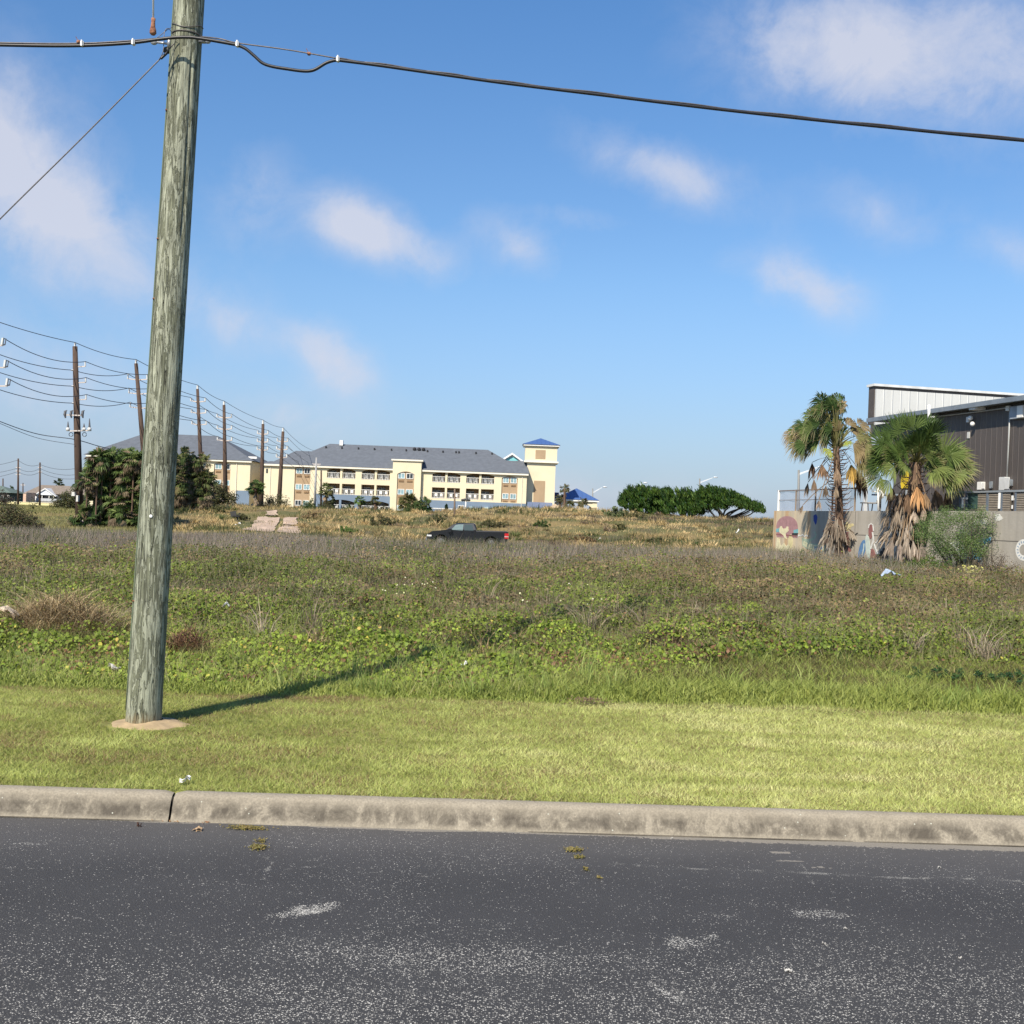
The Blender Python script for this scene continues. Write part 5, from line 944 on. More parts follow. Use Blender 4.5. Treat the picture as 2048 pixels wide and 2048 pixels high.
thin_pole('metal_pole', 'slim grey pole in front of the hotel with two short arms at its top', 633, 1017, 915, 150, .16, simple('pole_grey', (.30, .30, .30), .6), ((928, .55), (930, .4)), None, 'pole', px2=629)
thin_pole('wooden_post', 'short dark post beside the windblown palm in front of the first balconies', 642.5, 1008, 941, 150, .14, DKBR, (), None, 'post')
thin_pole('wooden_post', 'weathered brown post standing in the scrub behind the truck cab', 909.5, 1045, 978, 118, .11, simple('brown_post', (.16, .115, .085), .8), (), None, 'post', px2=909)
t = thin_pole('lamp_post', 'white lamp post with a cluster of dark floodlights before the blue hotel base', 931.5, 1035, 1003, 165, .12, WWHITE, (), None, 'lamp post')
for dx in (-6, -2, 3, 6): mb = MB(); q = P(931.5 + dx, 999 + abs(dx) * .2, 165); mb.ball(q, .26, 1, 1, .7, 8, 6); mb.bar(q, P(931.5, 1004, 165), .06); mb.build('lamp_head', simple('lamp_dark', (.05, .05, .05), .5) if 'lamp_dark' not in bpy.data.materials else bpy.data.materials['lamp_dark'], t)
ALU = simple('lamp_aluminium', (.66, .68, .70), .4, .2, .05)
for i, (px, py0, py1, hx_, hy, Y, r, lb) in enumerate(((1185.5, 1022, 977, 1210, 974, 250, .16, 'street lamp rising behind the blue canopy roof'), (1265, 1022, 969, 1291, 965.5, 240, .16, 'street lamp behind the bushy end of the windswept trees'), (1399.5, 1022, 957, 1431, 954.5, 230, .18, 'street lamp behind the gap between the windswept trees'),
        (1597.5, 1030, 940, 1640, 934, 120, .16, 'street lamp rising behind the fence left of the tall palm'))):
    t = thin_pole('street_lamp', lb, px, py0, py1, Y, r, simple('lamp_pole%d' % i, (.20, .20, .19), .6), (), 'street lamps with long arms', 'street lamp')
    a = P(px, py1 + 9, Y); e = P(hx_ - 6, hy + 1, Y); h_ = P(hx_, hy, Y); mb = MB(); mb.bar(a, e, .13); mb.bar(P(px, py1 + 7, Y), e, .07); mb.build('arm', ALU, t); mb = MB(); mb.ball(h_, .5 * Y / 240, 1.0, .5, .28, 10, 6); mb.build('lamp_head', ALU, t, smooth=True)
# ================================================================== pickup truck
Yq = 85; fx = P(855.5, 1075, Yq).x; tx_ = P(1016.5, 1075, Yq).x; gz0 = Hs((fx + tx_) / 2, Yq); Lt = tx_ - fx; zt_ = P(920, 1045, Yq).z
truck = thing('pickup_truck', 'black crew-cab pickup truck facing left, half hidden by the dry scrub', 'truck', ((fx + tx_) / 2, Yq, gz0))
PAINT, nt, b = new_mat('black_paint'); b.inputs['Base Color'].default_value = (.012, .013, .016, 1); b.inputs['Roughness'].default_value = .22; b.inputs['Coat Weight'].default_value = .6
GLS, nt, b = new_mat('tinted_glass'); b.inputs['Base Color'].default_value = (.05, .07, .07, 1); b.inputs['Roughness'].default_value = .06; TYRE = simple('tyre', (.02, .02, .02), .85); CHR = simple('chrome', (.55, .55, .56), .2, .9, .05); 
def tp(px, py): q = P(px, py, Yq); return (q.x, q.z)
hw = .98; zb_ = gz0 + .5
body = [(fx + .05, gz0 + .55), tp(855, 1076), tp(857, 1067.5), tp(866, 1062), tp(892, 1059.5), tp(898, 1058), tp(953, 1060), (tp(953, 1062)[0], tp(953, 1062.5)[1]), tp(1015, 1063.5), tp(1016, 1064), (tx_, gz0 + .62), (tx_ - .1, gz0 + .5)]
wx = [fx + 1.02, tx_ - 1.22]; prof_b = body[:]
for cx in wx[::-1]: prof_b += [(cx + .50 * math.cos(a), gz0 + .42 + .50 * math.sin(a)) for a in np.linspace(.15, math.pi - .15, 9)]
mb = MB(); mb.extr(prof_b, Yq - hw, Yq + hw); mb.build('body', PAINT, truck, bevel=.02)
cabp = [tp(893, 1059.8), tp(908, 1048.5), tp(916, 1045.8), tp(948, 1046.3), tp(951.5, 1049), tp(953.5, 1061), ]
mb = MB(); n = len(cabp); top_i = .80; vs = []
for yy in (-1, 1): vs += [(x_, Yq + yy * (hw - .02 - (.20 if 0 < i < n - 1 and z_ > zt_ - .35 else .0)), z_) for i, (x_, z_) in enumerate(cabp)]
mb.add(vs, [tuple(range(n)), tuple(range(2 * n - 1, n - 1, -1))] + [(i, i + n, (i + 1) % n + n, (i + 1) % n) for i in range(n)]); mb.build('cab', PAINT, truck, bevel=.02)
def side_poly(pts, nm, mat, par, out=.01):
    """a pane lying just outside the cab side, following its inward lean"""
    mb = MB(); zlo = tp(920, 1060)[1]; zhi = zt_ - .1
    for sgn in (-1, 1):
        v_ = [(x_, Yq + sgn * (hw + out - .19 * max(0, min(1, (z_ - zlo) / (zhi - zlo)))), z_) for x_, z_ in pts]; mb.add(v_, [tuple(range(len(v_)))])
    return mb.build(nm, mat, par)
mb = MB(); mb.box(wx[0] - .6, wx[1] + .6, Yq - hw + .3, Yq + hw - .3, gz0 + .36, gz0 + .98); mb.build('underbody', simple('underbody_black', (.01, .01, .01), .9), truck)
side_poly([tp(904, 1059), tp(912, 1050.5), tp(918, 1048.7), tp(928, 1048.8), tp(926.5, 1061)], 'front_window', simple('bright_glass', (.16, .22, .22), .08), truck); side_poly([tp(929.5, 1060.5), tp(930, 1049), tp(945, 1049.3), tp(948, 1061)], 'rear_window', GLS, truck)
mb = MB(); mb.add([(cabp[0][0] - .03, Yq - .80, cabp[0][1] + .05), (cabp[0][0] - .03, Yq + .80, cabp[0][1] + .05), (cabp[1][0] - .03, Yq + .68, cabp[1][1]), (cabp[1][0] - .03, Yq - .68, cabp[1][1])], [(0, 1, 2, 3)]); mb.build('windscreen', GLS, truck)
for cx in wx:
    for yy in (-hw + .02, hw - .28): 
        mb = MB(); mb.tube([(cx, Yq + yy, gz0 + .40), (cx, Yq + yy + .26, gz0 + .40)], .40, 22); w_ = mb.build('wheel', TYRE, truck); mb = MB(); yo = yy - .012 if yy < 0 else yy + .262; mb.tube([(cx, Yq + yo, gz0 + .40), (cx, Yq + yo + .012, gz0 + .40)], .24, 14); mb.build('rim', CHR, w_)
mb = MB(); q = tp(902, 1061.5); mb.box(q[0] - .14, q[0] + .12, Yq - hw - .24, Yq - hw - .01, q[1] - .12, q[1] + .16); mb.build('wing_mirror', PAINT, truck, bevel=.03)
for yy in (-hw - .012, hw - .2): mb = MB(); a = tp(1009.5, 1066.5); c = tp(1016, 1077.5); mb.box(a[0], tx_ + .02, Yq + yy, Yq + yy + .212, c[1], a[1]); mb.build('tail_light', simple('red_lens%d' % (yy > 0), (.45, .015, .02), .25), truck); mb = MB(); mb.box(a[0] - .005, tx_ + .025, Yq + yy - .004, Yq + yy + .216, a[1] - .27, a[1] - .19); mb.build('reverse_lens', simple('pale_lens%d' % (yy > 0), (.5, .3, .3), .25), truck)
for yy in (-hw - .01, hw - .34): mb = MB(); a = tp(857, 1067.5); c = tp(866, 1071.5); mb.box(fx - .0, c[0] - .02, Yq + yy, Yq + yy + .35, c[1] - .05, a[1] - .03); mb.build('headlight', simple('head_lens%d' % (yy > 0), (.65, .66, .66), .15), truck, bevel=.02)
mb = MB(); mb.box(fx - .10, fx + .05, Yq - hw + .02, Yq + hw - .02, gz0 + .42, gz0 + .68); mb.build('front_bumper', CHR, truck, bevel=.02)
mb = MB()
for px in (928.6, 951.2): a = tp(px, 1060); mb.box(a[0] - .012, a[0] + .012, Yq - hw - .012, Yq - hw - .004, zb_ + .1, a[1]); 
mb.build('door_seam', simple('seam', (.003, .003, .003), .8), truck); mb = MB()
for px in (924.5, 946.5): a = tp(px, 1063.5); mb.box(a[0] - .12, a[0] + .06, Yq - hw - .03, Yq - hw - .006, a[1] - .02, a[1] + .03)
mb.build('door_handle', PAINT, truck)
a = tp(954, 1062); c = tp(1013, 1063.7); mb = MB(); mb.bar((a[0], Yq - hw + .05, a[1] + .0), (c[0], Yq - hw + .05, c[1] + .0), .07); mb.bar((a[0], Yq + hw - .05, a[1] + .0), (c[0], Yq + hw - .05, c[1] + .0), .07); mb.build('bed_rail', simple('bed_rail', (.06, .06, .065), .5), truck)
# ================================================================== hydrant
q = P(168, 1062, 96); q.z = Hs(q.x, 96); hy = thing('fire_hydrant', 'small red fire hydrant with a paler cap beside the switchgear pole', 'fire hydrant', q)
RED = simple('hydrant_red', (.42, .035, .04), .45, 0, .15, 20); z0 = q.z
mb = MB(); mb.tube([q + Vector((0, 0, d)) for d in (-.1, .06, .07, .12, .13, .62, .63, .70)], [.24, .24, .17, .17, .15, .15, .20, .20], 12); mb.build('barrel', RED, hy, smooth=False)
mb = MB(); mb.tube([q + Vector((0, 0, d)) for d in (.70, .78, .86, .90, .98)], [.18, .16, .09, .05, .04], 12); mb.build('bonnet', simple('hydrant_cap', (.50, .14, .08), .5), hy)
for dx, dy in ((-1, 0), (1, 0), (0, -1)): mb = MB(); mb.tube([q + Vector((0, 0, .5)), q + Vector((dx * .26, dy * .28, .5))], [.09, .09], 10); mb.tube([q + Vector((dx * .26, dy * .28, .5)), q + Vector((dx * .32, dy * .34, .5))], [.11, .10], 6); mb.build('nozzle', simple('nozzle%d%d' % (dx, dy), (.45, .38, .36), .5), hy)
# ================================================================== broken slab
def grid_slab(name, pts, Y0, Y1, nx, ny):
    pass
pinks = simple('pink_concrete', (.44, .33, .25), .95, 0, .28, 1.4, .4); rr = []
sl_t = thing('concrete_slab', 'pinkish broken concrete slab lying among the dunes left of the hotel balconies', 'concrete slab', (P(545, 1050, 104).x, 104, Hs(P(545, 1050, 104).x, 104)))
for nm, (a0, a1, b0, b1, Y0, Y1) in {'slab_piece': (500, 547, 515, 560, 90, 112), 'slab_piece.001': (552, 604, 566, 596, 90, 101), 'slab_piece.002': (567, 597, 572, 594, 102, 112), 'slab_piece.003': (532, 556, 536, 552, 113, 117), 'slab_piece.004': (486, 500, 498, 512, 92, 96)}.items():
    nx, ny = 14, 22; vs = []; fs = []
    for j in range(ny + 1):
        for i in range(nx + 1):
            v_ = j / ny; u = i / nx; Y = Y0 + (Y1 - Y0) * v_ + .5 * (float(vn(u * 6, v_ * 2 + a0, 301)) - .5); l = a0 + (b0 - a0) * v_ + 11 * (float(fbm(v_ * 7, a0, 302)) - .5); r_ = a1 + (b1 - a1) * v_ + 11 * (float(fbm(v_ * 7, a1, 303)) - .5)
            px = l + (r_ - l) * u; x = (px - 1024) / F * Y - .5 * 0; z = Hs(x, Y) + .05 + .05 * float(vn(x * 1.5, Y * .8, 304)); vs.append((x, Y, z))
    for j in range(ny):
        for i in range(nx): k = j * (nx + 1) + i; fs.append((k, k + 1, k + nx + 2, k + nx + 1))
    mb = MB(); mb.add(vs, fs); o = mb.build('slab_piece', pinks, sl_t, smooth=True)
# ================================================================== plants
GB = [(.045, .035, .025), (.07, .075, .03), (.10, .10, .04), (.13, .095, .06)]; GD = [(.02, .042, .012), (.04, .07, .018), (.065, .10, .025), (.09, .13, .035)]; GO = [(.05, .06, .02), (.09, .10, .03), (.16, .13, .06), (.12, .15, .05)]
def bp(px, py, Y, dz=0): q = P(px, py, Y); q.z = Hs(q.x, Y) + dz; return q
bush('shrub', 'brown-green rounded bush at the left edge of the lot', 'bush', bp(22, 1060, 68), 1.75, 1.2, 1.75, 170, 45, .10, [(.05, .038, .028), (.085, .065, .04), (.07, .085, .03), (.12, .10, .05)])
bush('shrub', 'lower dark end bush just right of the left edge bush', 'bush', bp(66, 1062, 68), .65, .7, .85, 70, 45, .09, [(.05, .036, .03), (.08, .06, .042), (.10, .075, .05)])
# the big palm clump: several palms grown together
SAB = [(.022, .05, .016), (.045, .085, .025), (.08, .13, .035), (.13, .18, .055)]
SABL = [(.025, .05, .015), (.05, .09, .022), (.10, .15, .04), (.20, .25, .08)]
def clump(name, label, px0, px1, ytop, ybase, Y, n, L, cols, group=None, deadfrac=.25):
    b = bp((px0 + px1) / 2, ybase, Y); t = thing(name, label, 'palm clump', b, 0, group); parts = []; dead = []; tm = MB()
    x0, x1 = P(px0, 980, Y).x, P(px1, 980, Y).x; zt = P((px0 + px1) / 2, ytop, Y).z
    hubs = []; nh = max(5, int((x1 - x0) / .55)); W_ = (x1 - x0) / 2; cx = (x0 + x1) / 2
    for i in range(nh * 5):
        u = random.uniform(-.86, .86); hgt = (zt - b.z) * (1 - .35 * abs(u) ** 3) * random.choice((.12, .25, .4, .55, .68, .8, .9, .97)); hubs.append(Vector((cx + u * W_, Y + random.uniform(-.5, .5) * W_ * .8, b.z + max(hgt - L * .45, .25))))
    for h_ in hubs:
        tm.tube([(h_.x, h_.y, b.z - .2), h_], [.08, .06], 6)
        for k in range(max(6, n // len(hubs))):
            ph = random.uniform(0, 6.283); el = random.uniform(-.9, 1.35); d = Vector((math.cos(ph) * math.cos(el), math.sin(ph) * math.cos(el), math.sin(el)))
            dd = random.random() < deadfrac * (1.6 if el < 0 else .5); c = pick([(.09, .065, .04), (.16, .12, .075), (.24, .19, .12)] if dd else cols, np.array([random.random()]))[0]
            frond(dead if dd else parts, h_, d, L * random.uniform(.35, .6), L * random.uniform(.5, .72), c, random.uniform(.2, .8), random.uniform(.7, 1.3), 15, .085, None, .04)
    tm.build('trunk', PALMBARK, t)
    for nm, pp, mt in (('fronds', parts, VEG), ('dead_fronds', dead, DRY)):
        if pp: V, Fc, C = join(pp); np_mesh(nm, V, Fc, mt, C, False, t)
    return t
clump('palm_clump', 'large dark green clump of fan palms between the switchgear pole and the near pole', 166, 330, 896, 1042, 97, 2600, 1.25, SABL)
clump('palm_clump', 'palm clump showing just right of the near pole, browner lower half', 330, 420, 899, 1004, 118, 1200, 1.3, [(.05, .08, .025), (.09, .12, .035), (.15, .17, .06), (.20, .16, .08)], None, .35)
bush('shrub', 'low brownish shrub at the right foot of the palm clump, under the fourth tall pole', 'bush', bp(432, 1000, 132), 2.1, 1.5, 2.3, 110, 40, .20, GB)
bush('shrub', 'dark bushy shrub between the yellow wall and the switchgear pole', 'bush', bp(138, 1008, 185), 2.6, 1.5, 2.8, 120, 36, .26, GB[:3] + [(.05, .08, .03)])
palm('palm_tree', 'tiny palm showing above the white house roof', bp(118, 1000, 345), P(118, 966, 345), 1.9, 26, None, .3, 4, [(.03, .05, .02), (.05, .07, .03)])
bush('tree', 'small dark tree behind the pink block at the far left', 'tree', bp(26, 1004, 335), 2.2, 2, 3.9, 60, 26, .4, GD); bush('tree', 'dark tree top hidden behind the switchgear pole', 'tree', bp(150, 1004, 300), 2.0, 2, 4.0, 50, 26, .4, GD)
bush('shrub', 'dark reddish bush at the far left edge in front of the green house', 'bush', bp(-4, 1006, 200), 2.2, 2, 2.6, 80, 30, .22, [(.05, .035, .03), (.08, .055, .045), (.05, .06, .03)])
palm('palm_tree', 'stocky palm rising out of the shrub under the fifth tall pole', bp(512, 1003, 140), P(511, 976, 140), 1.35, 46, 'palms in front of the hotel', .16, 6, SAB, (0, 0), 12)
bush('shrub', 'brown-green shrub right of the stocky palm at the sixth tall pole foot', 'bush', bp(545, 1004, 142), 1.9, 1.4, 1.75, 90, 36, .17, GB)
palm('palm_tree', 'windblown palm before the first hotel balconies', bp(652, 1012, 150), P(652, 982, 150), 1.25, 34, 'palms in front of the hotel', .15, 8, [(.05, .06, .02), (.08, .10, .03), (.14, .13, .05)], (.25, 0), 12)
bush('shrub', 'round dark green shrub with pale flowers left of the windblown palm', 'bush', bp(618, 1014, 150), 1.05, 1, 1.25, 60, 36, .14, GD + [(.5, .5, .4)]); bush('shrub', 'brownish shrub at the windblown palm foot', 'bush', bp(655, 1016, 149), 1.3, 1, 1.35, 70, 36, .14, GB)
palm('palm_tree', 'small bright green palm under the second pair of balconies', bp(722, 1020, 150), P(720, 1001, 150), .95, 30, 'palms in front of the hotel', .12, 5, G, (0, 0), 12)
palm('palm_tree', 'small brown-skirted palm right of the bright green palm', bp(749, 1022, 150), P(750, 1003, 150), .95, 28, 'palms in front of the hotel', .14, 9, GO, (.2, 0), 12)
for px, lb in ((700, 'low green shrub in front of the left blue ground floor'), (770, 'thin brown twiggy shrub before the blue ground floor'), (736, 'small bushy shrub between the two small palms')): bush('shrub', lb, 'bush', bp(px, 1018, 148), .75, .7, .85, 36, 26, .12, GD if px == 700 else GB)
palm('palm_tree', 'wide multi-headed yellow-green palm below the parapet bay', bp(818, 1030, 140), P(817, 1005, 140), 1.5, 52, 'palms in front of the hotel', .2, 16, GO, (0, 0), 13); palm('palm_tree', 'leafy palm head to the right of the wide yellow-green palm', bp(846, 1030, 139), P(847, 1010, 139), 1.3, 40, 'palms in front of the hotel', .16, 8, SAB, (0, 0), 12)
bush('shrub', 'green shrub joining the two palms below the parapet bay', 'bush', bp(832, 1032, 138), 1.3, 1, 1.0, 60, 36, .14, GD)
def norfolk(px, ytop, ybase, Y, lb):
    b = bp(px, ybase, Y); tp_ = P(px, ytop, Y); t = thing('norfolk_pine', lb, 'pine tree', b, 0, 'little tiered pines by the hotel'); mb = MB(); mb.tube([b, tp_], [.06, .02], 6); mb.build('trunk', BARK, t); parts = []; Hh = tp_.z - b.z
    for k in range(8):
        f = .15 + .8 * k / 8; z = b.z + Hh * f; L = Hh * .36 * (1 - f * .85)
        for j in range(9):
            a = random.uniform(0, 6.28); m = 14; tt_ = rng.random(m); c = np.c_[b.x + math.cos(a) * tt_ * L, Y + math.sin(a) * tt_ * L, z - tt_ * L * .1 + rng.normal(0, .03, m)]; parts.append(leaves(c, rng.uniform(.10, .2, m), rng.normal(0, 1, (m, 3)) + np.array([0, 0, 1]), rng.random(m) * 6, jit(pick([(.02, .05, .03), (.04, .08, .04)], rng.random(m)), .3)))
    V, Fc, C = join(parts); np_mesh('crown', V, Fc, VEG, C, False, t)
norfolk(665, 990, 1019, 151, 'tiered little pine beside the windblown palm'); norfolk(892, 1006, 1030, 165, 'tiered little pine against the blue base near the lamp post')
for i, (px, pt, ct, Y, lb) in enumerate(((1129, 976, 1.0, 215, 'tallest of the slim palms between the tower and the canopy'), (1120, 995, .95, 216, 'lower leaning slim palm next to the hotel tower'), (1139, 1011, 1.0, 214, 'short palm in front of the canopy left column'), (1165, 1004, 1.1, 215, 'shaggy palm under the middle of the blue canopy'))):
    palm('palm_tree', lb, bp(px + 1, 1022, Y), P(px, pt, Y), ct * 1.2, 34, 'palms beside the entrance canopy', .22, 10, [(.04, .05, .02), (.08, .085, .035), (.13, .11, .06)], (.3, 0), 11)
bush('shrub', 'spiky green yucca-like shrub left of the windswept trees', 'bush', bp(1232, 1026, 128), 1.5, 1, .95, 60, 30, .2, [(.06, .09, .035), (.12, .15, .06), (.17, .17, .09)]); bush('shrub', 'sprawling tawny shrub at the left foot of the windswept trees', 'bush', bp(1275, 1030, 127), 1.5, 1, .75, 50, 30, .16, [(.12, .10, .05), (.2, .17, .08), (.1, .12, .04)])
# windswept cedars
def windswept(label, xs_, tops, bots, Y, ncl, trunks, seedcols):
    b = bp((xs_[0] + xs_[-1]) / 2, 1030, Y); t = thing('windswept_tree', label, 'tree', b, 0, 'dark wind-shaped trees on the dune'); m = 0; cents = []; sp_c = []
    while m < ncl:
        px = random.uniform(xs_[0], xs_[-1]); y0 = np.interp(px, xs_, tops) + 7; y1 = np.interp(px, xs_, bots); f = random.random() ** 1.3; py = y0 + (y1 - y0) * f; th_ = (y1 - y0) / F * Y * .9; q = P(px, py + 1, Y); q.y = Y + random.uniform(-1, 1) * th_ * (.45 + .5 * f) ; cents.append(q); m += 1
    c = np.array(cents); n = 46; idx = np.repeat(np.arange(ncl), n); q = rng.normal(0, 1, (ncl * n, 3)) * np.array([.12, .18, .10]) + rng.random((ncl * n, 1)) * rng.uniform(.2, .75, (ncl, 1))[idx] * np.array([-.45, 0, 1]) - np.array([0, 0, .2]); lean = rng.normal(0, .28, (ncl * n, 2)) + np.array([-.45, 0]); tcl = rng.random(ncl)[idx]
    base_ = c[idx] + q; h = rng.uniform(.16, .42, ncl * n) * np.where(rng.random(ncl * n) < .1, 1.6, 1); col = pick(seedcols, np.clip(tcl * .8 + rng.random(ncl * n) * .3 - .08, 0, 1))
    A = blades(base_, h, rng.uniform(.07, .12, ncl * n), lean, rng.random(ncl * n) * 3.14, jit(col, .3), True); B = leaf_cloud(c, .2, 8, .14, seedcols, .5)
    for i in range(int((xs_[-1] - xs_[0]) * 1.1)):
        px = random.uniform(xs_[0], xs_[-1]); f = random.random() ** 2 * .8; y0 = np.interp(px, xs_, tops); y1 = np.interp(px, xs_, bots); b0 = P(px, y0 + (y1 - y0) * f + 9, Y); b0.y -= f * 2.2; L = random.uniform(.3, .75); mm = 60; u = rng.random(mm)
        cc = np.array(b0) + np.c_[-.42 * L * u, rng.normal(0, .05, mm), L * u] + rng.normal(0, 1, (mm, 3)) * (.11 * (1.1 - u))[:, None]
        sp_c.append(blades(cc, rng.uniform(.1, .24, mm), rng.uniform(.05, .09, mm), rng.normal(0, .5, (mm, 2)) + np.array([-.4, 0]), rng.random(mm) * 3.1, jit(pick(seedcols, np.clip(rng.random(mm) * .5 + random.random() * .5, 0, 1)), .3), True))
    V, Fc, C = join([A, B] + sp_c); np_mesh('crown', V, Fc, VEG, C, False, t); mb = MB()
    for tr in trunks:
        pts = [P(px, py, Y + random.uniform(-.3, .3)) for px, py in tr[1:]]; k = len(pts); mb.tube(curve_pts(pts, 5), list(np.linspace(tr[0], tr[0] * .3, (k - 1) * 5 + 1)), 7)
    mb.build('trunk', simple('dark_bark', (.05, .042, .035), .9) if 'dark_bark' not in bpy.data.materials else bpy.data.materials['dark_bark'], t, smooth=True)
WG = [(.014, .036, .010), (.03, .07, .014), (.065, .125, .022), (.13, .20, .04)]
windswept('ragged left tree of the windswept row with upswept tips', [1243, 1250, 1262, 1285, 1310, 1340], [1004, 985, 975, 974, 976, 982], [1006, 1016, 1024, 1028, 1032, 1032], 134, 210, [(.2, (1310, 1040), (1305, 1028), (1290, 1018)), (.14, (1330, 1040), (1335, 1030), (1345, 1022))], WG)
windswept('middle dense tree of the windswept row', [1318, 1335, 1360, 1385, 1405], [984, 977, 980, 981, 992], [1026, 1030, 1031, 1032, 1030], 135, 200, [(.2, (1372, 1040), (1368, 1030), (1360, 1020)), (.1, (1395, 1040), (1398, 1028), (1404, 1020))], WG)
windswept('right-hand tree of the windswept row, bare limbs sweeping out under its pointed crown', [1392, 1402, 1425, 1450, 1470, 1495, 1515, 1527], [986, 976, 973, 976, 984, 997, 1007, 1014], [1022, 1028, 1022, 1014, 1012, 1016, 1020, 1017], 133, 290,
          [(.34, (1440, 1040), (1442, 1030), (1436, 1020), (1425, 1012)), (.2, (1446, 1038), (1462, 1034), (1485, 1028), (1505, 1018)), (.18, (1448, 1036), (1458, 1026), (1475, 1019), (1492, 1014)), (.15, (1450, 1038), (1475, 1036), (1498, 1030), (1512, 1020)), (.14, (1446, 1034), (1450, 1022), (1460, 1014)), (.12, (1452, 1037), (1470, 1031), (1490, 1022), (1500, 1015)), (.13, (1430, 1034), (1422, 1024), (1412, 1014)), (.10, (1455, 1034), (1468, 1024), (1484, 1016)), (.10, (1450, 1037), (1480, 1033), (1500, 1024))], WG)
for i, (px, py, Y, rx_, rz_, lb, cc) in enumerate(((1240, 1049, 108, .95, .55, 'olive shrub on the dune right of the tower', GO), (1310, 1068, 98, .75, .5, 'dark twiggy shrub on the dune below the middle windswept tree', GB), (1085, 1040, 110, .9, .6, 'green bush on the dune crest below the canopy', GD), (985, 1040, 108, 1.2, .6, 'dark scrub bush on the dune above the truck bed', GB),
        (880, 1045, 112, 1.3, .8, 'brown scrub bush on the dune above the truck hood', GB), (760, 1052, 108, 1.5, .8, 'dark mound of scrub left of the truck', GB), (620, 1046, 112, 1.3, .9, 'tawny grass mound right of the concrete slab', [(.16, .11, .06), (.28, .20, .10), (.34, .26, .13)]), (690, 1062, 98, 1.0, .5, 'bright green bush right of the slab', [(.06, .10, .02), (.11, .17, .035), (.2, .24, .08)]),
        (430, 1030, 115, 1.6, .7, 'green-brown bush on the rise left of the slab', GO), (370, 1025, 118, 1.6, .7, 'dark low bush behind the near pole on the rise', GB), (480, 1040, 108, .9, .55, 'brown tussock beside the dark broken chair', GB), (1400, 1075, 96, .8, .45, 'green low shrub at the dry scrub edge', GD), (1170, 1075, 98, 1.2, .5, 'brown tussock behind the truck tailgate', [(.16, .11, .06), (.24, .16, .08), (.1, .08, .05)]))):
    bush('shrub', lb, 'bush', bp(px, py, Y), rx_, rx_ * .7, rz_, 46, 30, .13, cc, 'scattered dune shrubs', 4)
# ================================================================== small rubbish
def rag(name, label, px, py, Y, w, h, mat, cat='rubbish', grp=None, z=None, thick=.012, ang=0):
    q = P(px, py, Y); q.z = (Hs(q.x, Y) if z is None else z) if z != 'px' else q.z; mb = MB(); nx, ny = 9, 7; vs = []; top = []; sd = px
    for j in range(ny):
        for i in range(nx):
            u = i / (nx - 1) - .5; v_ = j / (ny - 1) - .5; k_ = .75 + .5 * float(vn(i * .6, j * .6, int(sd) + 3)); x = u * w * k_; y = v_ * w * .6 * k_; zz = h * (.5 + .5 * math.cos(u * 5 + sd)) * (.4 + float(vn(i * .8, j * .9, int(sd)))) + w * .08 * float(vn(i * 2, j * 2, int(sd) + 7)) + u * ang * w
            vs.append((q.x + x, q.y + y, q.z + zz))
    fs = [(j * nx + i, j * nx + i + 1, (j + 1) * nx + i + 1, (j + 1) * nx + i) for j in range(ny - 1) for i in range(nx - 1)]
    n = len(vs); vs2 = vs + [(a, b_, c - thick) for a, b_, c in vs]; fs2 = fs + [tuple(i + n for i in f[::-1]) for f in fs]; mb.add(vs2, fs2); o = mb.build(name, mat); return tag(o, label, cat, grp)
PLW = simple('white_rubbish', (.75, .74, .72), .6, 0, .08, 20)
rag('plastic_scrap', 'small white scrap in the vines right of the near pole', 452, 1206, 13.6, .075, .05, PLW, z=Hs(P(452, 1206, 13.6).x, 13.6) + .24)
rag('plastic_scrap', 'crumpled whitish scrap in the grass just left of the near pole foot', 228, 1345, 10.2, .10, .04, simple('greyish_paper', (.55, .53, .48), .8), z=Hs(-3.4, 10.2) + .06)
rag('plastic_scrap', 'white scrap under the pole shadow on the bank', 928, 1332, 10.9, .05, .045, PLW, z=Hs(-.4, 10.9) + .10)
rag('plastic_scrap', 'crumpled white paper on the lawn edge above the kerb joint', 369, 1563, 6.5, .055, .022, PLW, z=.15)
rag('cardboard_piece', 'pale cardboard piece at the left edge of the bank', 6, 1273, 12.0, .24, .06, simple('cardboard', (.55, .45, .33), .8), z=Hs(-5.2, 12.0) + .27, ang=-.25)
rag('fallen_cloth', 'light blue cloth caught on the dry scrub below the graffiti wall', 1779, 1170, 24, .34, .16, simple('denim', (.33, .40, .52), .9, 0, .2, 12), 'cloth', z=Hs(P(1779, 1170, 24).x, 24) + .42, ang=.35)
rag('plastic_bag', 'white plastic bag left of the concrete slab', 476, 1050, 93, .42, .2, PLW, 'bag', z='px'); rag('plastic_scrap', 'white scrap on the dune before the right windswept tree', 1475, 1066, 96, .32, .3, PLW, z='px'); rag('plastic_scrap', 'small white scrap on the dune above the truck tailgate', 1199, 1079, 93, .18, .16, PLW, z='px')
rag('flower_cluster', 'patch of white flowers at the low shrub left of the slab', 404, 1012, 120, .5, .2, PLW, 'flowers', z='px')
rag('paper_flake', 'narrow brown leaf lying on the road by the kerb left of centre', 395, 1641, 6.05, .045, .012, simple('leaf_brown', (.35, .24, .14), .8), 'leaf', z=.004); rag('dead_leaf', 'curled dark dead leaf on the road below the kerb joint', 279, 1641, 6.08, .022, .02, simple('leaf_dark', (.09, .045, .03), .8), 'leaf', z=.004)
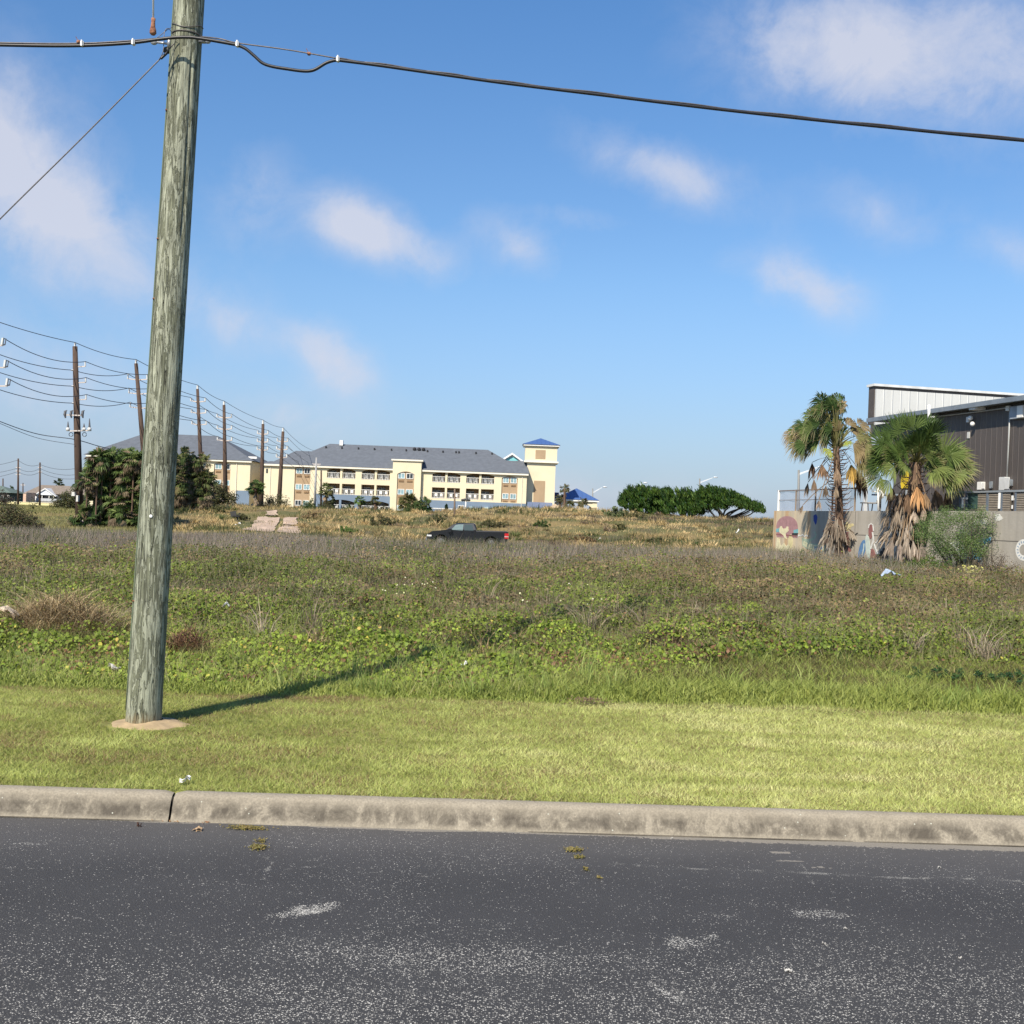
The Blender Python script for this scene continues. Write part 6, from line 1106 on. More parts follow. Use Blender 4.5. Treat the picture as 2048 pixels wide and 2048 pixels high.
for px, py, w in ((1343, 1678, .022), (1879, 1736, .03), (1577, 1943, .045), (1690, 1858, .02), (1920, 1917, .022), (1648, 1888, .02)):
    X_, Y_ = g3(px, py); rag('white_pebble', {1343: 'white pebble near the kerb right of centre', 1879: 'flat white chip on the road right side near the pale streak', 1577: 'long white chip lying in the lower right of the road', 1690: 'tiny pale chip above the long white chip', 1920: 'tiny white chip at the lower right edge', 1648: 'pale fleck between the worn patch and the long chip'}[px], px, py, Y_, w * .6, .005, simple('pebble%d' % px, (.5, .48, .44), .7), 'pebble', None, .003, .003)
# broken chair by the slab
q = bp(474, 1045, 103); q.z = P(474, 1040, 103).z; t = thing('broken_chair', 'black broken chair dumped beside the concrete slab', 'chair', q); BLC = simple('black_vinyl', (.02, .02, .02), .6)
mb = MB(); mb.cbox(q + Vector((-.1, 0, .32)), .55, .5, .12); mb.build('seat', BLC, t, bevel=.03); mb = MB(); mb.bar(q + Vector((-.35, .2, .30)), q + Vector((-.45, .25, .75)), .5, .1); mb.build('backrest', BLC, t); mb = MB(); mb.tube([q + Vector((0, 0, .3)), q + Vector((.02, 0, -.1))], .06, 6); mb.bar(q + Vector((-.2, 0, -.05)), q + Vector((.25, .1, -.05)), .06); mb.build('pedestal', BLC, t)
mb = MB(); mb.bar(q + Vector((.15, -.2, .35)), q + Vector((.2, -.2, .6)), .07); mb.bar(q + Vector((.2, -.25, .6)), q + Vector((.22, .2, .58)), .07); mb.build('armrest', BLC, t)
# ================================================================== the walled terrace and metal building at the right
A0 = P(1548, 1022, 50); B0 = P(2048, 1021.5, 33.8); dv = Vector((B0.x - A0.x, B0.y - A0.y, 0)).normalized(); nv = Vector((-dv.y, dv.x, 0))      # nv points into the terrace
TZ = (A0.z + B0.z) / 2; ang = math.atan2(dv.y, dv.x); O = Vector((A0.x, A0.y, 0))
def LP(px, py, off=0.):
    """point on the plane parallel to the wall, set back by off; local (u, off, z)"""
    r = ray(px, py); o_ = Vector((0, 0, CZ)) - O; t = (off - o_.dot(nv)) / r.dot(nv); p = o_ + r * t; return p.dot(dv), off, p.z
def lt(name, label, cat, group=None): return thing(name, label, cat, (O.x, O.y, 0), ang, group)
def LB(mb, u0, u1, n0, n1, z0, z1): return mb.box(u0, u1, n0, n1, z0, z1)
def bl(mb, name, mat, parent, **k): return mb.build(name, mat, parent, world=False, **k)
def wp(u, n, z): v = O + dv * u + nv * n; return Vector((v.x, v.y, z))
cm, nt, b = new_mat('board_marked_concrete'); v = coords(nt, (1, 1, 1)); st = noise(nt, coords(nt, (1.3, 1, .12)), 1.6, 6, .2); st2 = noise(nt, coords(nt, (2.6, 1, .05)), 1.1, 3)
c = mixc(nt, noise(nt, v, 2.2, 6), (.33, .295, .24), (.46, .42, .36)); c = mixc(nt, ramp(nt, st, [(.45, 0), (.7, .45)]), c, (.15, .135, .115))
sx = nt.nodes.new('ShaderNodeSeparateXYZ'); tcc = nt.nodes.new('ShaderNodeTexCoord'); nt.links.new(tcc.outputs['Object'], sx.inputs[0])
ochre = mth(nt, 'MULTIPLY', ramp(nt, mth(nt, 'DIVIDE', sx.outputs[0], 10), [(.0, 1), (.33, .9), (.42, 0)]), ramp(nt, st2, [(.3, .25), (.62, .9)])); c = mixc(nt, mth(nt, 'MULTIPLY', ochre, .75), c, (.70, .54, .31))
drip = 0
for u_, w_ in ((1.25, .22), (3.25, .2), (.15, .14)):
    d_ = ramp(nt, mth(nt, 'ABSOLUTE', mth(nt, 'SUBTRACT', sx.outputs[0], u_)), [(0, .8), (w_ * .6, .5), (w_, 0)]); c = mixc(nt, mth(nt, 'MULTIPLY', d_, .7), c, (.42, .20, .06))
nt.links.new(c, b.inputs['Base Color']); b.inputs['Roughness'].default_value = .9; bump(nt, b, noise(nt, v, 14, 5), .4, .02)
wall = lt('retaining_wall', 'painted concrete retaining wall carrying the terrace, streaked with rust at its far end', 'wall')
zc_ = LP(1800, 1073)[2]
mb = MB(); LB(mb, 0, 34, 0, .3, -.4, TZ); bl(mb, 'wall_face', cm, wall); mb = MB(); LB(mb, .0, .3, .3, 14, -.4, TZ); bl(mb, 'end_wall', cm, wall)
mb = MB(); LB(mb, .3, 34, .3, 16, TZ - .25, TZ - .03); bl(mb, 'terrace_deck', simple('terrace_concrete', (.30, .28, .25), .9), wall)
mb = MB()
for uu in (LP(1710, 1060)[0], LP(1765, 1060)[0] + .3, LP(1900, 1060)[0], LP(1985, 1060)[0]): LB(mb, uu - .012, uu + .012, -.003, .01, -.1, TZ - .02)
LB(mb, LP(1712, 1060)[0], 34, -.003, .01, zc_ - .015, zc_ + .008); bl(mb, 'joint', simple('joint_dark', (.10, .09, .08), .9), wall)
# painted pictures: flat patches of paint on the wall
PC = {k: simple('paint_' + k, v_, .8, 0, .18, 6) for k, v_ in dict(pink=(.36, .20, .20), cream=(.66, .60, .38), teal=(.18, .40, .42), navy=(.03, .06, .26), blue=(.10, .20, .36), white=(.68, .66, .60), maroon=(.26, .11, .10), yellow=(.60, .52, .28), pale=(.50, .56, .50), black=(.03, .03, .03), sky=(.15, .40, .62), green=(.35, .42, .30)).items()}
mur = {}
def paint(nm, col, pts, lvl, group='mural'):
    u = [LP(px, py, -.004 - .003 * lvl) for px, py in pts]; mb = MB(); n_ = -.004 - .003 * lvl; vs = [(a, n_, z) for a, _, z in u] + [(a, .001, z) for a, _, z in u]; k = len(u)
    mb.add(vs, [tuple(range(k))] + [(i, i + k, (i + 1) % k + k, (i + 1) % k) for i in range(k)]); return bl(mb, nm, PC[col], wall)
def ell(cx, cy, rx_, ry_, n=18, a0=0, a1=6.2832, rot=0): return [(cx + rx_ * math.cos(a) * math.cos(rot) - ry_ * math.sin(a) * math.sin(rot), cy + rx_ * math.cos(a) * math.sin(rot) + ry_ * math.sin(a) * math.cos(rot)) for a in np.linspace(a0, a1, n)]
def strokes(pts, w):
    l, r_ = [], []
    for i, p in enumerate(pts):
        a = pts[max(0, i - 1)]; b_ = pts[min(len(pts) - 1, i + 1)]; d = math.hypot(b_[0] - a[0], b_[1] - a[1]) or 1; nx, ny = -(b_[1] - a[1]) / d * w / 2, (b_[0] - a[0]) / d * w / 2; l.append((p[0] + nx, p[1] + ny)); r_.append((p[0] - nx, p[1] - ny))
    return l + r_[::-1]
def stroke(nm, col, pts, w, lvl):
    for i in range(len(pts) - 1): pass
    u = strokes(pts, w); k = len(pts); n_ = -.004 - .003 * lvl; q = [LP(px, py, n_) for px, py in u]; mb = MB(); vs = [(a, n_, z) for a, _, z in q]; fs = [(i, i + 1, 2 * k - 2 - i, 2 * k - 1 - i) for i in range(k - 1)]; mb.add(vs, fs); return bl(mb, nm, PC[col], wall)
paint('painted_dome', 'pink', [(1553, 1058)] + ell(1574, 1053, 21.5, 21, 14, math.pi, 2 * math.pi) + [(1596, 1076), (1553, 1074)], 0)
paint('painted_band', 'teal', [(1552, 1058), (1562, 1055), (1562, 1064), (1552, 1064)], 1); paint('painted_band', 'teal', [(1587, 1060), (1596, 1058), (1596, 1066), (1587, 1066)], 1); paint('painted_band', 'black', [(1584, 1066), (1596, 1066), (1595, 1071), (1584, 1070)], 1)
paint('painted_band', 'maroon', [(1552, 1067), (1596, 1071), (1596, 1074), (1552, 1070)], 1)
paint('painted_shape', 'cream', [(1560, 1053), (1563, 1052), (1565, 1057), (1571, 1057), (1573, 1053), (1576, 1053), (1577, 1062), (1571, 1067), (1573, 1078), (1570, 1077), (1566, 1070), (1559, 1065), (1558, 1060)], 2)
paint('painted_shape', 'yellow', ell(1581, 1083, 4.5, 15, 14), 1); paint('painted_shape', 'cream', [(1554, 1076), (1558, 1078), (1561, 1092), (1568, 1086), (1572, 1092), (1577, 1088), (1580, 1094), (1577, 1103), (1562, 1102), (1552, 1097)], 1); paint('painted_shape', 'white', ell(1555, 1086, 2.2, 9, 10, rot=.1), 0)
stroke('painted_scroll', 'white', [(1594, 1074), (1598, 1070), (1601, 1072), (1605, 1069), (1609, 1073), (1613, 1070), (1616, 1073)], 2.4, 1)
paint('painted_banner', 'green', [(1604, 1075), (1612, 1078), (1624, 1077), (1631, 1070), (1630, 1066), (1626, 1064), (1630, 1063), (1633, 1068), (1631, 1076), (1622, 1083), (1618, 1086), (1635, 1088), (1651, 1087), (1648, 1102), (1628, 1103), (1612, 1097), (1605, 1091)], 0)
paint('painted_banner', 'cream', [(1607, 1082), (1619, 1088), (1635, 1090.5), (1649, 1089.5), (1646.5, 1100.5), (1628, 1101), (1613, 1095), (1607, 1090)], 1)
for i, (cx, cy) in enumerate(((1610.5, 1088), (1616, 1091), (1622, 1093.5), (1631, 1096), (1637, 1096.5), (1643, 1096))):
    for dx in (-1.4, 1.2): stroke('painted_letter', 'blue' if i > 2 else 'green', [(cx + dx, cy - 3.8), (cx + dx, cy + 3.8)], 1.0, 3)
    stroke('painted_letter', 'blue' if i > 2 else 'green', [(cx - 1.4, cy - 2 + i % 3 * 2), (cx + 1.2, cy - 2 + (i + 1) % 3 * 2)], 1.0, 4)
paint('painted_kite', 'navy', [(1627, 1031), (1632, 1028), (1635, 1034), (1633, 1046), (1631, 1050), (1627, 1041)], 0)
stroke('painted_scroll', 'white', [(1644, 1071), (1648, 1074), (1652, 1071), (1657, 1073)], 1.8, 0); stroke('painted_scroll', 'maroon', [(1646, 1064), (1648, 1060), (1652, 1062)], 1.8, 0)
paint('painted_shape', 'yellow', [(1693, 1042), (1697, 1048), (1706, 1047), (1708, 1051), (1702, 1054), (1700, 1062), (1694, 1062), (1690, 1054)], 0); paint('painted_shape', 'maroon', [(1690, 1064), (1699, 1064), (1699, 1080), (1696, 1092), (1703, 1101), (1700, 1104), (1690, 1100), (1688, 1080)], 0); stroke('painted_arm', 'black', [(1698, 1078), (1706, 1075), (1713, 1067), (1716, 1066)], 2.0, 1)
paint('painted_surfboard', 'blue', ell(1724, 1100, 6.6, 21, 18, rot=.22), 0); stroke('painted_stripe', 'pale', [(1728, 1087), (1727, 1098), (1724, 1110)], 2.2, 1)
paint('painted_surfboard', 'pale', ell(1735.5, 1094, 4.6, 25, 18, rot=-.08), 1); paint('painted_shape', 'maroon', ell(1741, 1063, 4.2, 15, 16), 2)
stroke('painted_outline', 'white', [(1737, 1056), (1738, 1050), (1742, 1047), (1746, 1050), (1747, 1062)], 2.2, 3); paint('painted_shape', 'maroon', [(1742, 1096), (1748, 1100), (1752, 1116), (1740, 1116)], 2)
stroke('painted_outline', 'white', [(1745, 1064), (1747, 1080), (1743, 1092), (1741, 1098)], 3.2, 4); stroke('painted_outline', 'white', [(1746, 1080), (1751, 1096), (1756, 1108)], 3.4, 5); stroke('painted_scroll', 'white', [(1747, 1082), (1752, 1086), (1756, 1081), (1761, 1087), (1766, 1088), (1769, 1084)], 2.4, 4)
paint('painted_block', 'black', [(1751, 1109), (1776, 1109), (1776, 1117), (1752, 1117)], 1); paint('painted_block', 'black', [(1760, 1102), (1764, 1101), (1766, 1096), (1774, 1096), (1776, 1109), (1760, 1109)], 1)
paint('painted_shape', 'white', [(1990, 1030), (1999, 1028), (2006, 1037), (1999, 1042), (1991, 1041)], 0); paint('painted_shape', 'white', [(1948, 1040), (1972, 1036), (1976, 1046), (1960, 1052), (1944, 1050)], 0)
paint('painted_wave', 'white', [(1898, 1085), (1915, 1082), (1935, 1092), (1955, 1078), (1975, 1080), (1972, 1100), (1962, 1114), (1935, 1112), (1915, 1104)], 0); paint('painted_wave', 'sky', [(1936, 1108), (1965, 1104), (1964, 1130), (1958, 1130), (1955, 1118), (1945, 1118), (1942, 1128), (1938, 1128)], 1); paint('painted_wave', 'sky', [(1965, 1078), (1982, 1074), (1980, 1086), (1968, 1088)], 1)
# white ring emblem at the right edge, with lettering marks round it
def ringp(nm, col, cx, cy, ro, ri, lvl, sy=1.35):
    n = 28; n_ = -.004 - .003 * lvl; mb = MB(); vs = []
    for r_ in (ro, ri): vs += [LP(cx + r_ * math.cos(a), cy + r_ * sy * math.sin(a), n_) for a in np.linspace(0, 2 * math.pi, n, endpoint=False)]
    mb.add([(a, n_, z) for a, _, z in vs], [(i, (i + 1) % n, n + (i + 1) % n, n + i) for i in range(n)]); bl(mb, nm, PC[col], wall)
ringp('painted_ring', 'white', 2047, 1100, 16, 8, 0)
for k in range(16):
    a = k / 16 * 2 * math.pi; r0, r1 = 10.5, 13.5; stroke('painted_letter', 'blue', [(2047 + r0 * math.cos(a), 1100 + r0 * 1.35 * math.sin(a)), (2047 + r1 * math.cos(a + .06), 1100 + r1 * 1.35 * math.sin(a + .06))], 1.3, 1)
# fence along the wall top
fence = lt('mesh_fence', 'screened chain-link fence on the far end of the terrace wall', 'fence'); u1 = LP(1712, 990, .12)[0]; fz = TZ + (LP(1557, 982, .12)[2] - TZ)
SM, nt, b = new_mat('screen_mesh'); b.inputs['Base Color'].default_value = (.34, .37, .47, 1); b.inputs['Roughness'].default_value = .7; b.inputs['Alpha'].default_value = .34
mb = MB(); 
for k in range(40): a0_, a1_ = .1 + (u1 - .1) * k / 40, .1 + (u1 - .1) * (k + 1) / 40; mb.add([(a0_, .12 + .02 * math.sin(k * .9), TZ + .02), (a1_, .12 + .02 * math.sin((k + 1) * .9), TZ + .02), (a1_, .12 + .02 * math.sin((k + 1) * .9), fz - .02), (a0_, .12 + .02 * math.sin(k * .9), fz - .02)], [(0, 1, 2, 3)])
bl(mb, 'screen', SM, fence, smooth=True); mb = MB(); mb.bar((.1, .1, fz), (u1, .1, fz), .045); mb.bar((.1, .1, TZ + .45), (u1, .1, TZ + .45), .02); bl(mb, 'rail', simple('fence_rail', (.20, .17, .16), .6), fence)
for k, px in enumerate((1557.5, 1592, 1631, 1665, 1710)):
    uu = LP(px, 1000, .1)[0]; mb = MB(); mb.tube([(uu, .1, TZ - .02), (uu, .1, fz + .03)], .035 if k else .05, 8); bl(mb, 'post', WWHITE if k == 0 else simple('fence_post%d' % k, (.22, .17, .13), .7), fence)
# metal building
BN = 3.0; DK = ribbed('brown_metal_siding', (.085, .072, .066), .30, .5, 0, .5, (.16, .135, .12)); WSID = ribbed('white_metal_siding', (.58, .58, .55), .40, .45, 1, .6, (.64, .64, .62)); GREYT = simple('grey_metal_trim', (.30, .33, .36), .4, .3, .08)
bld = lt('metal_building', 'brown ribbed metal building with grey eave behind the terrace palms', 'building')
ua = LP(1733, 842, BN - .5)[0]; ez = LP(1900, 815, BN - .5)[2]; uw = LP(1788, 930, BN)[0]; uf = LP(1740, 850, BN)[0]; fzz = LP(1765, 873, BN)[2]
mb = MB(); LB(mb, uw, 34, BN, BN + 11, TZ - .03, ez - .08); bl(mb, 'wall', DK, bld); mb = MB(); LB(mb, uf, uw, BN + .02, BN + 10.9, fzz, ez - .16); bl(mb, 'porch_fascia', DK, bld)
mb = MB(); LB(mb, ua, 34.4, BN - .38, BN + 11.2, ez - .07, ez + .03); bl(mb, 'roof', GREYT, bld); mb = MB(); LB(mb, ua - .05, 34.5, BN - .48, BN - .385, ez - .10, ez + .06); bl(mb, 'gutter', simple('gutter_grey', (.22, .25, .28), .4, .3), bld)
q = LP(1742, 860, BN + .03); mb = MB(); LB(mb, uf + .03, uw - .02, BN - .3, BN + .0, fzz - 1.0, fzz - .02); bl(mb, 'porch_awning', simple('awning_grey', (.40, .46, .52), .5), bld)
for px in (1731.5,): uu = LP(px, 950, BN)[0]; mb = MB(); LB(mb, uu, uu + .14, BN - .1, BN + .04, TZ - .03, fzz); bl(mb, 'porch_post', simple('post_grey', (.50, .52, .54), .6), bld)
uu = LP(1700, 950, BN + 4)[0]; mb = MB(); LB(mb, uf + .3, uw, BN + 5, BN + 5.2, TZ - .03, fzz); bl(mb, 'porch_back_wall', simple('porch_wall', (.24, .18, .14), .8), bld)
# parapet rising behind
pu = ua + .9; mb = MB(); pt_ = LP(1741, 770, BN + .8)[2]
pw0 = P(1736, 772, 50.1); zt1 = pw0.z
mb = MB(); LB(mb, .35, .8, 4.0, 16.5, ez + .05, zt1); bl(mb, 'parapet_wall', simple('brown_metal_edge', (.085, .072, .066), .6), bld); mb = MB(); LB(mb, .803, .85, 4.05, 16.45, ez + .02, zt1 - .12); bl(mb, 'parapet_siding', WSID, bld); mb = MB(); LB(mb, .28, .92, 3.93, 16.6, zt1, zt1 + .10); bl(mb, 'parapet_cap', simple('white_cap', (.62, .62, .60), .5), bld)
# things fixed to the building's face
def bx(name, px0, py0, px1, py1, dep, mat, parent, off=BN, out=0):
    a = LP(px0, (py0 + py1) / 2, off)[0]; b_ = LP(px1, (py0 + py1) / 2, off)[0]; z1 = LP((px0 + px1) / 2, py0, off)[2]; z0 = LP((px0 + px1) / 2, py1, off)[2]; mb = MB(); LB(mb, a, b_, off - dep - out, off - .002 - out, z0, z1); return bl(mb, name, mat, parent, bevel=.01)
def pipe(mb, pts, r, off): return mb.tube([LP(px, py, off) for px, py in pts], r, 8)
GP = simple('grey_pvc', (.42, .43, .42), .5)
t = lt('electrical_conduit', 'grey conduit running under the eave and dropping to the meter box', 'conduit'); mb = MB(); pipe(mb, [(1868, 833), (1900, 830), (1960, 823), (2020, 815), (2060, 809)], .025, BN - .06); pipe(mb, [(2020, 816), (2018, 870), (2014, 955)], .025, BN - .05); bl(mb, 'pipe', GP, t, smooth=True); bx('junction_box', 2017, 812, 2024, 822, .12, WWHITE, t)
t = lt('flood_light', 'white floodlight under the eave above the dark siding', 'floodlight'); bx('lamp_body', 1959, 811, 1972, 821, .42, WWHITE, t); bx('bracket', 1953, 811, 1959, 818, .25, GREYT, t)
t = lt('security_camera', 'white security camera with two domes on the brown siding', 'camera'); bx('mount', 1938, 834, 1943, 845, .12, WWHITE, t)
for px, py in ((1941, 836), (1945, 848)): mb = MB(); q = LP(px, py, BN - .18); mb.ball(q, .085); bl(mb, 'dome', WWHITE, t, smooth=True)
t = lt('conduit_plate', 'small pale plate on the siding below the security camera', 'plate'); bx('plate', 1935.5, 864, 1940.5, 877, .04, simple('plate_grey', (.5, .5, .48), .6), t)
t = lt('wall_vent', 'square grey ventilation hood at the upper right edge of the building', 'vent'); bx('hood', 2028, 813, 2050, 838, .16, simple('vent_grey', (.30, .33, .37), .5), t); bx('flange', 2044, 812, 2056, 836, .2, WWHITE, t)
t = lt('vent_pipe', 'white plastic vent pipe rising past the eave out of the right palm', 'pipe'); mb = MB(); pipe(mb, [(1858, 810), (1858, 828), (1858, 842)], .055, BN - .75); pipe(mb, [(1858, 842), (1864, 845), (1868, 840)], .04, BN - .75); pipe(mb, [(1860, 835), (1868, 834)], .03, BN - .7); bl(mb, 'pipe', WWHITE, t, smooth=True); bx('bracket', 1874, 823, 1879, 833, .4, GREYT, t)
for i, (x0_, y0_, x1_, y1_, lb, mt, d_) in enumerate(((1962, 964, 1971, 980, 'white breaker box left of the meter box', WWHITE, .16), (1982, 963, 1986.5, 977, 'thin grey box between the breaker box and the meter box', GREYT, .08), (2008, 954.5, 2020, 981, 'tall white meter box under the vertical conduit', simple('box_white', (.55, .56, .56), .5), .2), (2022, 959, 2026.5, 972, 'thin grey box right of the meter box', GREYT, .07))):
    t = lt('electrical_box', lb, 'electrical box', 'electrical boxes on the building'); bx('box', x0_, y0_, x1_, y1_, d_, mt, t); bx('cover', x0_ + 1.5, y0_ + 2, x1_ - 1.5, y1_ - 2.5, .02, mt, t, BN - d_)
# louvred condenser enclosure, panel by panel
LV = simple('louvre_wood', (.24, .205, .165), .8, 0, .15, 8); EN = 1.5; encl = lt('equipment_enclosure', 'row of louvred screens hiding machines on the terrace edge', 'enclosure'); et = LP(1960, 984, EN)[2]
def louvre(px0, px1):
    a = LP(px0, 1003, EN)[0]; b_ = LP(px1, 1003, EN)[0]; mb = MB(); LB(mb, a, b_, EN, EN + .04, TZ, et - .03); bl(mb, 'louvre_back', simple('lv_back', (.05, .045, .04), .9) if 'lv_back' not in bpy.data.materials else bpy.data.materials['lv_back'], encl); mb = MB(); n = 11
    for k in range(n): z0 = TZ + .03 + (et - TZ - .08) * k / n; mb.add([(a, EN - .01, z0 + .065), (b_, EN - .01, z0 + .065), (b_, EN - .07, z0), (a, EN - .07, z0), (a, EN - .07, z0 - .014), (b_, EN - .07, z0 - .014)], [(0, 1, 2, 3), (3, 2, 5, 4)])
    bl(mb, 'louvre_panel', LV, encl)
for p_ in ((1899, 1922), (1959, 1976), (1981, 2005), (2009, 2024), (2037, 2062), (1800, 1830)): louvre(*p_)
mb = MB(); a = LP(1898, 985, EN)[0]; LB(mb, a, 34, EN - .1, EN + .06, et - .03, et + .03); bl(mb, 'top_rail', GREYT, encl); mb = MB()
SLT = simple('slate_trim', (.12, .145, .18), .6)
for px in (1898, 1923.5, 1936, 1978, 2006.5, 2035): a = LP(px, 1003, EN)[0]; mb = MB(); LB(mb, a - .04, a + .04, EN - .08, EN + .05, TZ, et - .03); bl(mb, 'enclosure_post', SLT, encl)
pass; bx('green_panel', 1937, 986, 1958, 1018, .03, simple('dark_green_metal', (.04, .085, .075), .5), encl, EN)
for i, (x0_, y0_, x1_, y1_) in enumerate(((2024, 990, 2028.5, 1001), (2029.5, 996, 2037, 1001), (2032, 990, 2038, 992), (2024, 1010, 2027, 1018))): bx('notice', x0_, y0_, x1_, y1_, .015, WWHITE, encl, EN, .012)
bx('striped_post', 2004, 986, 2006.5, 1018, .06, WWHITE, encl, EN, .09)
t = lt('pipe_stand', 'white T-shaped pipe in the dark gap of the louvred screens', 'pipe'); mb = MB(); pipe(mb, [(1924, 997), (1934, 997)], .035, EN - .2); pipe(mb, [(1925.5, 998), (1925, 1016)], .035, EN - .2); bl(mb, 'pipe', WWHITE, t)
# porch clutter between the palms
t = lt('white_handrail', 'white tubular handrail post on the terrace between the two palms', 'handrail'); mb = MB(); n_ = .6; pipe(mb, [(1756.5, 974), (1756.5, 1021)], .035, n_); pipe(mb, [(1742, 976), (1745, 983), (1756, 984)], .022, n_); pipe(mb, [(1756, 982), (1762, 982), (1766, 988), (1766, 996)], .025, n_); bl(mb, 'tube', WWHITE, t, smooth=True)
t = lt('stacked_chair', 'grey patio chair standing at the terrace edge left of the handrail', 'chair'); a = LP(1738, 1010, .7); u_, z_ = a[0], TZ; mb = MB(); LB(mb, u_ - .3, u_ + .3, .5, 1.0, z_ + .30, z_ + .34); bl(mb, 'seat', simple('chair_grey', (.32, .30, .28), .6), t); mb = MB(); mb.bar((u_ + .18, .95, z_ + .34), (u_ + .32, 1.1, z_ + .80), .45, .04); bl(mb, 'backrest', simple('chair_grey2', (.42, .43, .42), .6), t)
for i_ in (-1, 1):
    for j_ in (.54, .96): mb = MB(); mb.tube([(u_ + i_ * .26, j_, z_ - .02), (u_ + i_ * .2, j_, z_ + .3)], .02, 6); bl(mb, 'leg', simple('chair_leg%d%d' % (i_, j_ > .6), (.08, .07, .07), .5), t)
t = lt('porch_table', 'dark table top seen on the porch behind the handrail', 'table'); a = LP(1768, 1000, 2.2); mb = MB(); LB(mb, a[0] - .6, a[0] + .6, 2, 2.8, TZ + .68, TZ + .74); bl(mb, 'tabletop', simple('table_grey', (.22, .26, .30), .5), t)
for i_ in (-.5, .5): mb = MB(); LB(mb, a[0] + i_ - .03, a[0] + i_ + .03, 2.3, 2.36, TZ - .03, TZ + .68); bl(mb, 'leg', simple('table_leg%d' % (i_ > 0), (.2, .2, .2), .5), t)
t = lt('yellow_slide', 'bright yellow curved panel glimpsed through the right palm', 'slide'); n_ = 1.6; q = [LP(px, py, n_) for px, py in ((1804, 945), (1812, 940), (1820, 946), (1820, 962), (1814, 976), (1803, 979), (1801, 968))]; mb = MB(); k = len(q); mb.add([(a_, n_, z_) for a_, _, z_ in q] + [(a_, n_ + .12, z_) for a_, _, z_ in q], [tuple(range(k)), tuple(range(2 * k - 1, k - 1, -1))] + [(i, i + k, (i + 1) % k + k, (i + 1) % k) for i in range(k)]); bl(mb, 'panel', simple('yellow_plastic', (.70, .50, .02), .4), t)
mb = MB(); a_ = LP(1811, 970, n_)[0]; mb.tube([(a_, n_ + .06, TZ - .03), (a_, n_ + .06, q[3][2])], .05, 8); bl(mb, 'support', GREYT, t)
# ================================================================== the two big fan palms
def big_palm(label, cpx, cpy, bpx, Y, tr, fronds, dead, low_dead, bark_boots=80):
    b = bp(bpx, 1110, Y); top = P(cpx, cpy, Y); t = thing('fan_palm', label, 'palm tree', b, 0, 'big fan palms at the terrace wall'); mb = MB(); n = 16; pts = []; rr = []
    for i in range(n + 1): f = i / n; pts.append(b.lerp(top, f) + Vector((.05 * math.sin(f * 4), 0, -.2 if i == 0 else 0))); rr.append(tr * (1.3 - .4 * f) * random.uniform(.92, 1.08))
    mb.tube(pts, rr, 12); mb.build('trunk', PALMBARK, t, smooth=True); mb = MB()
    for i in range(bark_boots):
        f = i / bark_boots; c = b.lerp(top, .18 + .8 * f); a = i * 2.4; d = Vector((math.cos(a), math.sin(a), 0)); L = random.uniform(.18, .42); mb.tube([c + d * tr * .8, c + d * (tr + L * .6) + Vector((0, 0, .02)), c + d * (tr + L) + Vector((0, 0, .16))], [.022, .016, .006], 4)
    mb.build('leaf_stubs', simple('stub_brown', (.12, .07, .05), .8) if 'stub_brown' not in bpy.data.materials else bpy.data.materials['stub_brown'], t)
    parts = []
    for (px, py, dy, L, droop, col, spread, tip, nup) in fronds:
        e = P(px, py, Y + dy); c = top + Vector((0, 0, random.uniform(-.25, .1))); d = (e - c); petiole(parts, c, e, .12 * d.length, .035, (.17, .16, .06)); ax_ = Vector((d.x, d.y, d.z)).normalized()
        a = Vector((ax_.x + nup[0], ax_.y * .6 - .15, ax_.z + nup[1])).normalized(); fan(parts, e, a, Vector((random.uniform(-.4, .4), -1.0, random.uniform(.0, .9))), L, 30, spread, droop, .047, col, tip, .02)
    V, Fc, C = join(parts); np_mesh('crown', V, Fc, VEG, C, False, t); parts = []
    for (px, py, dy, L, droop, col, spread, dirx) in dead:
        e = P(px, py, Y + dy); f = random.uniform(.72, .98); c = b.lerp(top, f)
        if c.z < e.z: c = top
        petiole(parts, c, e, .10, .03, (.22, .15, .09)); fan(parts, e, Vector((dirx, -.25, -1)).normalized(), Vector((random.uniform(-.5, .5), -1, .2)), L, 20, spread, droop, .085, col, None, .09, .45)
    V, Fc, C = join(parts); np_mesh('dead_fronds', V, Fc, DRY, C, False, t)
    if low_dead:
        x0, x1, y0, y1, m = low_dead; pr = []
        for i in range(m):
            px = random.gauss((x0 + x1) / 2, (x1 - x0) / 4.5); py = random.uniform(y0, y1); e = P(px, py, Y + random.uniform(-.6, .25)); tilt = (px - (x0 + x1) / 2) / (x1 - x0) * 1.3
            c = pick([(.14, .105, .08), (.28, .225, .17), (.42, .36, .29)], np.array([random.random()]))[0]
            if random.random() < .42: fan(pr, e, Vector((tilt, random.uniform(-.4, .1), -1)).normalized(), Vector((random.uniform(-.6, .6), -1, 0)), random.uniform(.35, .65), 9, random.uniform(.18, .5), .35, .14, c, None, .09, .35)
            else: s_ = Vector((tilt * .8, 0, -1)) * random.uniform(.4, .95); petiole(pr, e, e + s_, random.uniform(-.06, .03), .028, c)
        V, Fc, C = join(pr); np_mesh('dead_skirt', V, Fc, DRY, C, False, t)
    return t
GR = [(.03, .055, .015), (.05, .09, .022), (.09, .14, .034), (.18, .22, .065)]; OL = (.20, .19, .07); TN = (.34, .26, .15)
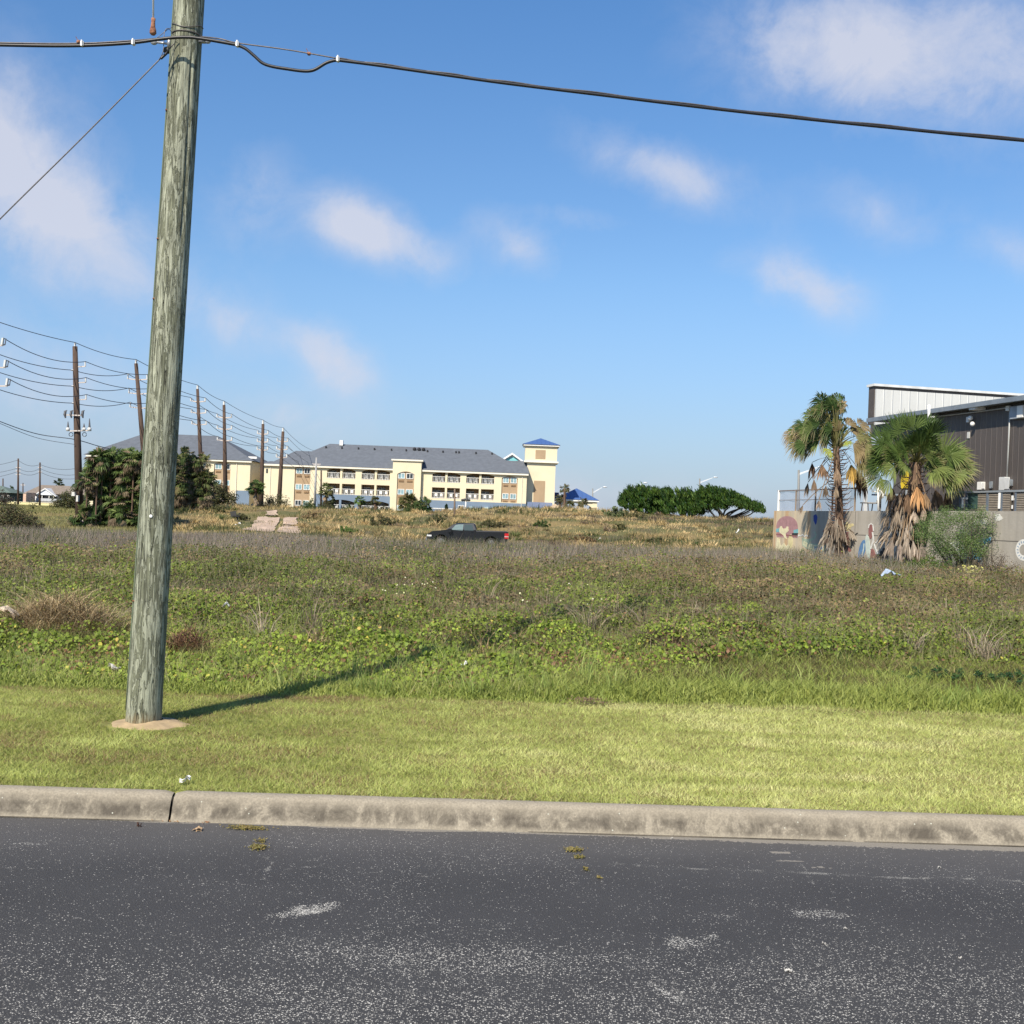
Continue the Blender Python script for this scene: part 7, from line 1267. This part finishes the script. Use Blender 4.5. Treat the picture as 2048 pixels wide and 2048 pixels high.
def dup_fr(fr, k, s):
    return fr + [(f[0] + random.gauss(0, s), f[1] + random.gauss(0, s), f[2] + random.uniform(-.5, .5), f[3] * random.uniform(.8, 1), f[4], gc() if f[5][1] > f[5][0] else f[5], f[6], f[7], (f[8][0] + random.uniform(-.15, .15), f[8][1] + random.uniform(-.2, .2))) for f in fr for _ in range(k)]
def gc(k=None): return pick(GR, np.array([random.random() if k is None else k]))[0]
fr = []
for px, py in ((1652, 822), (1662, 812), (1668, 818), (1678, 832), (1650, 840), (1630, 832), (1640, 848), (1660, 845), (1625, 855), (1612, 868), (1632, 872), (1650, 872), (1640, 885), (1618, 888), (1664, 870), (1676, 858)):
    fr.append((px, py, random.uniform(-.8, .8), random.uniform(.72, .98), random.uniform(.5, .9), gc(), 1.0, TN, (-.55, -.1)))
for px, py in ((1700, 862), (1712, 858), (1722, 872), (1708, 885), (1725, 895), (1718, 910)):
    fr.append((px, py, random.uniform(-.6, .6), random.uniform(.6, .8), random.uniform(.8, 1.1), random.choice((OL, OL, gc(.9), (.30, .23, .12))), .9, TN, (.05, -.5)))
fr = dup_fr(fr, 3, 10)
fr = [f if random.random() > .22 else f[:5] + (random.choice((OL, TN, (.22, .17, .08))),) + f[6:] for f in fr]
fr += [(1660, 898, -.9, .42, .5, (.30, .33, .05), 1.0, None, (-.2, -.6)), (1692, 882, -.9, .36, .4, (.28, .32, .06), .9, None, (.1, -.5)), (1606, 872, 0, .7, .8, gc(.8), .9, TN, (-.5, -.3)), (1598, 862, .3, .65, .7, gc(), .8, TN, (-.5, -.2))]
dd = [(1624, 925, 0, .55, .5, (.20, .125, .08), .35, 0), (1644, 928, -.3, .6, .5, (.33, .21, .13), .5, 0), (1674, 935, -.7, .6, .4, (.40, .29, .20), .4, 0), (1702, 928, -.3, .8, .4, (.42, .27, .07), .6, .15), (1716, 938, .1, .85, .5, (.19, .12, .08), .5, .1), (1722, 950, .3, .8, .5, (.14, .095, .07), .45, .05),
      (1616, 965, .2, .5, .5, (.30, .22, .15), .3, -.2), (1628, 958, -.3, .45, .5, (.28, .2, .14), .35, 0), (1672, 972, -.6, .4, .5, (.36, .28, .2), .35, 0), (1652, 970, -.3, .45, .5, (.24, .18, .13), .3, -.1), (1638, 1000, -.5, .4, .4, (.38, .3, .24), .5, -.1), (1606, 1010, .1, .35, .4, (.3, .23, .17), .3, -.5)]
big_palm('tall slim windblown palm on the left with blown fronds and hanging brown leaves', 1674, 893, 1678, 43.5, .13, fr, dd, (1646, 1702, 1034, 1080, 70), 130)
fr = []
for i in range(80):
    a = random.uniform(-.6, math.pi + .6); r_ = random.uniform(20, 80); px = 1834 + r_ * math.cos(a) * 1.0; py = 922 - r_ * math.sin(a) * .86
    kk = .2 + .8 * random.random(); lowf = math.sin(a) < .35; fr.append((px, py, random.uniform(-1.2, .9), random.uniform(.58, .9), random.uniform(.0, .2) + (.22 if lowf else 0), gc(kk * (.85 if not lowf else 1.0)), random.uniform(1.1, 1.6), (.30, .25, .13) if lowf and random.random() < .6 else None, (0, 0)))
fr += [(1790, 935, -1.1, .6, .45, gc(.95), 1.1, None, (-.5, -.3)), (1812, 928, -1.2, .5, .4, gc(.9), 1.2, None, (0, -.2)), (1848, 912, -1.3, .6, .4, gc(.95), 1.1, None, (.4, .1)), (1862, 945, -1.2, .65, .5, (.19, .24, .06), 1.0, (.35, .3, .15), (.5, -.4)), (1895, 955, -1.0, .7, .5, (.18, .23, .06), 1.0, (.35, .3, .15), (.5, -.5)), (1780, 962, -1, .6, .5, (.16, .2, .05), 1.0, TN, (-.5, -.5)), (1905, 925, -.6, .75, .4, gc(.6), 1.1, TN, (.5, -.2))]
dd = [(1834, 972, -1.0, .75, .35, (.48, .27, .12), .55, 0), (1815, 985, -.7, .7, .5, (.24, .15, .09), .5, -.1), (1850, 985, -.8, .6, .5, (.33, .22, .13), .4, .1), (1870, 978, -.4, .95, .4, (.17, .115, .075), .6, .25), (1890, 985, -.1, .8, .5, (.13, .09, .06), .45, .3), (1800, 985, -.3, .7, .5, (.16, .11, .08), .45, -.3), (1786, 975, 0, .75, .5, (.12, .085, .06), .4, -.2), (1795, 1020, -.6, .55, .4, (.42, .34, .26), .4, -.2), (1828, 1020, -1.0, .5, .4, (.46, .37, .29), .55, 0), (1848, 1015, -1.0, .45, .4, (.42, .33, .26), .35, -.1), (1776, 1025, -.3, .5, .4, (.3, .24, .18), .4, -.3),
      (1812, 1055, -1.0, .4, .4, (.42, .35, .28), .5, .1), (1785, 1080, -.8, .65, .3, (.40, .33, .27), .35, -.3), (1800, 1085, -1.0, .65, .3, (.36, .29, .24), .3, 0), (1826, 1080, -1.0, .7, .3, (.42, .35, .29), .3, .05), (1815, 1075, -1.1, .7, .3, (.44, .37, .3), .3, -.2), (1842, 1085, -.9, .6, .3, (.36, .3, .25), .3, .1)]
big_palm('broad bushy fan palm on the right with a thick skirt of dead leaves', 1832, 925, 1826, 39, .22, fr, dd, (1776, 1868, 985, 1080, 150), 60)
# mesquite-like tree in front of the wall
b = bp(1925, 1125, 36); t = thing('feathery_bush', 'wide feathery green bush growing against the painted wall', 'bush', b); cents = []
XS = [1838, 1860, 1885, 1915, 1945, 1975, 2000, 2022]; TP = [1052, 1030, 1020, 1014, 1022, 1034, 1050, 1066]; BT = [1075, 1110, 1118, 1112, 1108, 1112, 1102, 1082]
while len(cents) < 330:
    px = random.uniform(1838, 2022); y0 = np.interp(px, XS, TP); y1 = np.interp(px, XS, BT); py = random.uniform(y0, y1); q = P(px, py, 36); q.y += random.uniform(-1.1, .4)
    if float(fbm(px * .035, py * .05, 401)) > .43 - .1 * (py < y0 + 25): cents.append(q)
c = np.array(cents); FG = [(.05, .09, .03), (.09, .15, .045), (.15, .22, .07), (.23, .30, .12)]; A = leaf_cloud(c, .23, 105, .042, FG, .6, None, 4, .45)
V, Fc, C = join([A]); np_mesh('foliage', V, Fc, VEG, C, False, t); mb = MB()
for i in range(26):
    e = Vector(random.choice(cents)); mid = b.lerp(e, .5) + Vector((random.uniform(-.3, .3), 0, random.uniform(0, .35))); mb.tube(curve_pts([b + Vector((random.uniform(-.3, .3), 0, -.1)), mid, e], 4), list(np.linspace(.03, .008, 9)), 5)
mb.build('stem', simple('grey_twig', (.16, .135, .11), .9), t)
bush('shrub', 'low bright green bush at the left foot of the feathery bush', 'bush', bp(1862, 1128, 35), .75, .5, .55, 70, 60, .05, [(.05, .10, .015), (.08, .15, .02), (.13, .2, .04)])
bush('shrub', 'grey leafless twiggy bush by the wall right of the feathery bush', 'bush', bp(1990, 1128, 33.5), .75, .4, .85, 60, 40, .035, [(.12, .10, .08), (.18, .15, .12)], None, 30)
bush('shrub', 'small green weed tuft at the foot of the rust-streaked wall end', 'bush', bp(1606, 1108, 46.5), .28, .2, .5, 20, 30, .05, [(.08, .13, .03), (.14, .2, .05)])
bush('shrub', 'low dark weedy bush between the right palm and the bright green bush', 'bush', bp(1800, 1120, 36.5), .7, .4, .32, 50, 40, .05, GD)
for i, (px, py, n_) in enumerate(((1930, 1130, 0),)): 
    q = bp(px + 15, py, 33); m = 60; c_ = np.c_[q.x + rng.normal(0, .18, m), 33 + rng.normal(0, .1, m), q.z + .25 + rng.random(m) * .2]; stuff('yellow_flowers', [leaves(c_, rng.uniform(.04, .07, m), np.c_[rng.normal(0, .3, m), -np.ones(m), np.ones(m)], rng.random(m) * 6, pick([(.6, .6, .15), (.7, .68, .3)], rng.random(m)), 6)])
# deep green ground-cover bush at the right edge of the bank
bush('shrub', 'low dark green spreading plant at the right edge of the bank', 'bush', bp(1960, 1340, 11.4), 1.1, .4, .16, 150, 60, .028, [(.02, .05, .018), (.035, .08, .025), (.06, .11, .03)], None, 6)
for o in bpy.data.objects:
    if o.type == 'MESH' and o.parent is None and not o.get('label') and not o.get('kind'): print('UNTAGGED', o.name)
